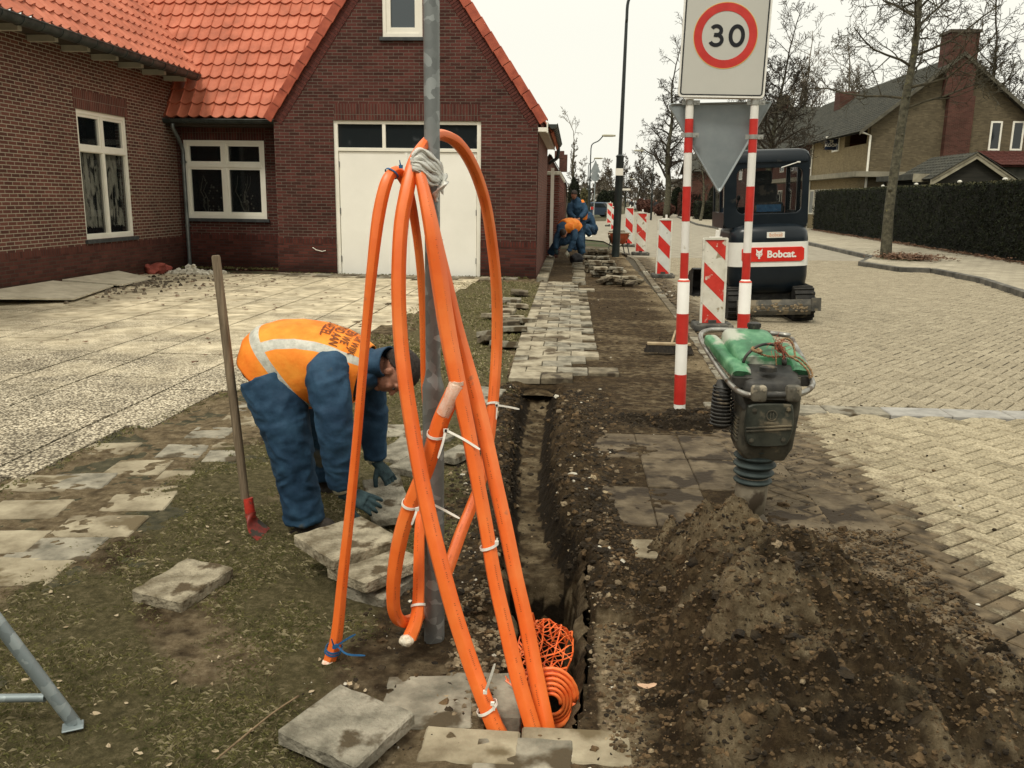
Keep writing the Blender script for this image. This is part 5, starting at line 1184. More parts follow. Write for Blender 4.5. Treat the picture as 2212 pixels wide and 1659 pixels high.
def zone_h(x, y, z):
    s = .36+.65*nz(x, y, 2.1, 61)+.45*nz(x, y, 7, 62); d = .28-.6*nz(x, y, 1.8, 64)+.15*sstep(.05, -.01, z)
    return (0, s, d)
root = terrain('soil_heap', .12, 1.80, 1.45, 4.30, .0095, lambda x, y: heap_z(x, y)-.05*sstep(.26, .13, x), zone_h, kind=None, label='large heap of crumbly brown soil shovelled up right of the open hole', cat='soil heap')
def heap2_z(x, y):
    d = math.hypot((x-.98)/.50, (y-6.45)/.24); h = .12*max(0, 1-d)**.8; d = math.hypot((x-.62)/.40, (y-6.5)/.15); h = max(h, .055*max(0, 1-d)); k = min(1, h/.02)
    return h+k*(.02*fbm(x, y, 9, 71, 4)+.012*fbm(x, y, 26, 72, 3))-.008
terrain('soil_heap', .15, 1.55, 6.1, 6.85, .0125, heap2_z, lambda x, y, z: (0, 0, .95), kind=None, label='low heap of dark crumbs at the foot of the red and white pole', cat='soil heap')
def surf(x, y):
    z = ground_z(x, y) if (NX0 < x < NX1 and y < 7.8) else .008
    if x > 1.1: z = .01
    if .14 < x < 1.75 and 1.45 < y < 4.45: z = max(z, heap_z(x, y))
    if .15 < x < 1.55 and 6.1 < y < 6.85: z = max(z, heap2_z(x, y))
    return z
TPL = []
rg = random.Random(77)
for k in range(14):
    bm = bmesh.new(); bmesh.ops.create_icosphere(bm, subdivisions=1 if k < 9 else 2, radius=1)
    for v in bm.verts: v.co = v.co*(1+.75*noise.noise(v.co*1.9+V((k*7, 0, 0))))
    bm.verts.index_update(); TPL.append(([v.co.copy() for v in bm.verts], [tuple(v.index for v in f.verts) for f in bm.faces])); bm.free()
def scatter(name, m, pts, label=None, kind='stuff'):
    mb = MB()
    for (x, y, z, r) in pts:
        vs, fs = TPL[rg.randrange(14) if r > .012 else rg.randrange(9)]; R = Matrix.Rotation(rg.uniform(0, 6.3), 3, 'Z') @ Matrix.Rotation(rg.uniform(0, 6.3), 3, 'X')
        sx, sy, sz = r*rg.uniform(.7, 1.3), r*rg.uniform(.7, 1.2), r*rg.uniform(.5, .9); k = len(mb.v)
        for v in vs: q = R @ v; mb.v.append(V((x+q.x*sx, y+q.y*sy, z+q.z*sz-r*.12)))
        mb.f += [tuple(i+k for i in f) for f in fs]
    mb.mi = [0]*len(mb.f)
    return mb.build(name, m, kind=kind, label=label)
M_CL1 = mat('clod_brown', (.034, .020, .008), (.150, .096, .046), .95, 14, .006, c3=(.074, .047, .022), bsc=120)
M_CL2 = mat('clod_sandy', (.13, .095, .052), (.36, .28, .17), .95, 14, .006, c3=(.17, .13, .082), bsc=120)
M_CL3 = mat('clod_dark', (.010, .007, .004), (.042, .029, .015), .95, 14, .006, bsc=120)
M_PEB = mat('pebble', (.30, .27, .21), (.60, .56, .46), .8, 20, .001)
pts = [[], [], [], []]
def put(n, fx, fy, r0, r1, wts, pw=2.2):
    c = 0; tries = 0
    while c < n and tries < n*20:
        tries += 1; x, y = fx(), fy(); z = surf(x, y)
        if z < -.5 or (z < -.13 and rg.random() < .75): continue
        k = rg.choices((0, 1, 2, 3), wts)[0]; r = r0+(r1-r0)*rg.random()**(pw*2)
        pts[k].append((x, y, z, r)); c += 1
U = rg.uniform
put(30000, lambda: U(.16, 1.7), lambda: U(1.5, 4.3), .0018, .0115, (8, .25, 4, .0), 1.5)
put(1300, lambda: U(-.42, -.2), lambda: U(2.5, 3.5), .003, .018, (2, 6, 1, .1), 2)
put(700, lambda: rg.gauss(.75, .4), lambda: rg.gauss(3.0, .6), .006, .030, (8, .3, 3, .0), 1.6)
put(1600, lambda: U(-.75, .35), lambda: U(2.5, 7.6), .003, .016, (2, 1, 6, .2))
put(3600, lambda: rg.gauss(-.46, .13), lambda: U(3.0, 7.7), .003, .024, (2, .4, 6, .1))
put(900, lambda: U(-.9, -.3), lambda: U(2.9, 5.4), .003, .020, (3, 2, 4, .4))
put(3200, lambda: rg.gauss(.12, .13), lambda: U(3.4, 7.4), .003, .026, (2, .8, 6, .1))
put(1900, lambda: rg.gauss(.95, .25), lambda: rg.gauss(6.45, .12), .004, .024, (1, 0, 9, 0))
put(900, lambda: rg.gauss(.55, .25), lambda: rg.gauss(6.5, .10), .003, .014, (1, 0, 9, 0))
put(1600, lambda: U(.2, 1.7), lambda: U(3.6, 7.0), .0018, .008, (3, .6, 6, .1), 3)
put(900, lambda: 1.3+abs(rg.gauss(0, .6)), lambda: U(2.0, 9.5), .002, .013, (3, 1, 5, .4), 3)
put(1100, lambda: U(.1, .3), lambda: U(1.9, 3.4), .002, .014, (2, 5, 1, .2), 3)
put(700, lambda: U(-.9, .1), lambda: U(1.6, 2.7), .002, .012, (2, 4, 3, .6))
put(500, lambda: U(.1, 1.6), lambda: U(8.1, 17), .003, .014, (4, 1, 5, .3), 3)
put(500, lambda: 1.62+abs(rg.gauss(0, .25)), lambda: U(9.5, 22), .004, .028, (3, 2, 5, .4), 2)
for k, (nm, m, lb) in enumerate((('soil_crumbs', M_CL1, 'brown crumbs of soil strewn over the heap'), ('sand_crumbs', M_CL2, 'pale sandy crumbs strewn over the heap'), ('dark_crumbs', M_CL3, 'dark damp crumbs along the trench and pole'), ('pebbles', M_PEB, 'small pale pebbles strewn in the soil'))): scatter(nm, m, pts[k], lb)
# ------------------------------------------------ speed sign on its two banded poles
M_RW_R = mat('sign_red', (.47, .024, .018), (.58, .040, .030), .35, 8, spec=.45, spots=((.42, .05, .03), 30, .66)); M_RW_W = mat('sign_white', (.76, .74, .68), (.84, .82, .76), .4, 5, spec=.4, spots=((.5, .45, .35), 12, .70))
M_BLK = mat('sign_black', (.012, .013, .016), rough=.4); M_ALU = mat('sign_alu', (.22, .25, .26), (.31, .34, .345), .42, 2.5, metal=.35, spots=((.16, .17, .17), 3, .68)); M_CLMP = mat('clamp_alu', (.38, .38, .35), (.5, .5, .46), .35, 9, metal=.6)
SG = thing('road_sign', 'speed limit 30 sign above an inverted triangle on two red and white banded poles', 'traffic sign', (.87, 6.65, 0))
YS = 6.65
def polex(px0, py0, px1, py1, Y): return PY(px0, py0, Y), PY(px1, py1, Y)
bands_l = [208, 285, 330, 403, 478, 540, 603]   # colour changes down the left pole
for (A, B, sp, Y, lowc) in (((1491, 195), (1467, 905), 603, YS, (603, 677, 742, 808, 870)), ((1632, 195), (1597, 870), 605, YS-.03, (605, 677, 742, 808))):
    top, bot = PY(*A, Y), PY(*B, Y); bot = top+(bot-top)*((top.z+.06)/(top.z-bot.z)) 
    def at(py): # point on the pole at picture height py
        lo_, hi_ = 0., 1.
        for _ in range(30):
            mid = (lo_+hi_)/2; p = top.lerp(bot, mid); v = p-V((0, 0, EYE))
            if CY-F*v.dot(UP)/v.dot(FW) < py: lo_ = mid
            else: hi_ = mid
        return top.lerp(bot, mid)
    pr = SG; r1, r2 = .0295, .0455
    mbp = MB(); mbp.tube([top, at(sp-2)], r1, 20); mbp.tube([at(sp-2), at(sp+4), bot], [r1, r2, r2], 20); pole = mbp.build('pole', M_RW_W, SG, smooth=True, autos=40)
    ups = [(255, 290), (290, 330), (403, 478), (547, 601)] if lowc[0] == 603 else [(255, 293), (293, 328), (402, 478), (545, 603)]
    for a, b in ((257, 330), (403, 478), (546, sp-1)):
        mb = MB(); mb.tube([at(a), at(b)], r1+.0015, 20); mb.build('red_band', M_RW_R, pole, smooth=True, autos=40)
    mb = MB(); mb.tube([at(sp-1), at(sp+4), at(sp+5)], [r1+.0015, r2+.0012, r2+.0012], 20); mb.build('red_collar', mat('collar_red', (.62, .07, .035), rough=.5), pole, smooth=True, autos=40)
    for a, b in ((677, 742), (808, 872)):
        if lowc[0] == 605 and a > 800: pass
        mb = MB(); mb.tube([at(a), at(b)], r2+.0012, 20); mb.build('red_band', M_RW_R, pole, smooth=True, autos=40)
    if lowc[0] == 603: PL, PLt = at(292), at(222)
    else: PRr, PRt = at(296), at(222)
YSG = YS-.055
c = PY(1567, 77, YSG); SCL = depth(c)/F                                  # metres per picture pixel here
yaw = RD(2.5); SM = Matrix.Translation(c) @ Matrix.Rotation(-yaw, 4, 'Z') @ Matrix.Rotation(RD(.9), 4, 'Y')
def rrect(w, h, r, n=6):
    out = []
    for cx, cz, a0 in ((w/2-r, h/2-r, 0), (-w/2+r, h/2-r, 90), (-w/2+r, -h/2+r, 180), (w/2-r, -h/2+r, 270)):
        for i in range(n+1): a = RD(a0+90*i/n); out.append((cx+r*cos(a), cz+r*sin(a)))
    return out
def ringprism(mb, outer, inner, y0, y1, M=None, off=(0, 0)):
    n = len(outer); P = [(x, y1, z) for x, z in outer]+[(x+off[0], y1, z+off[1]) for x, z in inner]+[(x, y0, z) for x, z in outer]+[(x+off[0], y0, z+off[1]) for x, z in inner]
    fs = []
    for i in range(n):
        j = (i+1) % n; fs += [(i, j, n+j, n+i), (2*n+i, 3*n+i, 3*n+j, 2*n+j), (i, 2*n+i, 2*n+j, j), (n+i, n+j, 3*n+j, 3*n+i)]
    mb.add(P, fs, M=M)
pw, ph = 186*SCL, 252*SCL; zoff = (77-(205-126))*SCL                      # panel centre against ring centre
sh = lambda pts, dz: [(x, z+dz) for x, z in pts]
mb = MB(); mb.prism(sh(rrect(pw, ph, .03), zoff), 'Y', 0, .012, M=SM); mb.prism(sh(rrect(pw-.004, ph-.004, .03), zoff), 'Y', .012, .016, M=SM); panel = mb.build('sign_panel', mat('sign_face', (.50, .49, .44), (.55, .54, .485), .42, 1.4, spec=.35), SG)
mb = MB(); ringprism(mb, sh(rrect(pw, ph, .03), zoff), sh(rrect(pw-.022, ph-.022, .022), zoff), -.006, .0, M=SM); mb.build('sign_rim', M_RW_W, panel)
mb = MB(); ringprism(mb, sh(rrect(pw-.030, ph-.030, .02), zoff), sh(rrect(pw-.046, ph-.046, .014), zoff), -.002, -.0002, M=SM); mb.build('border_line', M_BLK, panel)
circ = lambda r, n=72: [(r*cos(2*pi*i/n), r*sin(2*pi*i/n)) for i in range(n)]
mb = MB(); ringprism(mb, circ(67*SCL), circ(50*SCL), -.002, -.0003, M=SM); mb.build('red_ring', M_RW_R, panel)
mb = MB(); ringprism(mb, circ(68.2*SCL), circ(66.9*SCL), -.0021, -.0003, M=SM); mb.build('ring_outline', mat('gold_line', (.7, .42, .12)), panel)
def ribbon(mb, pts, w_, M, y0=-.0024, y1=-.0003):
    n = len(pts); Lp, Rp = [], []
    for i in range(n):
        a, b = pts[max(0, i-1)], pts[min(n-1, i+1)]; t = V((b[0]-a[0], b[1]-a[1])).normalized(); q = V((-t.y, t.x))*w_/2
        Lp.append((pts[i][0]+q.x, pts[i][1]+q.y)); Rp.append((pts[i][0]-q.x, pts[i][1]-q.y))
    mb.rings([[(l[0], y0, l[1]), (r[0], y0, r[1]), (r[0], y1, r[1]), (l[0], y1, l[1])] for l, r in zip(Lp, Rp)], M=M)
s_ = SCL; mb = MB()
zero = [(24*s_+13.2*s_*cos(a), (0+19.2*s_*sin(a))) for a in [2*pi*i/40 for i in range(41)]]; ribbon(mb, zero, 8.2*s_, SM); mb.build('digit', M_BLK, panel)
mb = MB(); three = [(-34*s_, 13*s_)]+[(-20*s_+10.5*s_*cos(a), 10.0*s_+9.3*s_*sin(a)) for a in [RD(150-235*i/16) for i in range(17)]]+[(-24.5*s_, 1.6*s_)]
ribbon(mb, three[1:], 7.8*s_, SM)
three = [(-24*s_, 1.4*s_)]+[(-19.5*s_+12.6*s_*cos(a), -8.8*s_+10.6*s_*sin(a)) for a in [RD(82-240*i/18) for i in range(19)]]; ribbon(mb, three, 7.8*s_, SM, -.00245); mb.build('digit', M_BLK, panel)
# back of the inverted triangle
A, B, C = PY(1441, 224, YS+.05), PY(1670, 218, YS+.05), PY(1553, 420, YS+.05)
def tri(k, y): # rounded triangle scaled about its centre
    ctr = (A+B+C)/3; out = []
    for p, q, r in ((A, C, B), (C, B, A), (B, A, C)):
        e1, e2 = (r-p).normalized(), (q-p).normalized(); rad = .035
        a, b = p+e1*rad, p+e2*rad
        for t in (0, .25, .5, .75, 1): x = a.lerp(p, t).lerp(p.lerp(b, t), t); out.append(ctr+(x-ctr)*k+V((0, y, 0)))
    return out
mb = MB(); mb.rings([tri(.93, 0), tri(.93, .004)]); tr_ = mb.build('triangle_plate', M_ALU, SG)
mb = MB(); R = [tri(1.0, .018), tri(1.0, -.010), tri(.985, -.013), tri(.935, -.004), tri(.93, .0)]; mb.rings(R, caps=False); mb.build('triangle_rim', mat('rim_alu', (.25, .28, .29), (.34, .37, .37), .4, 3, metal=.4), tr_)
for pc, pt in ((PL, PLt), (PRr, PRt)):
    for q in (pc, pt):
        mb = MB(); mb.tube([q-V((0, 0, .016)), q+V((0, 0, .016))], .034, 20); mb.box(q+V((.048, -.012, 0)), (.045, .012, .032)); mb.cyl(q+V((.055, -.030, 0)), q+V((.055, -.014, 0)), .007, n=8)
        mb.box(q+V((-.042, -.006, 0)), (.03, .010, .032)); mb.build('clamp', M_CLMP, SG, smooth=True, autos=30)
mb = MB(); z = PY(1560, 212, YS).z; mb.lo((PLt.x-.05, YS-.045, z-.012), (PRt.x+.05, YS-.03, z+.012)); mb.build('cross_rail', M_RW_W, SG)
# ------------------------------------------------ broom
root = thing('broom', 'wide broom with dark bristles lying on the footpath bed behind the banded pole', 'broom', (1.0, 9.4, 0))
a, b = PY(1398, 741, 9.4), PY(1492, 745, 9.4); mb = MB(); mb.box((a+b)/2+V((0, 0, .0)), ((b-a).length, .07, .03), ch=.006); mb.build('head_board', mat('broom_wood', (.30, .22, .13), (.42, .33, .2), .7, 10), root)
mb = MB(); rg2 = random.Random(6)
for k in range(900):
    t = rg2.random(); p = a.lerp(b, t)+V((0, rg2.uniform(-.03, .03), -.012)); q = p+V((rg2.uniform(-.03, .03)+(t-.5)*.05, rg2.uniform(-.05, .01), -.085)); mb.add([p-V((.002, 0, 0)), p+V((.002, 0, 0)), q], [(0, 1, 2)])
for k in range(900):
    t = rg2.random(); p = a.lerp(b, t)+V((0, rg2.uniform(-.03, .03), -.012)); q = p+V((rg2.uniform(-.01, .01)+(t-.5)*.05, rg2.uniform(-.05, .01), -.08)); mb.add([p-V((.004, 0, 0)), p+V((.004, 0, 0)), q+V((.004, 0, 0)), q-V((.004, 0, 0))], [(0, 1, 2, 3)])
mb.build('bristles', mat('bristle', (.012, .010, .008), (.04, .03, .02), .8, 30), root)
mb = MB(); mb.tube([(a+b)/2+V((.03, 0, .01)), PY(1459, 715, 10.0)], [.013, .012], 10); mb.build('handle', mat('broom_wood', (.30, .22, .13)), root, smooth=True)
# ------------------------------------------------ vibratory rammer
RM = thing('rammer', 'green and black trench rammer with bellows and tubular handle standing behind the soil heap', 'rammer', (1.04, 4.75, 0))
def r4(zx, zy, Y): return PY(1355.4+.3267*zx, 609.9+.3267*zy, Y)
M_GRN = mat('rammer_green', (.025, .105, .045), (.15, .34, .18), .42, 6, c3=(.055, .19, .09), spec=.5, spots=((.40, .42, .34), 4.5, .57)); M_RBLK = mat('rammer_black', (.015, .016, .016), (.06, .056, .048), .5, 9, .001, spots=((.16, .13, .09), 6, .58))
M_RGRY = mat('rammer_dusty', (.03, .029, .022), (.105, .096, .07), .7, 8, .002, c3=(.085, .078, .058), spots=((.21, .175, .115), 7, .56)); M_RUB = mat('bellows_rubber', (.020, .032, .032), (.05, .065, .06), .6, 9, .002, spots=((.11, .09, .06), 7, .62)); M_RLEG = mat('leg_plastic', (.16, .135, .095), (.26, .225, .165), .7, 7, .002, spots=((.06, .045, .03), 5, .55))
M_STL0 = mat('foot_muddy', (.05, .04, .028), (.12, .10, .07), .8, 8, .004)
M_CHR = mat('worn_steel', (.16, .15, .13), (.42, .41, .37), .35, 12, metal=.7, spots=((.10, .075, .05), 10, .55))
def rsec(c, hx, hy, r=.03, n=4, z=None, tilt=0.): return [V((c.x+x, c.y+y, (z if z is not None else c.z)+y*tilt)) for x, y in rrect(hx*2, hy*2, min(r, hx*.95, hy*.95), n)]
b0, b1 = r4(800, 1520, 4.76), r4(905, 700, 4.76)
ax = lambda z: b0+(b1-b0)*((z-b0.z)/(b1.z-b0.z))
mb = MB(); mb.rings([rsec(ax(.0)+V((-.02, -.05, 0)), .10, .15, .04, z=-.12), rsec(ax(.0)+V((-.02, -.05, 0)), .105, .155, .04, z=-.10), rsec(ax(.0)+V((-.02, -.04, 0)), .09, .13, .04, z=-.08)]); mb.build('foot_plate', M_STL0, RM, smooth=True, autos=40)
mb = MB(); 
mb.rings([[ax(z)+V((r*cos(2*pi*i/24), r*sin(2*pi*i/24), 0)) for i in range(24)] for z, r in ((-.11, .086), (.04, .090), (.10, .088), (.16, .086))]); mb.build('leg', M_RLEG, RM, smooth=True)
mb = MB(); R = []; nb = 5; z0, z1 = .085, .325
for k in range(nb*8+1):
    t = k/(nb*8); z = lerp(z0, z1, t); r = lerp(.092, .110, min(1, t*1.6))+.013*cos(t*nb*2*pi+pi); r -= .012*sstep(.88, 1, t)
    R.append([ax(z)+V((r*cos(2*pi*i/32), r*sin(2*pi*i/32), 0)) for i in range(32)])
mb.rings(R); mb.build('bellows', M_RUB, RM, smooth=True)
mb = MB(); prof = []
for z, xl, xr, hy in ((.255, .985, 1.205, .10), (.285, .955, 1.215, .115), (.33, .935, 1.235, .13), (.55, .940, 1.255, .14), (.63, .955, 1.255, .14), (.73, .965, 1.25, .13)):
    prof.append(rsec(V(((xl+xr)/2, 4.76, z)), (xr-xl)/2, hy, .03, z=z))
mb.rings(prof); body = mb.build('crankcase', M_RGRY, RM, smooth=True, autos=35)
mb = MB()
for k in range(7): z = .36+k*.021; mb.lo((.926, 4.66, z), (.945, 4.86, z+.010))
mb.build('cooling_ribs', M_RGRY, body)
pf = [r4(*q, 4.60) for q in ((795, 815), (850, 800), (1050, 800), (1092, 825), (1092, 960), (1060, 1050), (1020, 1078), (850, 1082), (790, 1060), (775, 950))]
pf = catmull(pf+[pf[0]], 3)[:-1]; cc = sum(pf, V((0, 0, 0)))/len(pf)
mb = MB(); mb.rings([[p+V((0, .02, 0)) for p in pf], [p+V((0, -.012, 0)) for p in pf], [cc+(p-cc)*.95+V((0, -.020, 0)) for p in pf]]); plate = mb.build('front_cover', mat('cover_dark', (.022, .028, .023), (.07, .072, .055), .5, 8, .001, spots=((.17, .145, .10), 7, .57)), body, smooth=True, autos=30)
mb = MB()
for q in ((782, 965, 1088, 948), (785, 985, 1085, 970)): A_, B_ = r4(q[0], q[1], 4.575), r4(q[2], q[3], 4.575); mb.tube([A_, B_], .006, 6)
for q in ((840, 845), (1065, 840), (820, 1045), (1030, 1040)): p = r4(*q, 4.578); mb.cyl(p, p+V((0, -.006, 0)), .013, n=6); mb.cyl(p, p+V((0, -.009, 0)), .007, n=10)
mb.build('bolts', M_RGRY, plate)
mb = MB(); p = r4(955, 880, 4.577); Rr = [[p+V((r*cos(2*pi*i/24), y, r*sin(2*pi*i/24))) for i in range(24)] for r, y in ((.030, 0), (.030, -.003), (.024, -.003), (.024, -.001))]; mb.rings(Rr, caps=False)
mb.tube([p+V((-.006, -.003, -.02)), p+V((-.008, -.003, .015))], .003, 5); mb.tube([p+V((.006, -.003, -.02)), p+V((.008, -.003, .015))], .003, 5); mb.box(p+V((0, -.002, -.042)), (.075, .003, .014)); mb.build('emblem', M_RGRY, plate)
mb = MB(); mb.rings([rsec(r4(945, 700, 4.70)-V((0, 0, 0)), .145, .09, .02, z=z) for z in (.635, .675)]); 
for k in range(6): mb.box(r4(900+k*28, 676, 4.605), (.006, .01, .02))
mb.build('top_frame', M_RBLK, RM, bevel=.002)
# dark air-cleaner cap and knob
c = r4(945, 590, 4.68); mb = MB(); mb.rings([rsec(c, .165, .10, .05, z=z_) if False else [V((c.x+x*s1, c.y+y*s1, z_+y*s1*.35)) for x, y in rrect(.31, .21, .05, 4)] for z_, s1 in ((.655, 1.0), (.70, 1.02), (.735, .97), (.748, .86))]); mb.build('cleaner_cap', M_RBLK, RM, smooth=True, autos=35)
mb = MB(); k0 = r4(930, 575, 4.63)
mb.rings([[k0+V((r*(1+.10*cos(4*a))*cos(a), r*.8*sin(a), z_)) for a in [2*pi*i/32 for i in range(32)]] for r, z_ in ((.042, -.012), (.042, .012), (.030, .020))]); mb.build('knob', M_RBLK, RM, smooth=True, autos=40)
# green tank cover: rings running from the back top to the front
mb = MB(); R = []
for (Y, zx0, zx1, zt, zb) in ((5.16, 655, 915, 330, 400), (5.12, 625, 935, 303, 420), (5.02, 630, 960, 310, 470), (4.92, 660, 1000, 360, 520), (4.82, 700, 1060, 430, 580), (4.76, 740, 1090, 490, 600)):
    a0, a1 = r4(zx0, zt, Y), r4(zx1, zt, Y); lowz = r4(zx0, zb, Y).z; w_ = a1.x-a0.x; cx = (a0.x+a1.x)/2; ring = []
    for x, z in rrect(w_, a0.z-lowz, min(.05, (a0.z-lowz)*.45), 4): ring.append(V((cx+x, Y, (a0.z+lowz)/2+z)))
    R.append(ring)
mb.rings(R); mb.build('tank_cover', M_GRN, RM, smooth=True, autos=50)
for nm, P in (('l', [(540, 372, 5.12, .040), (590, 420, 5.02, .050), (640, 480, 4.92, .052), (700, 545, 4.80, .052), (745, 590, 4.70, .052), (752, 625, 4.66, .046)]), ('r', [(1015, 420, 5.0, .035), (1070, 480, 4.90, .045), (1110, 530, 4.82, .050), (1138, 575, 4.75, .052), (1142, 615, 4.71, .044)])):
    mb = MB(); pp = catmull([r4(x, y, Y) for x, y, Y, r in P], 5); n = len(pp); mb.tube(pp, [(lerp(P[0][3], P[-1][3]+.006, min(1, i/n*1.6))*.80*(.75 if i == 0 else 1), lerp(P[0][3], P[-1][3]+.006, min(1, i/n*1.6))*.98*(.75 if i == 0 else 1)) for i in range(n)], sec=[(x/.5, z/.5) for x, z in rrect(1, 1, .30, 3)]); mb.build('side_pod', M_GRN, RM, smooth=True, autos=60)
    mb = MB(); x, y, Y, r = P[-1]; q = r4(x, y+12, Y); mb.rings([rsec(q, .050, .05, .02, z=q.z-.04), rsec(q, .054, .055, .02, z=q.z+.015)]); mb.build('pod_foot', M_RBLK, RM, smooth=True, autos=40)
mb = MB(); p = r4(838, 283, 5.1); mb.lathe([(.030, -.05), (.036, -.012), (.036, .012), (.024, .018)], p, 14); 
for i in range(12): mb.box(p+V((.036*cos(i*pi/6), .036*sin(i*pi/6), 0)), (.008, .008, .02), rz=i*pi/6)
mb.build('fuel_cap', M_RBLK, RM, smooth=True, autos=30)
mb = MB(); limb(mb, [(r4(640, 660, 4.85), .04), (r4(625, 730, 4.82), .052), (r4(615, 850, 4.80), .055), (r4(622, 950, 4.80), .048)], 16); mb.build('muffler', M_RBLK, RM, smooth=True)
mb = MB()
for k in range(11): p = r4(640-k*2.2, 690+k*24, 4.78); mb.tube([p+V((.058*cos(a), .058*sin(a), 0)) for a in [2*pi*i/14 for i in range(15)]], .006, 5)
mb.build('muffler_guard', M_RBLK, RM)
mb = MB(); A_ = [(700, 650, 4.74), (700, 760, 4.70), (760, 830, 4.64)]; mb.prism([(r4(x, y, 4.66).x, r4(x, y, 4.66).z) for x, y in ((705, 640), (790, 640), (790, 800), (765, 832), (700, 770))], 'Y', 4.62, 4.72); mb.build('side_bracket', M_RBLK, RM)
HP = [(1075, 352, 5.30), (820, 322, 5.42), (600, 314, 5.42), (520, 322, 5.36), (486, 345, 5.28), (490, 385, 5.20), (540, 470, 5.05), (605, 570, 4.88), (670, 660, 4.68), (720, 710, 4.55), (775, 738, 4.47), (840, 748, 4.44), (960, 742, 4.43), (1095, 742, 4.43), (1165, 728, 4.45), (1210, 700, 4.52), (1225, 665, 4.62), (1200, 610, 4.74), (1165, 520, 4.90), (1120, 440, 5.08), (1085, 375, 5.24)]
mb = MB(); pp = catmull([r4(*q) for q in HP], 6); mb.tube(pp, .0155, 14); mb.build('handle', M_CHR, RM, smooth=True)
mb = MB(); mb.tube([r4(905, 746, 4.43), r4(1050, 744, 4.43)], .0185, 14); mb.build('grip', M_RBLK, RM, smooth=True, autos=40)
for q in ((868, 734), (1096, 733)):
    p = r4(*q, 4.425); mb = MB(); mb.box(p, (.078, .058, .085), ch=.016); 
    for dx, dz in ((-.018, .022), (.018, .022), (0, -.02)): mb.cyl(p+V((dx, -.033, dz)), p+V((dx, -.027, dz)), .006, n=8)
    mb.build('roller', mat('roller_grey', (.07, .065, .05), (.14, .125, .095), .6, 14, .001, spots=((.30, .26, .19), 12, .58)), RM, smooth=True, autos=40)
mb = MB(); mb.tube(catmull([r4(*q) for q in ((765, 530, 4.72), (790, 480, 4.72), (850, 428, 4.74), (920, 408, 4.78), (975, 415, 4.8))], 6), .0085, 10); mb.tube(catmull([r4(*q) for q in ((1038, 520, 4.66), (1035, 480, 4.66), (1020, 440, 4.7), (985, 420, 4.76))], 6), .008, 10); mb.cyl(r4(1038, 548, 4.66), r4(1037, 505, 4.66), .014); mb.build('control_cable', M_RBLK, RM, smooth=True)
M_ROPE = mat('rope', (.20, .12, .06), (.36, .24, .13), .95, 60, .003, stretch=(1, 1, 1)); M_ROPER = mat('rope_red', (.25, .06, .04), (.42, .15, .10), .95, 60, .003)
RP = thing('rope', 'frayed brown rope knotted over the top of the rammer, its loop hanging right', 'rope', r4(1010, 420, 4.7))
mb = MB()
def rope(P, r=.006): 
    q = catmull([r4(*p) for p in P], 8); 
    for ph_ in (0, pi): 
        o = []; 
        for i, p in enumerate(q): 
            t = (q[min(i+1, len(q)-1)]-q[max(0, i-1)]).normalized(); u = t.cross(V((0, 1, .1))).normalized(); w_ = t.cross(u); a = i*.9+ph_; o.append(p+(u*cos(a)+w_*sin(a))*r*.55)
        mb.tube(o, r*.62, 6)
rope([(830, 440, 4.64), (860, 462, 4.62), (900, 482, 4.64), (960, 492, 4.66), (1040, 490, 4.66), (1120, 495, 4.68), (1170, 530, 4.68), (1212, 580, 4.66), (1222, 620, 4.64), (1200, 632, 4.64)])
rope([(1010, 400, 4.68), (1030, 375, 4.7), (1065, 378, 4.72), (1095, 410, 4.72), (1105, 460, 4.7), (1110, 490, 4.68)])
rope([(1010, 430, 4.66), (1060, 480, 4.64), (1140, 530, 4.64), (1190, 580, 4.62), (1205, 620, 4.62)]); rope([(835, 430, 4.63), (825, 442, 4.61), (845, 455, 4.6), (870, 462, 4.61), (885, 455, 4.63), (860, 440, 4.66)], .008)
for k in range(5):
    a = k*1.3; rope([(1005+28*cos(a+i*.9), 430+30*sin(a*1.3+i*1.1), 4.66+.012*sin(k+i)) for i in range(7)], .0065)
rope([(985, 470, 4.64), (982, 505, 4.63), (985, 550, 4.63)], .004)
mb.build('knotted_rope', M_ROPE, RP, smooth=True)
mb = MB(); rg3 = random.Random(5)
for k in range(46):
    a0 = (1000+rg3.gauss(0, 22), 425+rg3.gauss(0, 25)); d_ = (rg3.gauss(10, 30), rg3.gauss(8, 34)); mb.tube([r4(a0[0], a0[1], 4.64), r4(a0[0]+d_[0]*.5+rg3.gauss(0, 5), a0[1]+d_[1]*.5, 4.625), r4(a0[0]+d_[0], a0[1]+d_[1], 4.62)], .0014, 4)
mb.build('frayed_ends', M_ROPER, RP)
RM.scale = (.93,)*3; RM.location = (.967, 4.417, .1155); RP.scale = (.93,)*3; RP.location = (RP.location.x*.93, RP.location.y*.93, RP.location.z*.93+.1155)  # rammer and rope scaled down about the camera, same place in the image
# ------------------------------------------------ mini excavator seen from behind
EX = thing('mini_excavator', 'compact dark excavator with white band and red badge, parked with its back to us', 'excavator', (2.82, 12.5, 0.02), rot=(0, RD(-2.4), RD(-1.5)))
M_EXB = mat('excavator_dark', (.004, .008, .012), (.010, .015, .020), .28, 3, spec=.30, spots=((.04, .04, .036), 4, .66)); M_EXW = mat('excavator_white', (.70, .69, .63), (.80, .79, .73), .38, 3, spots=((.4, .36, .28), 16, .70))
M_EXR = mat('badge_red', (.55, .022, .015), (.66, .035, .022), .3, 5, spots=((.35, .03, .02), 14, .70)); M_TRK = mat('track_rubber', (.010, .010, .010), (.03, .028, .024), .8, 8, .004, spots=((.10, .085, .06), 6, .60)); M_STL = mat('muddy_steel', (.045, .045, .04), (.12, .11, .09), .6, 6, .003, spots=((.20, .165, .11), 5, .56))
def wb(mb, nm, m, par=EX, **k): return mb.build(nm, m, par, world=False, **k)
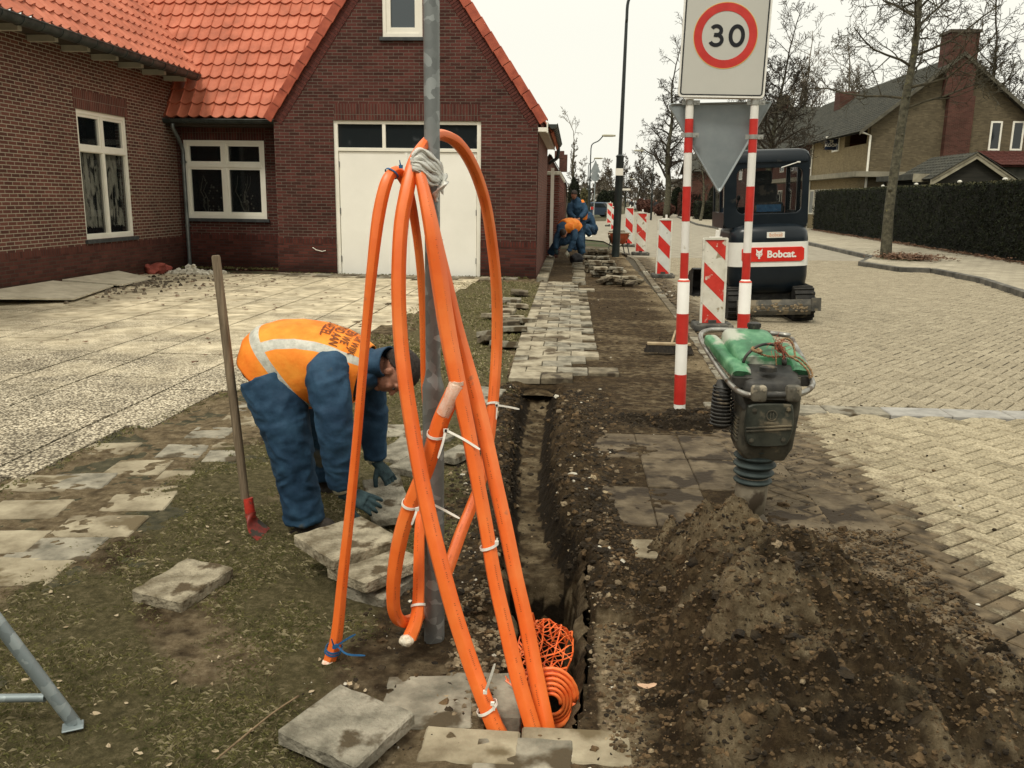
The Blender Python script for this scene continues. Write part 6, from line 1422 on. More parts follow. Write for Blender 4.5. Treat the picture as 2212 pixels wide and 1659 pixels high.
def xyout(x0, x1, y0, y1, r, n=6, bulge=0.):
    o = [((x0+x1)/2+x, (y0+y1)/2+y) for x, y in rrect(x1-x0, y1-y0, r, n)]
    return [(x, y-bulge*max(0, 1-((x-(x0+x1)/2)/((x1-x0)/2))**2)*(1 if y < (y0+y1)/2 else 0)) for x, y in o]
def fine(o): # extra points on the rear edge so that it can bulge
    out = []
    for i, p in enumerate(o):
        q = o[(i+1) % len(o)]; out.append(p); d = math.hypot(q[0]-p[0], q[1]-p[1])
        if d > .3: out += [(lerp(p[0], q[0], k/8), lerp(p[1], q[1], k/8)) for k in range(1, 8)]
    return out
def outl(x0, x1, y0, y1, r, bulge): return [(x, y-bulge*max(0, 1-((x-(x0+x1)/2)/((x1-x0)/2))**2)*(1 if y < (y0+y1)/2 else 0)) for x, y in fine(xyout(x0, x1, y0, y1, r))]
cw = []
for z, ins in ((.35, .16), (.365, .09), (.40, .045), (.48, .015), (.60, 0), (1.12, 0), (1.22, .012), (1.29, .05), (1.325, .11), (1.335, .17)):
    cw.append([V((x, y, z)) for x, y in outl(-.56+ins, .54-ins, 0+ins, 1.2-ins, .14, .06)])
mb = MB(); mb.rings(cw); wb(mb, 'counterweight', M_EXB, smooth=True, autos=50)
mb = MB(); mb.rings([[V((x, y, z)) for x, y in outl(-.566, .546, -.006, 1.206, .145, .06)] for z in (.745, 1.085)]); band = wb(mb, 'white_band', M_EXW, smooth=True, autos=40)
def by(x): return -.006-.06*max(0, 1-((x+.01)/.555)**2)
def curved_panel(pts, off, th=.004): # flat outline laid on the bulging rear
    mb = MB(); c = V((sum(p[0] for p in pts)/len(pts), sum(p[1] for p in pts)/len(pts))); R = []
    for k, o_ in ((1, 0), (1, off), (.5, off)): R.append([V((c.x+(p[0]-c.x)*k, by(c.x+(p[0]-c.x)*k)-o_, c.y+(p[1]-c.y)*k)) for p in pts])
    mb.rings(R); return mb
bd = fine([(x+.03, z+.915) for x, z in rrect(.86, .20, .035, 4)])
mb = MB(); n = 24; x0, x1 = -.40, .46
R = []
for i in range(n+1):
    x = lerp(x0, x1, i/n); e = .0 if 0 < i < n else .025
    R.append([(x, by(x)-.012, .815+e), (x, by(x)-.012, 1.015-e), (x, by(x)+.01, 1.015-e), (x, by(x)+.01, .815+e)])
mb.rings(R); badge = wb(mb, 'red_badge', M_EXR, band, bevel=.004)
def laid(txt, size, x, z, off=.014, bold=.0):
    t = text_mesh(txt, size, .0015, bold); t.v = [V((p.x+x, by(p.x+x)-off+p.y, p.z+z)) for p in t.v]; return t
wb(laid('Bobcat.', .135, .145, .915, bold=.0045), 'lettering', M_EXW, badge)
CATP = [(-.5, 1.0), (-.42, .35), (-.5, -.1), (-.33, -.45), (-.12, -.55), (-.16, -.9), (0, -1.0), (.16, -.9), (.12, -.55), (.33, -.45), (.5, -.1), (.42, .35), (.5, 1.0), (.2, .62), (0, .55), (-.2, .62)]
mb = MB(); cx, cz, s = -.165, .925, .072; mb.prism([(cx+x*s*1.25, cz+z*s) for x, z in CATP], 'Y', by(cx)-.018, by(cx)-.013)
wb(mb, 'cat_head', M_EXW, badge)
mb = MB()
for q in (1, -1): mb.prism([(cx+q*s*.12, cz+s*.02), (cx+q*s*.42, cz+s*.25), (cx+q*s*.36, cz+s*.02)], 'Y', by(cx)-.0195, by(cx)-.0181); mb.prism([(cx+q*s*.2, cz-s*.28), (cx+q*s*.5, cz-s*.22), (cx+q*s*.22, cz-s*.38)], 'Y', by(cx)-.0195, by(cx)-.0181)
wb(mb, 'cat_eyes', M_EXR, badge)
mb = MB(); mb.lo((-.065, by(.05)-.012, 1.145), (.175, by(.05)+.02, 1.225)); pl = wb(mb, 'small_plate', M_EXW)
t = text_mesh('bobcat', .062, .001, .001); t.v = [V((p.x+.055, by(.05)-.0125+p.y, p.z+1.187)) for p in t.v]; wb(t, 'lettering', mat('plate_orange', (.55, .25, .12)), pl)
mb = MB(); ringprism(mb, [(x+.055, z+1.186) for x, z in rrect(.19, .058, .025)], [(x+.055, z+1.186) for x, z in rrect(.182, .050, .022)], by(.05)-.0135, by(.05)-.0121); wb(mb, 'plate_outline', mat('plate_orange', (.55, .25, .12)), pl)
# cab
cx0, cx1, cy0, cy1, cz0, cz1 = -.64, .52, .10, 1.35, 1.28, 2.30
mb = MB(); outer = sh(rrect(cx1-cx0, cz1-cz0, .075), (cz0+cz1)/2); outer = [(x+(cx0+cx1)/2, z) for x, z in outer]
wnd = [(x+.00-.06, z+1.79) for x, z in rrect(.90, .62, .10)]; wnd = [(x+.04, z) for x, z in wnd]
ringprism(mb, outer, wnd, cy0, cy0+.05); cab = wb(mb, 'cab_frame', M_EXB, bevel=.01)
mb = MB()
for (x, y) in ((cx0+.035, cy1-.03), (cx1-.035, cy1-.03)): mb.box((x, y, 1.8), (.06, .06, .92), ch=.015)
mb.box(((cx0+cx1)/2, cy1-.03, 1.45), (1.0, .05, .22)); mb.lo((cx0, cy0+.05, cz0), (cx0+.05, cy1, 1.50)); mb.lo((cx1-.05, cy0+.05, cz0), (cx1, cy1, 1.50)); mb.box((cx0+.03, .62, 1.8), (.05, .06, .9)); mb.box((cx1-.03, .62, 1.8), (.05, .06, .9))
wb(mb, 'cab_posts', M_EXB, cab)
mb = MB(); R = []
for z, ins, a in ((2.16, .0, 0), (2.22, .0, 0), (2.29, .02, 0), (2.325, .06, 0), (2.34, .12, 0)): R.append([V((x, y, z+.02*(1-(y-cy0)/1.2))) for x, y in xyout(cx0+ins, cx1+.01-ins, cy0-.02+ins, cy1+.06-ins, .09)])
mb.rings(R); wb(mb, 'roof', M_EXB, cab, smooth=True, autos=50)
M_EXG = glass('excavator_glass', (.010, .013, .014), .02, .26)
mb = MB(); mb.lo((-.48, cy0+.02, 1.48), (.44, cy0+.026, 2.11)); wb(mb, 'rear_window', M_EXG, cab)
mb = MB(); mb.lo((cx0+.02, cy0+.06, 1.50), (cx0+.026, .59, 2.15)); mb.lo((cx0+.02, .65, 1.50), (cx0+.026, cy1-.06, 2.15)); wb(mb, 'side_window', M_EXG, cab)
mb = MB(); mb.lo((cx1-.026, cy0+.06, 1.50), (cx1-.02, cy1-.06, 2.15)); wb(mb, 'side_window', M_EXG, cab)
mb = MB(); mb.box((-.02, .62, 1.62), (.42, .12, .55), ch=.05); mb.box((-.02, .80, 1.42), (.44, .42, .12), ch=.04); mb.box((-.02, .62, 1.98), (.26, .09, .20), ch=.04); wb(mb, 'seat', M_RBLK, cab, smooth=True, autos=40)
mb = MB(); mb.prism([(x, z+1.56) for x, z in rrect(.40, .15, .04)], 'Y', .22, .26); bx_ = wb(mb, 'rear_box', M_RBLK, cab); mb = MB(); mb.lo((-.17, .212, 1.50), (.17, .219, 1.60)); wb(mb, 'blue_label', mat('label_blue', (.03, .09, .18), (.05, .14, .26), .4, 20), bx_)
mb = MB(); mb.tube([(.36, cy0-.01, 2.17), (.13, cy0-.012, 2.10)], .007, 6); mb.box((.36, cy0-.005, 2.17), (.05, .03, .025), ch=.005); wb(mb, 'wiper', M_EXW, cab)
for q in (-1, 1):
    mb = MB(); mb.tube(catmull([(-.02+q*.30, .95, 1.40), (-.02+q*.31, .97, 1.55), (-.02+q*.28, 1.0, 1.68)], 4), .012, 8); mb.sph((-.02+q*.28, 1.0, 1.70), .028, 2, sc=(1, 1, 1.6)); wb(mb, 'control_lever', M_RBLK, cab, smooth=True)
# tracks, blade, boom
for q, xa, xb in ((-1, -.60, -.34), (1, .32, .58)):
    mb = MB(); prof = [(y+.45, z+.22) for y, z in rrect(1.45, .44, .21, 7)]; n = len(prof)
    prof2 = fine(prof); k = len(prof2)
    mb.rings([[V((xa, y, z)) for y, z in prof2], [V((xb, y, z)) for y, z in prof2]])
    ln = [V((0, y, z)) for y, z in prof2]; cum = 0
    Lp = [(a, b) for a, b in zip(ln, ln[1:]+ln[:1])]
    for a, b in Lp:
        d = (b-a).length; s0 = cum; cum += d; kk = math.ceil(s0/.085)
        while kk*.085 < cum:
            p = a.lerp(b, (kk*.085-s0)/d); t = (b-a).normalized(); R_ = Matrix((V((1, 0, 0)), t, V((1, 0, 0)).cross(t))).transposed(); mb.box(((xa+xb)/2, p.y, p.z), (xb-xa+.01, .035, .045), rot=R_); kk += 1
    wb(mb, 'track', M_TRK)
mb = MB(); mb.lo((-.34, .1, .2), (.32, 1.0, .42)); mb.cyl((-.02, .55, .36), (-.02, .55, .5), .3, n=24); wb(mb, 'undercarriage', M_RBLK)
mb = MB(); prof = [(-.36, .10), (-.39, .16), (-.395, .24), (-.37, .31), (-.35, .31), (-.372, .24), (-.367, .16), (-.34, .10)]
mb.rings([[V((x, y, z)) for y, z in prof] for x in (-.50, .50)]); mb.lo((-.3, -.35, .2), (-.22, .2, .27)); mb.lo((.2, -.35, .2), (.28, .2, .27)); bl = wb(mb, 'dozer_blade', M_STL)
mb = MB(); mb.lo((.502, -.40, .15), (.63, -.375, .33)); wb(mb, 'blade_extension', M_STL, bl)
mb = MB(); rgx = random.Random(4)
for k in range(70): mb.sph((rgx.uniform(-.35, .45), -.392, rgx.gauss(.20, .028)), rgx.uniform(.008, .026), 1, sc=(1.2, .4, .8), nz=.4, seed=k)
wb(mb, 'caked_mud', M_CL2, bl)
mb = MB(); limb(mb, [(V((-.25, 1.5, .8)), .09), (V((-.25, 2.0, 1.3)), .085), (V((-.25, 2.4, 1.9)), .075), (V((-.25, 2.9, 2.05)), .065)], 6); wb(mb, 'boom', M_EXW)
mb = MB(); limb(mb, [(V((-.25, 2.9, 2.1)), .07), (V((-.25, 3.1, 1.4)), .06), (V((-.25, 3.1, .7)), .05)], 6); wb(mb, 'dipper_arm', M_EXW)
mb = MB(); mb.rings([[V((x, 2.85+y, z)) for y, z in ((0, .65), (.25, .6), (.35, .3), (.2, .05), (-.1, .0), (-.12, .03), (.16, .09), (.29, .3), (.2, .55), (0, .6))] for x in (-.45, -.05)]); wb(mb, 'bucket', M_STL)
mb = MB(); mb.lo((.0, 0, 0), (.02, .3, .3)); 
# spare bucket standing left of it
p = G(1505, 640); mb = MB(); pr = [(.0, .48), (.07, .50), (.30, .42), (.42, .25), (.40, .10), (.25, .0), (-.02, .0), (-.03, .03), (.22, .04), (.35, .13), (.36, .24), (.26, .37), (.05, .45)]
mb.rings([[V((x, y, z)) for y, z in pr] for x in (-.09, .16)]); mb.prism([(y_, z_) for y_, z_ in ((.0, .48), (.30, .42), (.42, .25), (.40, .10), (.25, .0), (-.02, .0))], 'X', -.10, -.085); mb.prism([(y_, z_) for y_, z_ in ((.0, .48), (.30, .42), (.42, .25), (.40, .10), (.25, .0), (-.02, .0))], 'X', .16, .175)
for k in range(4): mb.box((-.07+k*.07, -.06, .012), (.03, .10, .016))
o = mb.build('digger_bucket', mat('bucket_black', (.012, .012, .012), (.04, .038, .034), .5, 6), loc=(p.x+.0, p.y, 0), world=False); o.rotation_euler = (0, 0, RD(4)); tag(o, 'spare black digging bucket lying on the paving left of the excavator', 'bucket')
# ------------------------------------------------ striped boards along the road
def delineator(label, foot, w, h, base=.13, yaw=0., worn=False, group='red and white striped boards along the roadworks', topnub=True, lean=0.):
    T = thing('striped_board', label, 'road marker', foot, rot=(0, lean, yaw), group=group)
    fr = .028; mb = MB(); ringprism(mb, [(x, z+base+h/2) for x, z in rrect(w, h, .02)], [(x, z+base+h/2) for x, z in rrect(w-2*fr, h-2*fr, .006)], -.022, .022)
    f = mb.build('frame', mat('board_frame', (.55, .53, .45), (.72, .70, .61), .6, 12, spots=((.28, .25, .19), 14, .64)), T, world=False)
    if topnub:
        mb = MB(); mb.box((.02, 0, base+h+.045), (.045, .03, .09), ch=.006); mb.box((0, 0, base+h+.006), (w*.5, .035, .012)); mb.build('lifting_stub', M_RW_W, T, world=False)
    iw, ih = w-2*fr, h-2*fr; b0 = base+fr
    wm = mat('board_white_worn', (.60, .575, .48), (.74, .71, .62), .6, 6, spots=((.32, .27, .18), 9, .60)) if worn else mat('board_white', (.55, .56, .52), (.66, .67, .62), .5, 5, spots=((.35, .33, .27), 9, .68))
    rm = mat('board_red_worn', (.50, .03, .02), (.62, .05, .035), .5, 6, spots=((.62, .52, .42), 11, .60)) if worn else mat('board_red', (.50, .022, .016), (.60, .035, .025), .5, 6, spots=((.42, .06, .04), 12, .66))
    mb = MB(); mb.lo((-iw/2, -.008, b0), (iw/2, .008, b0+ih)); pan = mb.build('panel', wm, T, world=False)
    sw = ih*.24; sl = iw*.98; mb = MB(); k = 0          # stripes fall from upper left to lower right
    z = b0+ih+ (sl-ih*.0) - .0
    tops = [b0+ih-.26*ih+i*.5*ih for i in range(-2, 4)]
    for zt in tops:
        P = [(-iw/2, zt), (iw/2, zt-sl), (iw/2, zt-sl-sw), (-iw/2, zt-sw)]
        def clipz(P, zc, keep_low):
            out = []
            for i in range(len(P)):
                a, b = P[i], P[(i+1) % len(P)]; ia = (a[1] <= zc) == keep_low or a[1] == zc; ib = (b[1] <= zc) == keep_low or b[1] == zc
                if ia: out.append(a)
                if ia != ib: t = (zc-a[1])/(b[1]-a[1]); out.append((a[0]+t*(b[0]-a[0]), zc))
            return out
        P = clipz(P, b0+ih, True); P = clipz(P, b0, False) if len(P) > 2 else P
        if len(P) > 2:
            mb = MB(); mb.prism(P, 'Y', -.0105, -.0085); mb.build('stripe', rm, pan, world=False)
    mb = MB(); mb.box((0, 0, .045), (w*1.55, .42, .09), ch=.02); mb.box((0, 0, .10), (.10, .10, .06)); mb.box((-w*.6, -.15, .095), (.04, .06, .02)); mb.box((w*.6, -.15, .095), (.04, .06, .02)); mb.build('rubber_foot', mat('foot_rubber', (.035, .035, .032), (.11, .105, .09), .85, 8, .003, spots=((.2, .18, .14), 6, .62)), T, world=False)
    return T
def dl(label, x, ytop, ybot, yfoot, wpx, worn=False, yaw=0., lean=0.):
    g = G(x, yfoot); s = depth(g)/F; zt, zb = PY(x, ytop, g.y).z, PY(x, ybot, g.y).z
    delineator(label, (g.x, g.y, 0), wpx*s, zt-zb, max(.06, zb), yaw, worn, lean=lean)
dl('nearest striped board, scratched and dirty, right beside the excavator', 1537, 517, 706, 712, 53, True, lean=RD(-1))
dl('second striped board from us, clean, on its rubber foot', 1431, 473, 594, 600, 31); dl('third striped board, with a worn white corner at its top', 1383, 459, 545, 551, 24, True)
dl('fourth striped board, just right of the dark lamp post', 1357, 448, 528, 533, 19); dl('fifth striped board, its right part behind the lamp post', 1325, 446, 496, 503, 13); dl('farthest striped board, left of the lamp post', 1316, 438, 482, 489, 12)
# low red and white barrier and yellow lamp
g = G(1273, 474); T = thing('barrier', 'low red and white plank barrier across the far end of the footpath', 'barrier', (g.x, g.y, 0)); s = depth(g)/F
for z in (g.z+.30, .95):
    mb = MB(); mb.box((g.x, g.y, z), (20*s, .03, .24)); b_ = mb.build('plank', M_RW_W, T)
    for k in (-1, 1): mb = MB(); mb.box((g.x+k*5.5*s, g.y-.018, z), (6.5*s, .004, .236)); mb.build('red_field', M_RW_R, b_)
for k in (-1, 1): mb = MB(); mb.cyl((g.x+k*8*s, g.y+.03, 0), (g.x+k*8*s, g.y+.03, 1.1), .025, n=8); mb.build('stake', M_RW_W, T)
mb = MB(); mb.box((g.x-8*s, g.y-.06, .68), (.32, .05, .32), ch=.05); mb.build('yellow_lamp', mat('lamp_yellow', (.75, .42, .05), (.85, .55, .1), .4, 6), T)
# ------------------------------------------------ lamp posts
M_LP = mat('lamp_post_green', (.008, .013, .013), (.020, .028, .027), .38, 3, spec=.5); M_HEADL = mat('lamp_head', (.30, .28, .2), (.42, .40, .30), .5, 3)
def lamp(label, x, y, h, side, reach, r=.055, rb=.088, zb=2.6, head_=True, lean=0., group='street lamps along the road', droop=.3):
    T = thing('street_lamp', label, 'street lamp', (x, y, 0), group=group)
    lx = lambda z: x+lean*z
    mb = MB(); mb.tube([(lx(-.05), y, -.05), (lx(zb), y, zb), (lx(zb+.05), y, zb+.05), (lx(zb+.10), y, zb+.1), (lx(h-.9), y, h-.9)], [rb, rb*.95, rb*1.12, r, r*.7], 16); mb.build('column', M_LP, T, smooth=True, autos=40)
    mb = MB(); P = catmull([(lx(h-.9), y, h-.9), (lx(h-.25)+side*.05, y, h-.25), (lx(h)+side*.45, y, h), (lx(h)+side*reach, y, h+droop)], 6); mb.tube(P, r*.7, 10); mb.build('arm', M_LP, T, smooth=True)
    e = P[-1]
    mb = MB(); mb.rings([[(e.x+side*dx, y+w_*cos(a), e.z+.01+hh*sin(a)) for a in [2*pi*i/12 for i in range(12)]] for dx, w_, hh in ((-.08, .05, .04), (.05, .14, .075), (.55, .15, .07), (.75, .10, .045))]); mb.build('lamp_head', M_HEADL, T, smooth=True)
    return T
LM = lamp('tall dark green lamp post nearest to us, standing in the footpath by the wheelbarrow', 1.28, 26, 7.42, 1, 1.6, .062, .115, 2.85, lean=.008, droop=.12)
mb = MB(); mb.lo((1.18, 25.885, 2.35), (1.40, 25.905, 2.55)); mb.build('sticker', M_WHITE, LM); mb = MB(); mb.lo((1.395, 25.99, 1.93), (1.64, 26.0, 1.985)); mb.build('small_bracket', M_WHITE, LM)
def lampd(label, xb, Y, ytop, side, xend, **k):
    p = PY(xb, 430, Y); zt = PY(xb, ytop, Y).z; xe = PY(xend, ytop, Y).x; lamp(label, p.x, Y, zt-.3, side, abs(xe-p.x)-.7, .05, .085, 2.2, lean=0, **k)
lampd('slim lamp post left of the road, its arm reaching right over the sign backs', 1273, 55, 293, 1, 1328); lampd('smaller lamp post behind the slim one, arm to the right', 1269, 85, 342, 1, 1301)
lampd('lamp post on the right kerb with its arm reaching left', 1408, 76, 326, -1, 1371); lampd('distant lamp post in the middle, its two heads just visible', 1352, 130, 387, 1, 1372)
# signs seen from behind
g = PY(1284, 430, 48); T = thing('sign_post_far', 'grey backs of a triangular and a round road sign on one thin pole', 'traffic sign', (g.x, 48, 0)); s = 48.5/F
zt = PY(1284, 347, 48).z; mb = MB(); mb.cyl((g.x, 48.03, 0), (g.x, 48.03, zt), .03, n=8); mb.build('pole', M_ALU, T)
ztb = PY(1284, 373, 48).z; mb = MB(); mb.prism([(g.x-11*s, ztb), (g.x+11*s, ztb), (g.x, zt+.02)], 'Y', 47.98, 48.0); mb.build('triangle_back', M_ALU, T)
zc_ = PY(1284, 382, 48).z; mb = MB(); mb.prism([(g.x+9*s*cos(a), zc_+9*s*sin(a)) for a in [2*pi*i/24 for i in range(24)]], 'Y', 47.97, 47.978); mb.build('round_back', M_ALU, T)
# ------------------------------------------------ wheelbarrow by the lamp post
T = thing('wheelbarrow', 'orange wheelbarrow standing behind the nearest lamp post, seen from its handle end', 'wheelbarrow', (1.36, 27.0, 0))
def wbp(x, y, Y=27.0): return PY(x, y, Y)
mb = MB(); R = []
for k, (y0, z0, hw, in_) in enumerate(((26.75, .36, .22, 0), (26.65, .46, .33, 0), (26.6, .66, .42, 0))): pass
c_ = V((1.40, 27.2, 0))
R = [[c_+V((x*sx, y*sx*1.35, z)) for x, y in rrect(.56, .56, .12)] for z, sx in ((.33, .55), (.36, .75), (.50, 1.0), (.66, 1.16))]; R += [[c_+V((x*sx, y*sx*1.35, z)) for x, y in rrect(.56, .56, .12)] for z, sx in ((.665, 1.12), (.52, .97), (.40, .72))]
mb.rings(R); mb.build('tub', mat('barrow_orange', (.45, .08, .03), (.60, .15, .07), .6, 6, spots=((.25, .17, .1), 7, .6)), T, smooth=True, autos=40)
mb = MB()
for q in (-1, 1): mb.tube(catmull([c_+V((q*.30, -.75, .62)), c_+V((q*.30, -.40, .60)), c_+V((q*.24, 0, .40)), c_+V((q*.10, .6, .22))], 5), .018, 8)
mb.tube([c_+V((-.345, -.46, .675)), c_+V((.345, -.46, .675))], .016, 8); mb.build('handles', mat('barrow_cream', (.45, .40, .28), (.55, .50, .38), .6, 10), T, smooth=True)
for q in (-1, 1):
    mb = MB(); mb.tube([c_+V((q*.24, -.2, .45)), c_+V((q*.34, -.32, .02)), c_+V((q*.20, -.32, .02)), c_+V((q*.14, .0, .33))], .016, 8); mb.build('leg', mat('barrow_leg', (.05, .05, .045), rough=.5, metal=.5), T, smooth=True)
mb = MB(); mb.lathe([(.05, -.04), (.17, -.04), (.19, 0), (.17, .04), (.05, .04)], c_+V((0, .62, .19)), 20, axis='X'); mb.build('wheel', M_TRK, T, smooth=True, autos=40)
mb = MB(); mb.sph(c_+V((0, .02, .58)), .30, 3, sc=(.95, 1.25, .55), nz=.35); mb.build('load', mat('barrow_load', (.08, .07, .05), (.2, .17, .12), .95, 12, .02), T)
# ------------------------------------------------ trees
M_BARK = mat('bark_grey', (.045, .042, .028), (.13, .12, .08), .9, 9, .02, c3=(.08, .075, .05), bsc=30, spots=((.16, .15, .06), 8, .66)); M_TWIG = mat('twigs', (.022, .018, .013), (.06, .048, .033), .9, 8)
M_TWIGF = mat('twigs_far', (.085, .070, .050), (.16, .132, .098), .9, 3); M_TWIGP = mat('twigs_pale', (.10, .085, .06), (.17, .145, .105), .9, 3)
def tri_tube(mb, pts, rs, n=3):
    k0 = len(mb.v); k = len(pts)
    for i, p in enumerate(pts):
        t = (pts[min(i+1, k-1)]-pts[max(i-1, 0)]); t = t.normalized() if t.length > 1e-6 else V((0, 0, 1))
        u = t.cross(V((.31, .17, .93)) if abs(t.z) < .9 else V((1, 0, 0))).normalized(); w_ = t.cross(u)
        for j in range(n): a = 2*pi*j/n; mb.v.append(p+(u*cos(a)+w_*sin(a))*rs[i])
    for i in range(k-1):
        for j in range(n): q = (j+1) % n; mb.f.append((k0+i*n+j, k0+i*n+q, k0+(i+1)*n+q, k0+(i+1)*n+j)); mb.mi.append(0)
def branch(mb, rg, p, d, L_, r, lv, mx, kids, bend=.18, up=.06, spread=.9, minr=.004):
    n = 5 if lv < 2 else 4; pts = [p]; dirs = [d]
    for i in range(n):
        d = (d+V((rg.gauss(0, bend), rg.gauss(0, bend), rg.gauss(0, bend)+up))).normalized(); p = p+d*(L_/n); pts.append(p); dirs.append(d)
    rs = [max(minr, r*(1-.62*i/n)) for i in range(n+1)]
    tri_tube(mb, pts, rs, 6 if lv == 0 else 4 if lv == 1 else 3)
    if lv >= mx: return
    for c in range(kids[lv]):
        t = (c+.6+rg.uniform(-.3, .3))/kids[lv]; t = .18+.82*min(1, max(0, t)); i = min(n-1, int(t*n)); q = pts[i].lerp(pts[i+1], t*n-i)
        az = rg.uniform(0, 2*pi); dd = dirs[i]; u = dd.cross(V((.2, .3, .9))).normalized(); w_ = dd.cross(u)
        nd = (dd*rg.uniform(.35, .8)+(u*cos(az)+w_*sin(az))*spread*rg.uniform(.7, 1.1)).normalized()
        branch(mb, rg, q, nd, L_*rg.uniform(.42, .68)*(1-.35*t), rs[i]*.55, lv+1, mx, kids, bend*1.15, up, spread, minr)
def tree(label, x, y, trunk, limbs, seed, kids=(6, 5, 4), mx=3, L0=2.6, up=.05, spread=.9, m=M_TWIG, mt=M_BARK, group=None, minr=.004, lf=None, limb_up=.35, r0=None, name='bare_tree', cat='tree', topL=None):
    """trunk: list of (point, radius); limbs: how many boughs leave the upper trunk"""
    mx = len(kids); rg = random.Random(seed); T = thing(name, label, cat, (x, y, 0), group=group)
    pts = catmull([p for p, _ in trunk], 4); rr = []
    for i in range(len(trunk)-1): rr += [lerp(trunk[i][1], trunk[i+1][1], k/4) for k in range(4)]
    rr.append(trunk[-1][1]); mb = MB(); n = len(pts)
    sec = [(cos(2*pi*i/14)*(1+.06*sin(5*i)), sin(2*pi*i/14)*(1+.06*cos(3*i))) for i in range(14)]
    mb.tube(pts, rr, sec=sec)
    for k in range(7):
        i = rg.randrange(2, n-1); a = rg.uniform(0, 6.3); mb.sph(pts[i]+V((cos(a), sin(a), 0))*rr[i]*.8, rr[i]*.55, 1)
    mb.build('trunk', mt, T, smooth=True)
    mb = MB(); lo_ = lf or .45; L_all = (pts[-1]-pts[0]).length
    for k in range(limbs):
        t = lo_+(1-lo_)*(k+.5)/limbs; i = min(n-2, int(t*(n-1))); q = pts[i].lerp(pts[i+1], t*(n-1)-i); az = k*2.4+rg.uniform(-.4, .4)
        d = V((cos(az), sin(az), limb_up+rg.uniform(-.1, .35))).normalized(); l = L0*(1.1-.55*(t-lo_)/(1-lo_))*rg.uniform(.8, 1.15)
        branch(mb, rg, q, d, l, (r0 or rr[i]*.5), 0, mx, kids, .16, up, spread, minr)
    branch(mb, rg, pts[-1], V((0, 0, 1)), topL or L0*.8, rr[-1], 0, mx, kids, .12, .05, spread, minr)
    mb.build('crown', m, T); return T
P = lambda x, y, Y=26.: PY(x, y, Y)
tree('bare street tree with leaning mossy trunk growing from the kerb in front of the hedge', 9.13, 26, [(V((9.13, 26.1, -.05)), .235), (V((9.12, 26.1, .15)), .165), (P(1922, 440), .135), (P(1940, 320), .125), (P(1957, 210), .115), (P(1975, 110), .09), (P(1985, 20), .075), (P(1988, -60), .05)], 15, 5, kids=(7, 6, 6), L0=2.75, lf=.52, limb_up=.30, r0=.038, minr=.0070, up=.05, m=mat('twigs_mossy', (.03, .027, .018), (.085, .074, .046), .9, 8))
def gen_tree(label, px, Y, ytop, wpx, seed, n=14, m=M_TWIGF, kids=(5, 4, 4), lean=0., minr=None, lf=.25, up=.10, spread=.85, limb_up=.55, group=None, mt=None, rt=None, yb=None):
    p = PY(px, 430, Y); h = PY(px, ytop, Y).z; R_ = wpx*Y/F; x = p.x; r = rt or h*.018; tr_h = h*.72; 
    rgk = random.Random(seed*3); pts = [(V((x+lean*t*h+rgk.gauss(0, .15)*(t > 0), Y+rgk.gauss(0, .15)*(t > 0), t*tr_h-.05)), r*(1.15-.9*t)) for t in (0, .25, .5, .75, 1)]
    return tree(label, x, Y, pts, n, seed, kids=kids, L0=R_, m=m, mt=mt or M_BARK, minr=minr or max(.006, Y*.00021), lf=lf, up=up, spread=spread, limb_up=limb_up, group=group, topL=h*.3)
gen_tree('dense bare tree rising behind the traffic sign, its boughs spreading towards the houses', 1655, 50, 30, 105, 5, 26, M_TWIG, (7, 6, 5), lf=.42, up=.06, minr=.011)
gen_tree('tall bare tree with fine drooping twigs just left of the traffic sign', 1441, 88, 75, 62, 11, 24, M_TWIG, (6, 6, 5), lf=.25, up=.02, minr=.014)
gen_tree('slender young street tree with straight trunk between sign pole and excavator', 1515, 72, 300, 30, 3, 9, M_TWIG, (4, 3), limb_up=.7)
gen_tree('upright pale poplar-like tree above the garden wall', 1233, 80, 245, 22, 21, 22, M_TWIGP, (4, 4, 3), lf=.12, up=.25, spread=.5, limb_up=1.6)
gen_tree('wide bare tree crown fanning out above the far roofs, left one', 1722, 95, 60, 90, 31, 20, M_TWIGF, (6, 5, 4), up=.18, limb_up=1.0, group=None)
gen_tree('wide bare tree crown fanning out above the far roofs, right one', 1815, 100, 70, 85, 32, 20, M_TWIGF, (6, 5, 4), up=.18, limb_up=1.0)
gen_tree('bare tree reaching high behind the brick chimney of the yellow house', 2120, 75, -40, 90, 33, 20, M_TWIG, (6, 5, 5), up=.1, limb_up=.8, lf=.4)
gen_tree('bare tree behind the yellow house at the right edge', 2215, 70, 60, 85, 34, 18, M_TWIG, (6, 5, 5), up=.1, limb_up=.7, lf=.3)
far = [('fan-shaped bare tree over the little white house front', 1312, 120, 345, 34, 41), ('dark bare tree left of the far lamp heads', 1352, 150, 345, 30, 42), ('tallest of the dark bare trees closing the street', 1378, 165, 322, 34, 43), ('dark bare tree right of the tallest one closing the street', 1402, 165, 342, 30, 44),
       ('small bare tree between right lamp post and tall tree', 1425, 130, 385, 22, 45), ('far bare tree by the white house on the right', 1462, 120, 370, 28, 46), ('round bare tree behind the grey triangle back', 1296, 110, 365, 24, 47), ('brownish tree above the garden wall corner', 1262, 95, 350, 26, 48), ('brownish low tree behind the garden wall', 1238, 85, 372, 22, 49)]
for lb, px, Y, yt, wpx, sd_ in far: gen_tree(lb, px, Y, yt, wpx, sd_, 16, mat('twigs_mid', (.05, .041, .030), (.11, .09, .066), .9, 3) if px in (1352, 1378, 1402, 1425) else M_TWIGF, (6, 5, 4), lf=.15, minr=Y*.00020, limb_up=.6)
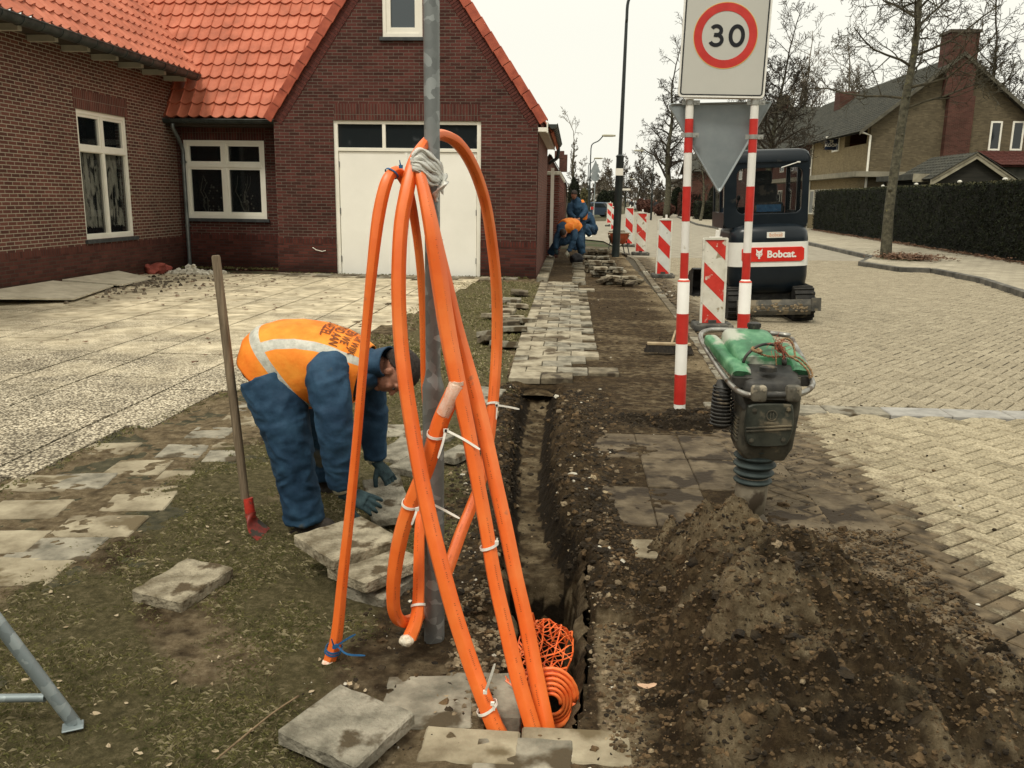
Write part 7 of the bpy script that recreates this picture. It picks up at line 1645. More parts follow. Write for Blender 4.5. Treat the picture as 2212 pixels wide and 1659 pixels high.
# ------------------------------------------------ hedges and shrubs
def leafcloud(mb, fn, n, s, rg, flat=.0):
    for _ in range(n):
        p, nn = fn(rg); a = V((rg.gauss(0, 1), rg.gauss(0, 1), rg.gauss(0, 1))).normalized(); d = (nn*.7+a*.8).normalized(); u = d.cross(V((rg.gauss(0, 1), rg.gauss(0, 1), rg.gauss(0, 1)))).normalized(); w_ = d.cross(u); k = s*rg.uniform(.6, 1.4)
        q = len(mb.v); mb.v += [p-u*k, p+w_*k*.55+d*k*.2, p+u*k, p-w_*k*.55+d*k*.2]; mb.f.append((q, q+1, q+2, q+3)); mb.mi.append(0)
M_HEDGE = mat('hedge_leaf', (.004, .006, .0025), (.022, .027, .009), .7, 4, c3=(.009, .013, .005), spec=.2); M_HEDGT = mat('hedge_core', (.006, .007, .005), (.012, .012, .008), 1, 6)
M_REDH = mat('beech_leaf', (.05, .020, .015), (.14, .062, .042), .8, 5); M_OLIVE = mat('hedge_top', (.05, .05, .02), (.12, .11, .05), .8, 3)
HG = thing('clipped_hedge', 'long dark green clipped hedge lining the far pavement on the right', 'hedge', (12.8, 35, 0))
HA, HB = V((11.95, 19.5, 0)), V((13.85, 52, 0)); ht = (HB-HA).normalized(); hn = V((-ht.y, ht.x, 0))
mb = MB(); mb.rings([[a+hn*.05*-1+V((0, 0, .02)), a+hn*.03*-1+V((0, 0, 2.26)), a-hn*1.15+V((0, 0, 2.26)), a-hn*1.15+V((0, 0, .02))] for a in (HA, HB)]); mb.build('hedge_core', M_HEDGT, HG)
def hf(rg):
    t = rg.random()**1.5; L_ = (HB-HA).length; s = t*L_; z = rg.random()*2.3; p = HA+ht*s
    bump = .06*nz(s, z, 1.2, 3)+.05*nz(s, z, 4, 5)
    if rg.random() < .12: return p-hn*rg.uniform(0, 1.1)+V((0, 0, 2.30+.04*nz(s, 0, 3)+rg.uniform(-.04, .03))), V((0, 0, 1))
    return p+hn*(.03+bump+rg.uniform(-.07, .02)-.10*sstep(.4, 0, z))+V((0, 0, .06+z)), hn
mb = MB(); leafcloud(mb, hf, 42000, .034, random.Random(1)); mb.build('foliage', M_HEDGE, HG)
def hf2(rg): s = rg.random()**1.3*(HB-HA).length; return HA+ht*s-hn*rg.uniform(-.02, 1.1)+V((0, 0, 2.32+rg.uniform(-.03, .05))), V((0, 0, 1))
mb = MB(); leafcloud(mb, hf2, 6000, .03, random.Random(2)); mb.build('hedge_top_growth', M_OLIVE, HG)
def bush(label, c, r, m, n=2600, s=.05, name='shrub', box=False, seed=1, cat='shrub'):
    T = thing(name, label, cat, (c[0], c[1], 0)); C_ = V(c); rg = random.Random(seed)
    def f(rg):
        d = V((rg.gauss(0, 1), rg.gauss(0, 1), rg.gauss(0, 1))).normalized()
        if box: k = max(abs(d.x), abs(d.y), abs(d.z)); d = d/k
        e = 1+.10*noise.noise(d*2.2+V((seed, 0, 0)))+rg.uniform(-.08, .03); return C_+V((d.x*r[0]*e, d.y*r[1]*e, max(-C_.z+.02, d.z*r[2]*e))), d
    mb = MB(); 
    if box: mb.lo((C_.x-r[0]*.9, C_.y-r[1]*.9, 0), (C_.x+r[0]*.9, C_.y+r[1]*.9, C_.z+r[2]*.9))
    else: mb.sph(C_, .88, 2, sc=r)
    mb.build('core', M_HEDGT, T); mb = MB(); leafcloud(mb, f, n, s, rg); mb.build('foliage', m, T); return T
def pxbush(label, px, Y, y0, y1, hw, m, **k):
    c = PY(px, 430, Y); zt = PY(px, y0, Y).z; hw_ = hw*Y/F; bush(label, (c.x, Y, zt/2), (hw_, hw_, zt/2+.02), m, s=Y*.0009, **k)
pxbush('reddish rounded shrub in the kerb bed, the larger one', 1436, 98, 438, 462, 22, M_REDH, seed=3); pxbush('reddish shrub behind the larger one, left', 1400, 120, 432, 455, 15, M_REDH, seed=4); pxbush('low dark shrub behind the cyclist', 1385, 140, 430, 446, 9, M_REDH, seed=5)
pxbush('reddish hedge right of the tall bare tree', 1490, 92, 418, 440, 22, M_REDH, box=True, seed=6); pxbush('dark green low box hedge beside the excavator', 1530, 78, 436, 470, 26, M_HEDGE, box=True, seed=7); pxbush('dark rounded evergreen before the brick wall', 1545, 84, 400, 440, 16, M_HEDGE, seed=8)
pxbush('big dark round bush behind the far workers', 1240, 46, 386, 470, 13, M_HEDGE, seed=9, n=3600); pxbush('dark evergreen by the far white house', 1463, 112, 405, 440, 13, M_HEDGE, seed=10); pxbush('olive shrub beside the garden wall', 1262, 62, 408, 445, 12, M_OLIVE, seed=11)
pxbush('dark shrub under the round sign', 1305, 90, 412, 437, 16, M_HEDGE, seed=12); pxbush('dark hedge closing the far side street', 1328, 105, 414, 436, 14, M_HEDGE, box=True, seed=13)
# distant wood that reads as one mass
mb = MB(); rgw = random.Random(44)
def wf(rg):
    x = rg.uniform(-120, 190); y = rg.uniform(230, 262)+abs(x)*.1; h = 5+3*nz(x, 0, .05, 3)+2*nz(x, 0, .2, 5); return V((x, y, rg.random()**.8*h)), V((0, -1, 0))
leafcloud(mb, wf, 9000, .45, rgw)
for _ in range(900):
    p, _n = wf(rgw); tri_tube(mb, [V((p.x, p.y, 0)), V((p.x+rgw.gauss(0, .5), p.y, p.z*.6)), V((p.x+rgw.gauss(0, 1), p.y, p.z*1.25))], [.18, .12, .05])
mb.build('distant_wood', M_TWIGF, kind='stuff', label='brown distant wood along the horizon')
mb = MB()                                                            # unseen trees added at our back to darken reflections and cut the light
def wb_(rg):
    a = rg.uniform(RD(165), RD(375)); r = rg.uniform(26, 34); h = 9+4*nz(a*9, 0, 1, 3)+3*nz(a*30, 0, 1, 5); return V((r*cos(a)*1.3, r*sin(a)-4, rg.random()**.9*h)), V((0, 1, 0))
leafcloud(mb, wb_, 9000, .8, random.Random(45)); mb.build('added_trees_behind', M_TWIG, kind='stuff', label='unseen dark belt of trees added behind the camera to darken reflections')
# ------------------------------------------------ houses across the street
M_YB = brick_mat('yellow_brick', (.105, .084, .050), (.165, .132, .078), (.12, .10, .068), 'XZ', rh=.0625, jit=.3); M_YB_LIT = brick_mat('yellow_brick_lit', (.22, .17, .09), (.30, .235, .13), (.27, .225, .14), 'YZ', jit=.2)  # street face gets a paler brick, standing for the light on it
M_RB2 = brick_mat('chimney_brick', (.07, .026, .018), (.115, .043, .032), (.11, .09, .065), 'XZ'); M_RB3 = brick_mat('far_brick', (.12, .04, .028), (.19, .07, .045), (.14, .11, .08), 'YZ')
M_DT = mat('dark_tiles', (.028, .028, .022), (.07, .068, .05), .75, 3, .01, c3=(.045, .045, .035)); M_DTR = mat('red_tiles_dark', (.055, .016, .012), (.11, .034, .026), .7, 5, .01)
def tiled_slope(par, a, b, c, d, m=M_DT, rows=22, name='roof', th=.03):
    """stepped roof plane: a-b along the eave, d-c along the ridge"""
    a, b, c, d = map(V, (a, b, c, d)); n_ = (b-a).cross(d-a).normalized(); n_ = n_ if n_.z > 0 else -n_; mb = MB(); R = []
    for i in range(rows):
        t0, t1 = i/rows, (i+1)/rows
        R += [[a.lerp(d, t0)+n_*.0, b.lerp(c, t0)+n_*.0], [a.lerp(d, t0)+n_*(th+.02), b.lerp(c, t0)+n_*(th+.02)], [a.lerp(d, t1)+n_*.02, b.lerp(c, t1)+n_*.02]]
    mb.rings(R, caps=False, closed=False)
    k = int((b-a).length/.33)
    for i in range(k):
        p, q = a.lerp(b, i/k)+n_*(th+.012), d.lerp(c, i/k)+n_*(th+.012); mb.rings([[p-(b-a).normalized()*.03, p+n_*.018, p+(b-a).normalized()*.03], [q-(b-a).normalized()*.03, q+n_*.018, q+(b-a).normalized()*.03]], caps=False, closed=False)
    mb.rings([[a-n_*.08, b-n_*.08], [d-n_*.08, c-n_*.08]], caps=False, closed=False)
    return mb.build(name, m, par)
def simple_window(par, axis, W, u0, u1, z0, z1, mull=True, m=M_WHITE, glass_=None):
    def B(mb, a0, a1, b0, b1, d0, d1):
        if axis == 'Y': mb.lo((a0, W-d1, b0), (a1, W-d0, b1))
        else: mb.lo((W-d1, a0, b0), (W-d0, a1, b1))
    mb = MB(); f = .09; B(mb, u0, u1, z0, z0+f, 0, .05); B(mb, u0, u1, z1-f, z1, 0, .05); B(mb, u0, u0+f, z0+f, z1-f, 0, .05); B(mb, u1-f, u1, z0+f, z1-f, 0, .05)
    if mull: B(mb, (u0+u1)/2-.04, (u0+u1)/2+.04, z0+f, z1-f, 0, .045)
    w_ = mb.build('window', m, par); mb = MB(); B(mb, u0+f, u1-f, z0+f, z1-f, .005, .02); mb.build('pane', glass_ or M_GLASSD, w_); return w_
YA = 50.; g0 = PY(1884, 262, YA); ap = PY(2078, 112, YA); XA0 = g0.x; AX = ap.x; XA1 = 2*AX-XA0; AZ, AE = ap.z-.2, g0.z; slope = (AZ-AE)/(AX-XA0)
HY = thing('yellow_brick_house', 'yellow brick house with dark tiled roof and red chimney breast behind the hedge', 'house', ((XA0+XA1)/2, YA, 0))
mb = MB(); mb.prism([(XA0, -.2), (XA1, -.2), (XA1, AE), (AX, AZ), (XA0, AE)], 'Y', YA, YA+.3); mb.build('gable_wall', M_YB, HY)
mb = MB()
zb0, zb1 = PX(1888, 322, XA0).z, AE
mb.lo((XA0+.002, YA+.3, -.2), (XA0+.3, YA+.6, AE)); mb.lo((XA0+.002, YA+.6, -.2), (XA0+.3, YA+4.6, 4.9)); mb.lo((XA0+.002, YA+4.6, -.2), (XA0+.3, YA+11.5, AE)); mb.build('street_wall', M_YB_LIT, HY)
mb = MB(); mb.lo((XA0+1.2, YA+.6, 4.9), (XA0+1.25, YA+4.6, AE)); mb.lo((XA0+.3, YA+.6, 4.85), (XA0+1.25, YA+4.6, 4.9)); mb.build('balcony_recess', M_DARK, HY)
e = .75
tiled_slope(HY, (XA0-e, YA-.45, AE-e*slope), (XA0-e, YA+26, AE-e*slope), (AX, YA+26, AZ+.1), (AX, YA-.45, AZ+.1), rows=26)
tiled_slope(HY, (XA1+e, YA-.45, AE-e*slope), (XA1+e, YA+26, AE-e*slope), (AX, YA+26, AZ+.1), (AX, YA-.45, AZ+.1), rows=20)
for sx, xe in ((-1, XA0-e), (1, XA1+e)):
    mb = MB(); mb.rings([[V((xe, y, AE-e*slope-.16)), V((xe, y, AE-e*slope+.06)), V((AX, y, AZ+.16)), V((AX, y, AZ-.06))] for y in (YA-.50, YA-.44)]); mb.build('barge_board', mat('barge_dark', (.06, .055, .04), (.12, .11, .08), .7, 4), HY)
c0_, c1_ = PY(2033, 370, YA-.4), PY(2088, 370, YA-.4); mb = MB(); mb.lo((c0_.x, YA-.42, -.2), (c1_.x, YA, AE+1.3)); mb.build('chimney_breast', M_RB2, HY)
ct0, ct1, czt = PY(2054, 66, YA-.3).x, PY(2117, 66, YA-.3).x, PY(2085, 64, YA-.3).z; mb = MB(); mb.lo((ct0, YA-.40, AE+1.3), (ct1, YA+.9, czt-.15)); ch_ = mb.build('chimney', M_RB2, HY); mb = MB(); mb.lo((ct0-.08, YA-.48, czt-.15), (ct1+.08, YA+.98, czt)); mb.build('chimney_cap', mat('cap_dark', (.05, .04, .03), (.1, .08, .06), .8, 5), ch_)
for (u0, u1) in ((2133, 2166), (2180, 2214)): a_, b_ = PY(u0, 325, YA), PY(u1, 262, YA); simple_window(HY, 'Y', YA, a_.x, b_.x, a_.z, b_.z, False)
mb = MB(); mb.tube([(XA0-.62, YA-.35, AE-e*slope), (XA0-.05, YA-.12, AE-.75), (XA0-.04, YA-.10, .0)], .06, 8); mb.build('drainpipe', M_WHITE, HY); mb = MB(); mb.tube([(XA0-.06, YA+11.4, AE-.2), (XA0-.06, YA+11.4, 0)], .05, 8); mb.build('drainpipe', M_WHITE, HY)
mb = MB(); zc1 = PX(1870, 368, XA0-.8).z; mb.lo((XA0-.9, YA-.9, zc1-.28), (XA0, YA+22, zc1)); mb.lo((XA0, YA-.9, zc1-.28), (XA1, YA-.002, zc1)); mb.build('canopy', mat('canopy_concrete', (.18, .165, .12), (.27, .245, .18), .8, 2), HY)
for k in range(8): simple_window(HY, 'X', XA0, YA+.8+k*1.35, YA+1.9+k*1.35, .9, 2.5, False, glass_=mat('curtained', (.12, .13, .13), (.28, .29, .27), .3, 4, stretch=(1, 8, .3)))
for k in range(4): simple_window(HY, 'Y', YA, XA0+1.0+k*1.2, XA0+2.0+k*1.2, .9, 2.6, False, glass_=mat('curtained', (.12, .13, .13)))
yk = PX(1806, 310, XA0).y; simple_window(HY, 'X', XA0, yk-.75, yk+.65, 4.75, 6.0, True)
za, zb_ = PY(1805, 324, yk-.3).z, PY(1805, 295, yk-.3).z; tx0, tx1 = XA0-.74, XA0-.04; tcx = (tx0+tx1)/2; th_ = zb_-za
TK = MB(); TK.lo((tx0, yk-.32, za), (tx1, yk-.28, zb_)); tk = TK.build('for_sale_board', mat('sale_blue', (.012, .02, .045), (.02, .03, .06), .5, 6)); tag(tk, 'dark blue TE KOOP board fixed to the first floor of the yellow brick house', 'sign')
mb = MB(); mb.lo((tx0, yk-.325, zb_-.14), (tx1, yk-.3205, zb_)); mb.build('white_strip', M_WHITE, tk)
for txt, z, s in (('TE', zb_-.30, .22), ('KOOP', zb_-.52, .25)):
    t = text_mesh(txt, s, .002, .008); t.v = [V((tcx+p.x, yk-.325+p.y, z+p.z)) for p in t.v]; t.build('lettering', M_WHITE, tk)
# next house along, red brick
def block(label, x0, x1, y0, y1, eave, apex, ms, roofm, name='brick_row_house', ridge='Y', chim=None, wins=(), winY=(), gx_=None):
    T = thing(name, label, 'house', ((x0+x1)/2, y0, 0)); mb = MB()
    if ridge == 'Y':
        mx = (x0+x1)/2; mb.prism([(x0, -.2), (x1, -.2), (x1, eave), (mx, apex), (x0, eave)], 'Y', y0, y1); mb.build('wall', ms, T); o = .5; sl2 = (apex-eave)/(mx-x0)
        tiled_slope(T, (x0-o, y0-.3, eave-o*sl2+.05), (x0-o, y1+.3, eave-o*sl2+.05), (mx, y1+.3, apex+.08), (mx, y0-.3, apex+.08), roofm, 14); tiled_slope(T, (x1+o, y0-.3, eave-o*sl2+.05), (x1+o, y1+.3, eave-o*sl2+.05), (mx, y1+.3, apex+.08), (mx, y0-.3, apex+.08), roofm, 14)
    else:
        my = (y0+y1)/2; mb.prism([(y0, -.2), (y1, -.2), (y1, eave), (my, apex), (y0, eave)], 'X', x0, x1); mb.build('wall', ms, T); sl2 = (apex-eave)/(my-y0); o = .5
        tiled_slope(T, (x0-.3, y0-o, eave-o*sl2+.05), (x1+.3, y0-o, eave-o*sl2+.05), (x1+.3, my, apex+.08), (x0-.3, my, apex+.08), roofm, 14); tiled_slope(T, (x0-.3, y1+o, eave-o*sl2+.05), (x1+.3, y1+o, eave-o*sl2+.05), (x1+.3, my, apex+.08), (x0-.3, my, apex+.08), roofm, 14)
    for (cx, cy, w_, z0, z1) in (chim or ()): mb = MB(); mb.lo((cx-w_/2, cy-w_/2, z0), (cx+w_/2, cy+w_/2, z1)); mb.build('chimney', M_RB2, T)
    for (W, u0, u1, z0, z1) in wins: simple_window(T, 'X', W, u0, u1, z0, z1)
    for (W, u0, u1, z0, z1) in winY: simple_window(T, 'Y', W, u0, u1, z0, z1)
    return T
c1 = PY(1830, 200, 66)
block('red brick row house beyond the yellow one, white windows under its dark roof', XA0+.6, XA0+9.2, 61.6, 76, 6.3, 9.6, M_RB3, M_DT, chim=[(c1.x, 66, 1.3, 8, c1.z)], wins=[(XA0+.6, 63+k*3., 64.4+k*3., z0, z1) for k in range(4) for z0, z1 in ((1.0, 2.6), (4.0, 5.4))])
block('farther red brick house with a gable turned to the street', XA0-.8, XA0+8, 80, 90, 5.6, 10.2, M_RB2, M_DT, ridge='X', wins=[(XA0-.8, 82, 83.4, 3.6, 5.0), (XA0-.8, 86, 87.4, 3.6, 5.0)], chim=[(XA0+3, 85, .9, 9.5, 11.2)])
a_, b_ = PY(1493, 440, 104), PY(1575, 440, 104); block('low red brick building beyond the kerb shrubs, behind the triangle sign', a_.x, b_.x+3, 104, 114, PY(1500, 368, 104).z, PY(1500, 330, 104).z, M_RB2, M_DT, ridge='X', winY=[(104, b_.x-1, b_.x, 1, 2.4)])
a_, b_ = PY(1452, 440, 135), PY(1490, 440, 135); block('small white house front far down the right side of the street', a_.x, b_.x, 135, 143, PY(1450, 402, 135).z, PY(1450, 386, 135).z, mat('white_render', (.55, .53, .46), (.66, .64, .56), .8, 2), M_DT, name='white_house', ridge='X', winY=[(135, a_.x+.8, a_.x+2, 1, 2.2)])
a_, b_ = PY(1283, 440, 125), PY(1322, 440, 125); block('small white-gabled house at the far left corner of the side street', a_.x, b_.x, 125, 134, PY(1300, 412, 125).z, PY(1300, 385, 125).z, mat('white_render', (.55, .53, .46)), M_DTR, name='white_house', winY=[(125, a_.x+1, a_.x+2, 1, 2.2)])
a_, b_ = PY(1150, 440, 72), PY(1222, 440, 72); block('brown-roofed house showing above the garden wall', a_.x, b_.x, 72, 82, PY(1200, 395, 72).z, PY(1200, 335, 72).z, M_RB2, mat('brown_tiles', (.10, .075, .05), (.2, .155, .11), .8, 4), chim=[(PY(1206, 440, 75).x, 75, .8, 5, PY(1206, 322, 72).z), (PY(1222, 440, 78).x-.3, 78, .7, 4, PY(1206, 334, 78).z)])
# garden shed behind the hedge
SHY = 41.; a_, p_, b_ = PY(2048, 388, SHY), PY(2112, 330, SHY), PY(2200, 386, SHY); SX = p_.x; hw_ = max(b_.x-SX, SX-a_.x)
SH = thing('garden_shed', 'dark timber garden shed with pale barge boards peeping over the hedge', 'shed', (SX, SHY, 0))
mb = MB(); mb.prism([(SX-hw_+.3, 0), (SX+hw_-.3, 0), (SX+hw_-.3, a_.z+.1), (SX, p_.z-.15), (SX-hw_+.3, a_.z+.1)], 'Y', SHY+.2, SHY+5); mb.build('timber_wall', mat('dark_timber', (.010, .010, .008), (.03, .028, .02), .8, 3, .006, stretch=(.3, .3, 12)), SH)
for sg in (-1, 1):
    mb = MB(); mb.rings([[V((SX, y, p_.z)), V((SX+sg*hw_, y, a_.z)), V((SX+sg*hw_, y, a_.z-.30)), V((SX, y, p_.z-.26))] for y in (SHY-.02, SHY+.04)]); mb.build('barge_board', mat('barge_pale', (.20, .18, .125), (.34, .31, .225), .8, 3, .004), SH)
tiled_slope(SH, (SX-hw_, SHY-.05, a_.z+.0), (SX-hw_, SHY+5, a_.z), (SX, SHY+5, p_.z), (SX, SHY-.05, p_.z), M_DT, 8); tiled_slope(SH, (SX+hw_, SHY-.05, a_.z), (SX+hw_, SHY+5, a_.z), (SX, SHY+5, p_.z), (SX, SHY-.05, p_.z), M_DT, 8)
q0, q1 = PY(1972, 392, SHY+1), PY(2062, 376, SHY+1); CP = thing('carport', 'flat carport roof with a pale fascia board left of the shed', 'carport', (q0.x, SHY+1, 0))
mb = MB(); mb.lo((q0.x, SHY+1, q0.z-.02), (SX-.4, SHY+1.05, q1.z)); mb.build('fascia', mat('barge_pale', (.2, .18, .125)), CP); mb = MB(); mb.lo((q0.x, SHY+1.05, q0.z+.08), (SX-.4, SHY+6, q1.z-.02)); mb.build('flat_roof', M_DT, CP)
for k in range(2): mb = MB(); mb.lo((q0.x+.1, SHY+1.1+k*4, 0), (q0.x+.2, SHY+1.2+k*4, q0.z+.05)); mb.build('post', M_DT, CP)
a_, b_ = PY(2172, 350, 47), PY(2240, 325, 47); AX_ = thing('lean_to', 'low outbuilding with dark red scalloped tiles under the upper windows, right edge', 'outbuilding', (a_.x, 47, 0)); mb = MB(); mb.lo((a_.x, 47.3, 0), (b_.x+2, 49.8, a_.z-.2)); mb.build('wall', M_DT, AX_); tiled_slope(AX_, (a_.x-.2, 47, a_.z-.15), (b_.x+2, 47, a_.z-.15), (b_.x+2, 49.9, b_.z+.1), (a_.x-.2, 49.9, b_.z+.1), M_DTR, 9)
# slatted garden fence and post caps above the hedge
FN = thing('garden_fence', 'pale picket fence with round post caps just behind the hedge', 'fence', (14.4, 40, 0))
mb = MB(); L_ = (HB-HA).length; k = 0
while k < L_: 
    p = HA+ht*k-hn*1.5; mb.box(p+V((0, 0, 1.22)), (.02, .09, 2.44), rz=math.atan2(-ht.x, ht.y)); k += .16 if k > 12 else .5
mb.build('pickets', mat('picket', (.16, .14, .08), (.26, .23, .14), .9, 3), FN)
for k in (3, 7, 11, 15, 20, 25): 
    p = HA+ht*k-hn*1.62; mb = MB(); mb.cyl(p, p+V((0, 0, 2.44)), .05, n=8); mb.sph(p+V((0, 0, 2.50)), .085, 2, sc=(1, 1, .7)); mb.build('capped_post', mat('white_render', (.55, .53, .46)), FN)
# ------------------------------------------------ far traffic
def car(label, px, Y, rz, m, s=1.):
    c = PY(px, 430, Y); T = thing('parked_car', label, 'car', (c.x, Y, 0), rz=rz)
    mb = MB(); R = []
    for x, z0, z1, hw in ((-2.05, .35, .75, .70), (-1.95, .25, .85, .80), (-1.2, .2, .90, .85), (1.2, .2, .88, .85), (1.9, .25, .78, .80), (2.05, .35, .65, .70)): R.append([V((x, y, z)) for y, z in [(-hw, z0), (hw, z0), (hw, (z0+z1)/2), (hw*.94, z1), (-hw*.94, z1), (-hw, (z0+z1)/2)]])
    mb.rings(R); bd_ = mb.build('body', m, T, world=False, smooth=True, autos=40)
    mb = MB(); mb.rings([[V((x, y*k, z)) for x, y in rrect(lx, 1.5, .25)] for z, lx, k in ((.86, 2.7, 1.02), (1.38, 1.75, .86), (1.43, 1.5, .8))]); mb.build('cabin', m, T, world=False, smooth=True, autos=40)
    mb = MB(); mb.rings([[V((x, y*k, z)) for x, y in rrect(lx, 1.52, .25)] for z, lx, k in ((.93, 2.62, 1.03), (1.33, 1.9, .90))]); mb.build('windows', M_GLASSD, T, world=False)
    for sx in (-1.25, 1.25):
        for sy in (-1, 1): mb = MB(); mb.lathe([(.1, -.1), (.30, -.1), (.32, 0), (.30, .1), (.1, .1)], (sx, sy*.76, .32), 16, axis='Y'); mb.build('wheel', M_TRK, T, world=False, smooth=True, autos=40)
    for sy in (-1, 1): mb = MB(); mb.box((2.0, sy*.6, .62), (.12, .28, .14), ch=.03); mb.build('headlight', M_REFL, T, world=False)
M_C1 = mat('car_silver', (.42, .44, .43), rough=.3, metal=.4); M_C2 = mat('car_blue', (.05, .07, .10), rough=.3, metal=.4); M_C3 = mat('car_white', (.6, .6, .56), rough=.3)
car('silver car facing us far down the street behind the cyclist', 1381, 150, RD(-90), M_C1); car('white car parked farther down on the right', 1402, 175, RD(-90), M_C3); car('dark blue car under the round sign back', 1293, 88, RD(160), M_C2)
def far_person(label, px, Y, coat, bike=False):
    c = PY(px, 430, Y); b = V((c.x, Y, 0)); T = thing('person', label, 'person', b); mb = MB()
    for q in (-1, 1): limb(mb, [(b+V((q*.10, 0, .92)), .10), (b+V((q*.12, -.05*q, .5)), .075), (b+V((q*.12, .04, .08)), .055)], 10); limb(mb, [(b+V((q*.20, 0, 1.42)), .075), (b+V((q*.27, -.05, 1.15)), .06), (b+V((q*.24, -.22, .98)), .045)], 10)
    limb(mb, [(b+V((0, 0, .9)), .16), (b+V((0, 0, 1.2)), .19), (b+V((0, 0, 1.42)), .17), (b+V((0, 0, 1.55)), .07)], 12); remeshed(mb, .03, 2).build('clothing', coat, T, smooth=True)
    head(T, b+V((0, -.02, 1.66)), (0, -1, -.1), (0, 0, 1), 1.0, vox=.012); return T
M_BLKC = mat('black_coat', (.012, .012, .014), (.03, .03, .032), .8, 8)
far_person('distant person in a black coat riding towards us with white front bags', 1364, 112, M_BLKC)
def bicycle(label, px, Y, rz, m):
    c = PY(px, 430, Y); T = thing('bicycle', label, 'bicycle', (c.x, Y, 0), rz=rz)
    for y in (-.53, .53): 
        mb = MB(); mb.tube([(0, y+.34*cos(a), .35+.34*sin(a)) for a in [2*pi*i/20 for i in range(21)]], .022, 6)
        for i in range(8): mb.tube([(0, y, .35), (0, y+.33*cos(i*pi/4), .35+.33*sin(i*pi/4))], .004, 3)
        mb.build('wheel', M_TRK, T, world=False)
    mb = MB()
    for a, b in (((0, -.53, .35), (0, -.38, .95)), ((0, -.40, .85), (0, .02, .32)), ((0, .02, .32), (0, .18, .85)), ((0, .53, .35), (0, .02, .32)), ((0, .53, .35), (0, .16, .75)), ((0, -.38, .95), (0, -.35, 1.05))): mb.cyl(a, b, .018, n=6)
    mb.cyl((-.28, -.33, 1.06), (.28, -.33, 1.06), .014, n=6); mb.build('frame', m, T, world=False); mb = MB(); mb.box((0, .2, .92), (.14, .26, .06), ch=.02); mb.build('saddle', M_RBLK, T, world=False)
    mb = MB(); mb.box((-.2, -.42, .70), (.16, .32, .34), ch=.03); mb.box((.2, -.42, .70), (.16, .32, .34), ch=.03); mb.build('front_bags', M_WHITE, T, world=False)
bicycle('bicycle with white bags under the distant rider', 1364, 111.7, 0, M_BLKC)
sc_ = PY(1421, 430, 100); far_person('distant dark figure beside the scooter on the right pavement', 1418, 101, M_BLKC)
T = thing('parked_scooter', 'dark scooter with a white rear box parked by the right lamp post', 'scooter', (sc_.x, 99, 0)); mb = MB(); limb(mb, [(V((0, -.6, .7)), .12), (V((0, -.1, .45)), .16), (V((0, .4, .6)), .2), (V((0, .7, .75)), .12)], 10); mb.cyl((0, -.55, .7), (0, -.75, 1.15), .04); mb.cyl((-.32, -.72, 1.15), (.32, -.72, 1.15), .02); mb.build('body', M_BLKC, T, world=False, smooth=True)
for y in (-.68, .62): mb = MB(); mb.lathe([(.1, -.05), (.22, -.06), (.25, 0), (.22, .06), (.1, .05)], (0, y, .25), 16, axis='X'); mb.build('wheel', M_TRK, T, world=False, smooth=True)
mb = MB(); mb.box((0, .75, 1.0), (.42, .38, .36), ch=.05); mb.build('rear_box', M_WHITE, T, world=False)
# ------------------------------------------------ turf, litter, rubble
GCOL = mat('grass_blade', (.055, .062, .020), (.25, .225, .09), .7, 9, c3=(.13, .125, .045), spec=.2, contrast=.7); M_STRAW = mat('straw', (.20, .165, .085), (.42, .36, .22), .8, 9)
mb, ms = MB(), MB(); rg = random.Random(19)
def blade(m_, x, y, z, h, w_, lean_):
    a = rg.uniform(0, 6.28); dx, dy = cos(a), sin(a); b = rg.uniform(0, 6.28); lx, ly = cos(b)*lean_, sin(b)*lean_
    q = len(m_.v); m_.v += [V((x-dx*w_, y-dy*w_, z)), V((x+dx*w_, y+dy*w_, z)), V((x+lx*h*.5+dx*w_*.6, y+ly*h*.5+dy*w_*.6, z+h*.6)), V((x+lx*h, y+ly*h, z+h*(1-.45*lean_)))]
    m_.f += [(q, q+1, q+2), (q, q+2, q+3)]; m_.mi += [0, 0]
n = 0
while n < 115000:
    y = 1.5+6.3*rg.random()**1.7; x = rg.uniform(-2.6, -.3)
    g = near_grass(x, y)
    if g < .15: continue
    dens = .42+1.5*nz(x, y, 1.9, 50)+.9*nz(x, y, 6, 51)+.25*sstep(3.3, 2.2, y)
    if rg.random() > dens*g: 
        n += 1 if rg.random() < .25 else 0; continue
    k = .65+.5*sstep(3, 6, y); z = ground_z(x, y)-.002
    if rg.random() < .16: blade(ms, x, y, z, rg.uniform(.008, .020), .0011*k, rg.uniform(1.0, 2.6))
    else: blade(mb, x, y, z, rg.uniform(.006, .019), .0013*k, rg.uniform(.3, 1.5))
    n += 1
for _ in range(26000):
    x, y = rg.uniform(-2.4, -.6), 7.7+9.8*rg.random()**1.3
    if rg.random() > (.5+1.2*nz(x, y, 1.0, 53)): continue
    blade(mb if rg.random() < .7 else ms, x, y, zv(x, y), rg.uniform(.015, .035), .005, rg.uniform(.4, 1.4))
for _ in range(1500):                       # weeds along slab joints and the driveway edge
    y = rg.uniform(3.2, 9); x = drive_right(y)+rg.gauss(.02, .05); blade(mb, x, y, 0, rg.uniform(.01, .03), .003, 1)
for _ in range(900):
    x = rg.uniform(-6.1, -.9); blade(mb, x, 18.16-abs(rg.gauss(0, .06)), 0, rg.uniform(.02, .09), .006, .7)
for _ in range(500): blade(mb, rg.uniform(-9, -6.4), 19.3-abs(rg.gauss(0, .1)), 0, rg.uniform(.02, .08), .006, .7)
mb.build('grass', GCOL, kind='stuff', label='short worn green grass of the front lawn'); ms.build('dry_grass', M_STRAW, kind='stuff', label='straw-coloured dead blades in the lawn')
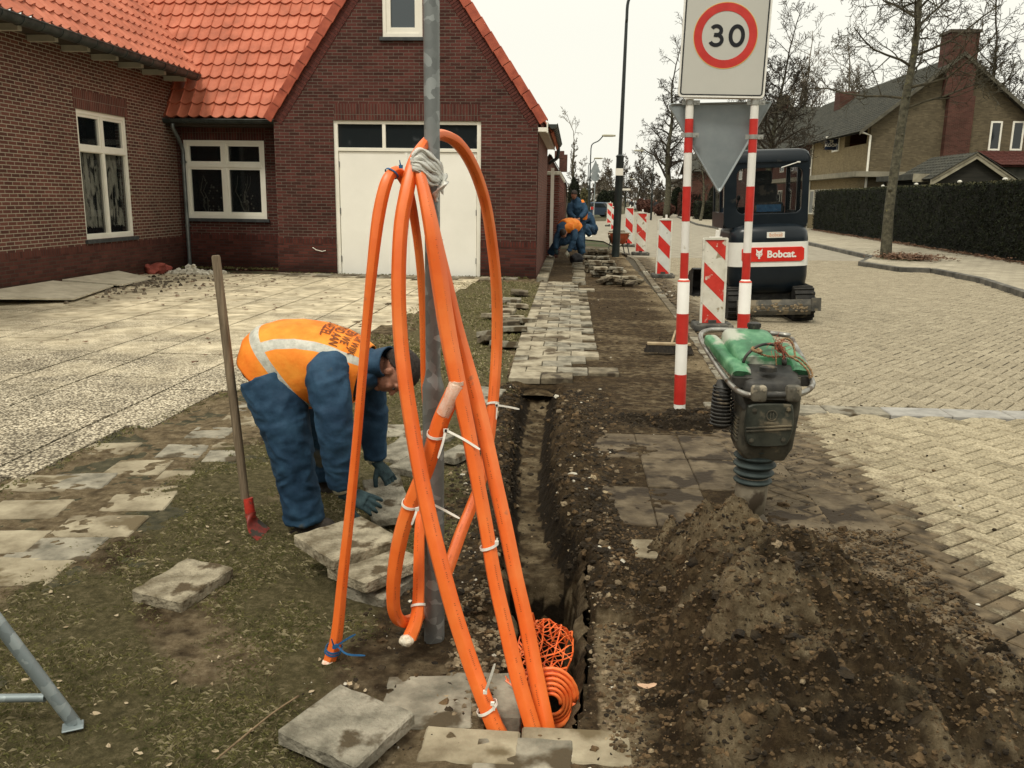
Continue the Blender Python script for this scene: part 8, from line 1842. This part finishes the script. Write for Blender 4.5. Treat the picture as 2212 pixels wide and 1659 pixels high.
# leaf litter
def leaves(name, label, m, n, pf, s0, s1, seed=1, mess=.5):
    rg = random.Random(seed); mb = MB()
    for _ in range(n):
        x, y, z = pf(rg); s = rg.uniform(s0, s1); R = Matrix.Rotation(rg.uniform(0, 6.3), 3, 'Z') @ Matrix.Rotation(rg.gauss(0, mess), 3, 'X') @ Matrix.Rotation(rg.gauss(0, mess), 3, 'Y')
        q = len(mb.v)
        for a, b, c in ((-1, 0, .0), (-.4, .55, .15), (.5, .5, .1), (1, 0, .3), (.45, -.55, .12), (-.45, -.45, .18)): v = R @ V((a*s, b*s, c*s*.8)); mb.v.append(V((x+v.x, y+v.y, z+abs(v.z)*.8+.002)))
        mb.f += [(q, q+1, q+2, q+3), (q, q+3, q+4, q+5)]; mb.mi += [0, 0]
    return mb.build(name, m, kind='stuff', label=label)
M_LV1 = mat('litter_brown', (.06, .03, .018), (.22, .13, .075), .8, 3, c3=(.13, .07, .04), contrast=.9); M_LV2 = mat('litter_pale', (.25, .19, .11), (.46, .38, .26), .8, 3)
leaves('leaf_litter', 'heap of brown leaves round the foot of the street tree', M_LV1, 1500, lambda r: (9.55+r.gauss(0, .42), 25.5+r.gauss(0, .55), .14+abs(r.gauss(0, .05))), .03, .075, 2)
def hl(r): s = r.random()**1.2*32; p = HA+ht*s+hn*(.02+abs(r.gauss(0, .16))); return p.x, p.y, .12+abs(r.gauss(0, .03))
leaves('leaf_litter', 'fallen leaves along the foot of the clipped hedge', M_LV1, 1900, hl, .03, .075, 3)
leaves('leaf_litter', 'pale leaves and chips scattered over the lawn', M_LV2, 230, lambda r: ((lambda x, y: (x, y, ground_z(x, y)+.004))(r.uniform(-2.5, -.35), 1.5+5*r.random()**1.5)), .004, .016, 4)
leaves('leaf_litter', 'dark leaves lying over the driveway near the wall', M_LV1, 260, lambda r: (r.uniform(-8.8, -5.5), r.uniform(12.5, 18.9), .015), .02, .06, 5)
leaves('leaf_litter', 'dead leaves by the garage and verge', M_LV1, 160, lambda r: (r.uniform(-6, -.8), r.uniform(8, 18), .02), .015, .045, 6)
mb = MB(); mb.sph((9.35, 25.6, .0), .9, 3, sc=(1.0, 1.5, .17), nz=.1); tag(mb.build('tree_bed', mat('bed_soil', (.04, .035, .015), (.10, .095, .04), .95, 6, .02), smooth=True), kind='structure')
# rubbish against the house corner
root = thing('rubble_pile', 'pile of white rubble and torn plastic against the house corner', 'rubble', (-8.0, 18.6, 0)); mb = MB(); rg = random.Random(3)
def rp(px, py, Y=18.4): return PY(px, py, Y)
for k in range(130): xx = rg.gauss(418, 27); p = rp(xx, 604-abs(rg.gauss(0, 14))*max(.2, 1-abs(xx-412)/75), 17.75+rg.uniform(-.2, .2)); p.z = max(.03, p.z); mb.sph(p, rg.uniform(.025, .085), 1, sc=(1.2, 1, .8), nz=.6, seed=k)
mb.build('rubble', mat('white_rubble', (.42, .38, .30), (.75, .71, .60), .85, 5, .01), root)
mb = MB()
for (cx, cy, w_, h_) in ((392, 594, 34, 17), (430, 590, 26, 14), (375, 600, 16, 12)):
    R = []
    for i in range(9): t = i/8; R.append([rp(cx+w_*(t-.5), cy+6-h_*(math.sin(pi*t))*(.35+.65*abs(j/6-.5)*0+.65*(j/6))+5*noise.noise(V((i*.9, j*.8, cx))), 17.55+.3*(j/6)) for j in range(7)])
    mb.rings(R, caps=False, closed=False)
mb.build('torn_bag', mat('bag_white', (.55, .53, .45), (.78, .76, .68), .35, 6, .01), root)
mb = MB(); p = rp(325, 603, 17.6); p.z = .10; mb.sph(p, .24, 4, sc=(1.25, .6, .55), nz=.9, seed=2); p2 = rp(352, 600, 17.8); p2.z = .08; mb.sph(p2, .16, 3, sc=(1, .6, .6), nz=.9, seed=5); tag(mb.build('red_cloth', mat('red_rag', (.16, .035, .025), (.36, .09, .065), .8, 6, .01), smooth=True), 'crumpled faded red sack lying left of the white rubble', 'sack')
for (q, lab, sd_) in ((((-8.84, 11.6), (-8.84, 14.2), (-8.0, 14.6), (-7.55, 12.6)), 'large pale board lying along the left house wall, the nearer one', 1), (((-8.8, 14.4), (-8.8, 16.3), (-8.0, 16.0), (-7.9, 14.7)), 'smaller pale board farther along the left house wall', 2)):
    mb = MB(); mb.rings([[V((x, y, z+.05+.10*(x < -8.5))) for x, y in q] for z in (0, .025)]); tag(mb.build('board', mat('pale_board', (.42, .37, .27), (.60, .54, .41), .85, 4, .004), bevel=0), lab, 'board')
mb = MB(); rg = random.Random(9)
for k in range(260): x, y = -8.0+rg.gauss(0, .5), 15.3+rg.gauss(0, 1.1); mb.sph((max(-8.8, x), y, .02), rg.uniform(.008, .045), 1, nz=.6, seed=k)
tag(mb.build('debris', mat('debris_dark', (.04, .03, .02), (.22, .18, .13), .9, 2)), 'dark crumbs and chips strewn over the driveway by the wall', kind='stuff')
# loose pavers
def paver(label, x, y, z, rz=0., tilt=(0, 0), d=(.21, .10, .075), m=None, seed=0, group=None, name='paving_brick'):
    rr = random.Random(seed); mb = MB(); slab(mb, 0, 0, 0, d[0], d[1], d[2], rz, tilt, chip=.0, rng=rr); o = mb.build(name, m or rr.choice((M_TILE, M_TILE2, M_TILE3)), loc=(x, y, z), world=False); return tag(o, label, 'paving brick', group)
rg = random.Random(21); k = 0
lw = [(1105, 655, .0), (1118, 668, .2), (1090, 682, -.1), (1105, 694, .3), (1070, 690, .8), (1098, 706, .1), (1122, 640, .05), (1112, 720, .1), (1083, 672, .4), (1128, 700, .6)]
names = ['topmost', 'second', 'third', 'fourth', 'leftmost', 'sixth', 'farthest', 'nearest', 'upper left', 'right-hand']
for (px, py, rz), nm in zip(lw, names): p = G(px, py); paver('loose flat paver on the verge right of the orange arch, %s of the group' % nm, p.x, p.y, .04+.03*rg.random(), rz, (rg.uniform(-.1, .1), rg.uniform(-.1, .1)), (.30, .28, .06), seed=k, group='loose pavers on the verge'); k += 1
for i, (px, py, rz) in enumerate(((1056, 745, .6), (1078, 752, .05), (1098, 755, .1), (1052, 733, -.2))): p = G(px, py); paver(['tilted black-edged', 'small flat', 'leaf-strewn', 'grey upright'][i]+' brick in the second group on the verge', p.x, p.y, .05, rz, (rg.uniform(-.5, .3), rg.uniform(-.2, .2)), (.21, .2, .07), seed=k, group='second group of loose pavers on the verge'); k += 1
W_ = 'first second third fourth fifth sixth seventh eighth ninth tenth eleventh twelfth'.split()
ORD = ['%s from the near end' % w for w in W_]+['%s from the far end' % w for w in W_[::-1]]
# kerb-edge row of bricks standing along the garage side wall
y = 17.5; i = 0
while y < 24.3: paver('brick on edge along the garage side wall, %s' % ORD[i], -.60, y, .03, rg.uniform(-.06, .06), (rg.uniform(-.1, .1), rg.uniform(-.1, .1)), (.22, .085, .14), seed=i, group='row of edging bricks along the garage wall'); y += .33; i += 1
y = 17.2; i = 0
while y < 24.5: paver('brick left on edge in the middle of the bare footpath, %s' % ORD[i], .12+.06*rg.random(), y, .02, rg.uniform(-.06, .06), (rg.uniform(-.1, .1), rg.uniform(-.1, .1)), (.26, .10, .10), seed=i+50, group='row of edging bricks down the footpath bed'); y += .40; i += 1
stk = [(.52, 20.2, 5, 'low flat stack before the workers'), (.62, 19.0, 4, 'pale stack in mid footpath'), (.85, 17.4, 3, 'dark tumbled near stack'), (.48, 21.8, 5, 'stack at the bent far worker'), (.55, 25.2, 5, 'farthest stack')]
for (x, y, n, lab) in stk:
    for j in range(n):
        for q in range(2): paver('%s tile, %s from the ground, in the %s' % (('left', 'right')[q], W_[j], lab), x+q*.33+rg.uniform(-.06, .06), y+rg.uniform(-.08, .08), .035+j*.055, rg.uniform(-.3, .3), (rg.uniform(-.06, .06), rg.uniform(-.06, .06)), (.30, .30, .05), m=rg.choice((M_TILE, M_TILE2, M_TILE2, M_TILE3)), seed=rg.randrange(999), group=lab, name='paving_tile')
for i in range(9): paver('dark broken tile tumbled at the near heap, %s of nine counted from the left' % W_[i],  .62+i*.085, 17.3+rg.gauss(0, .3), .06+.05*rg.random(), rg.uniform(0, 3), (rg.uniform(-.5, .5), rg.uniform(-.4, .4)), (.30, .16, .06), m=M_TILE3, seed=i+300, group='dark broken tiles at the near end of the far heap', name='paving_tile')
mb = MB(); limb(mb, [(V((-.02, 22.6, .12)), .10), (V((.12, 22.7, .15)), .14), (V((.25, 22.8, .12)), .10)], 12); remeshed(mb, .02, 2, fold=.01).build('black_bag', M_BLKC, smooth=True, label='black rubber bucket or bag at the hands of the bent far worker', cat='bag')
# small sunken hole beside the trench
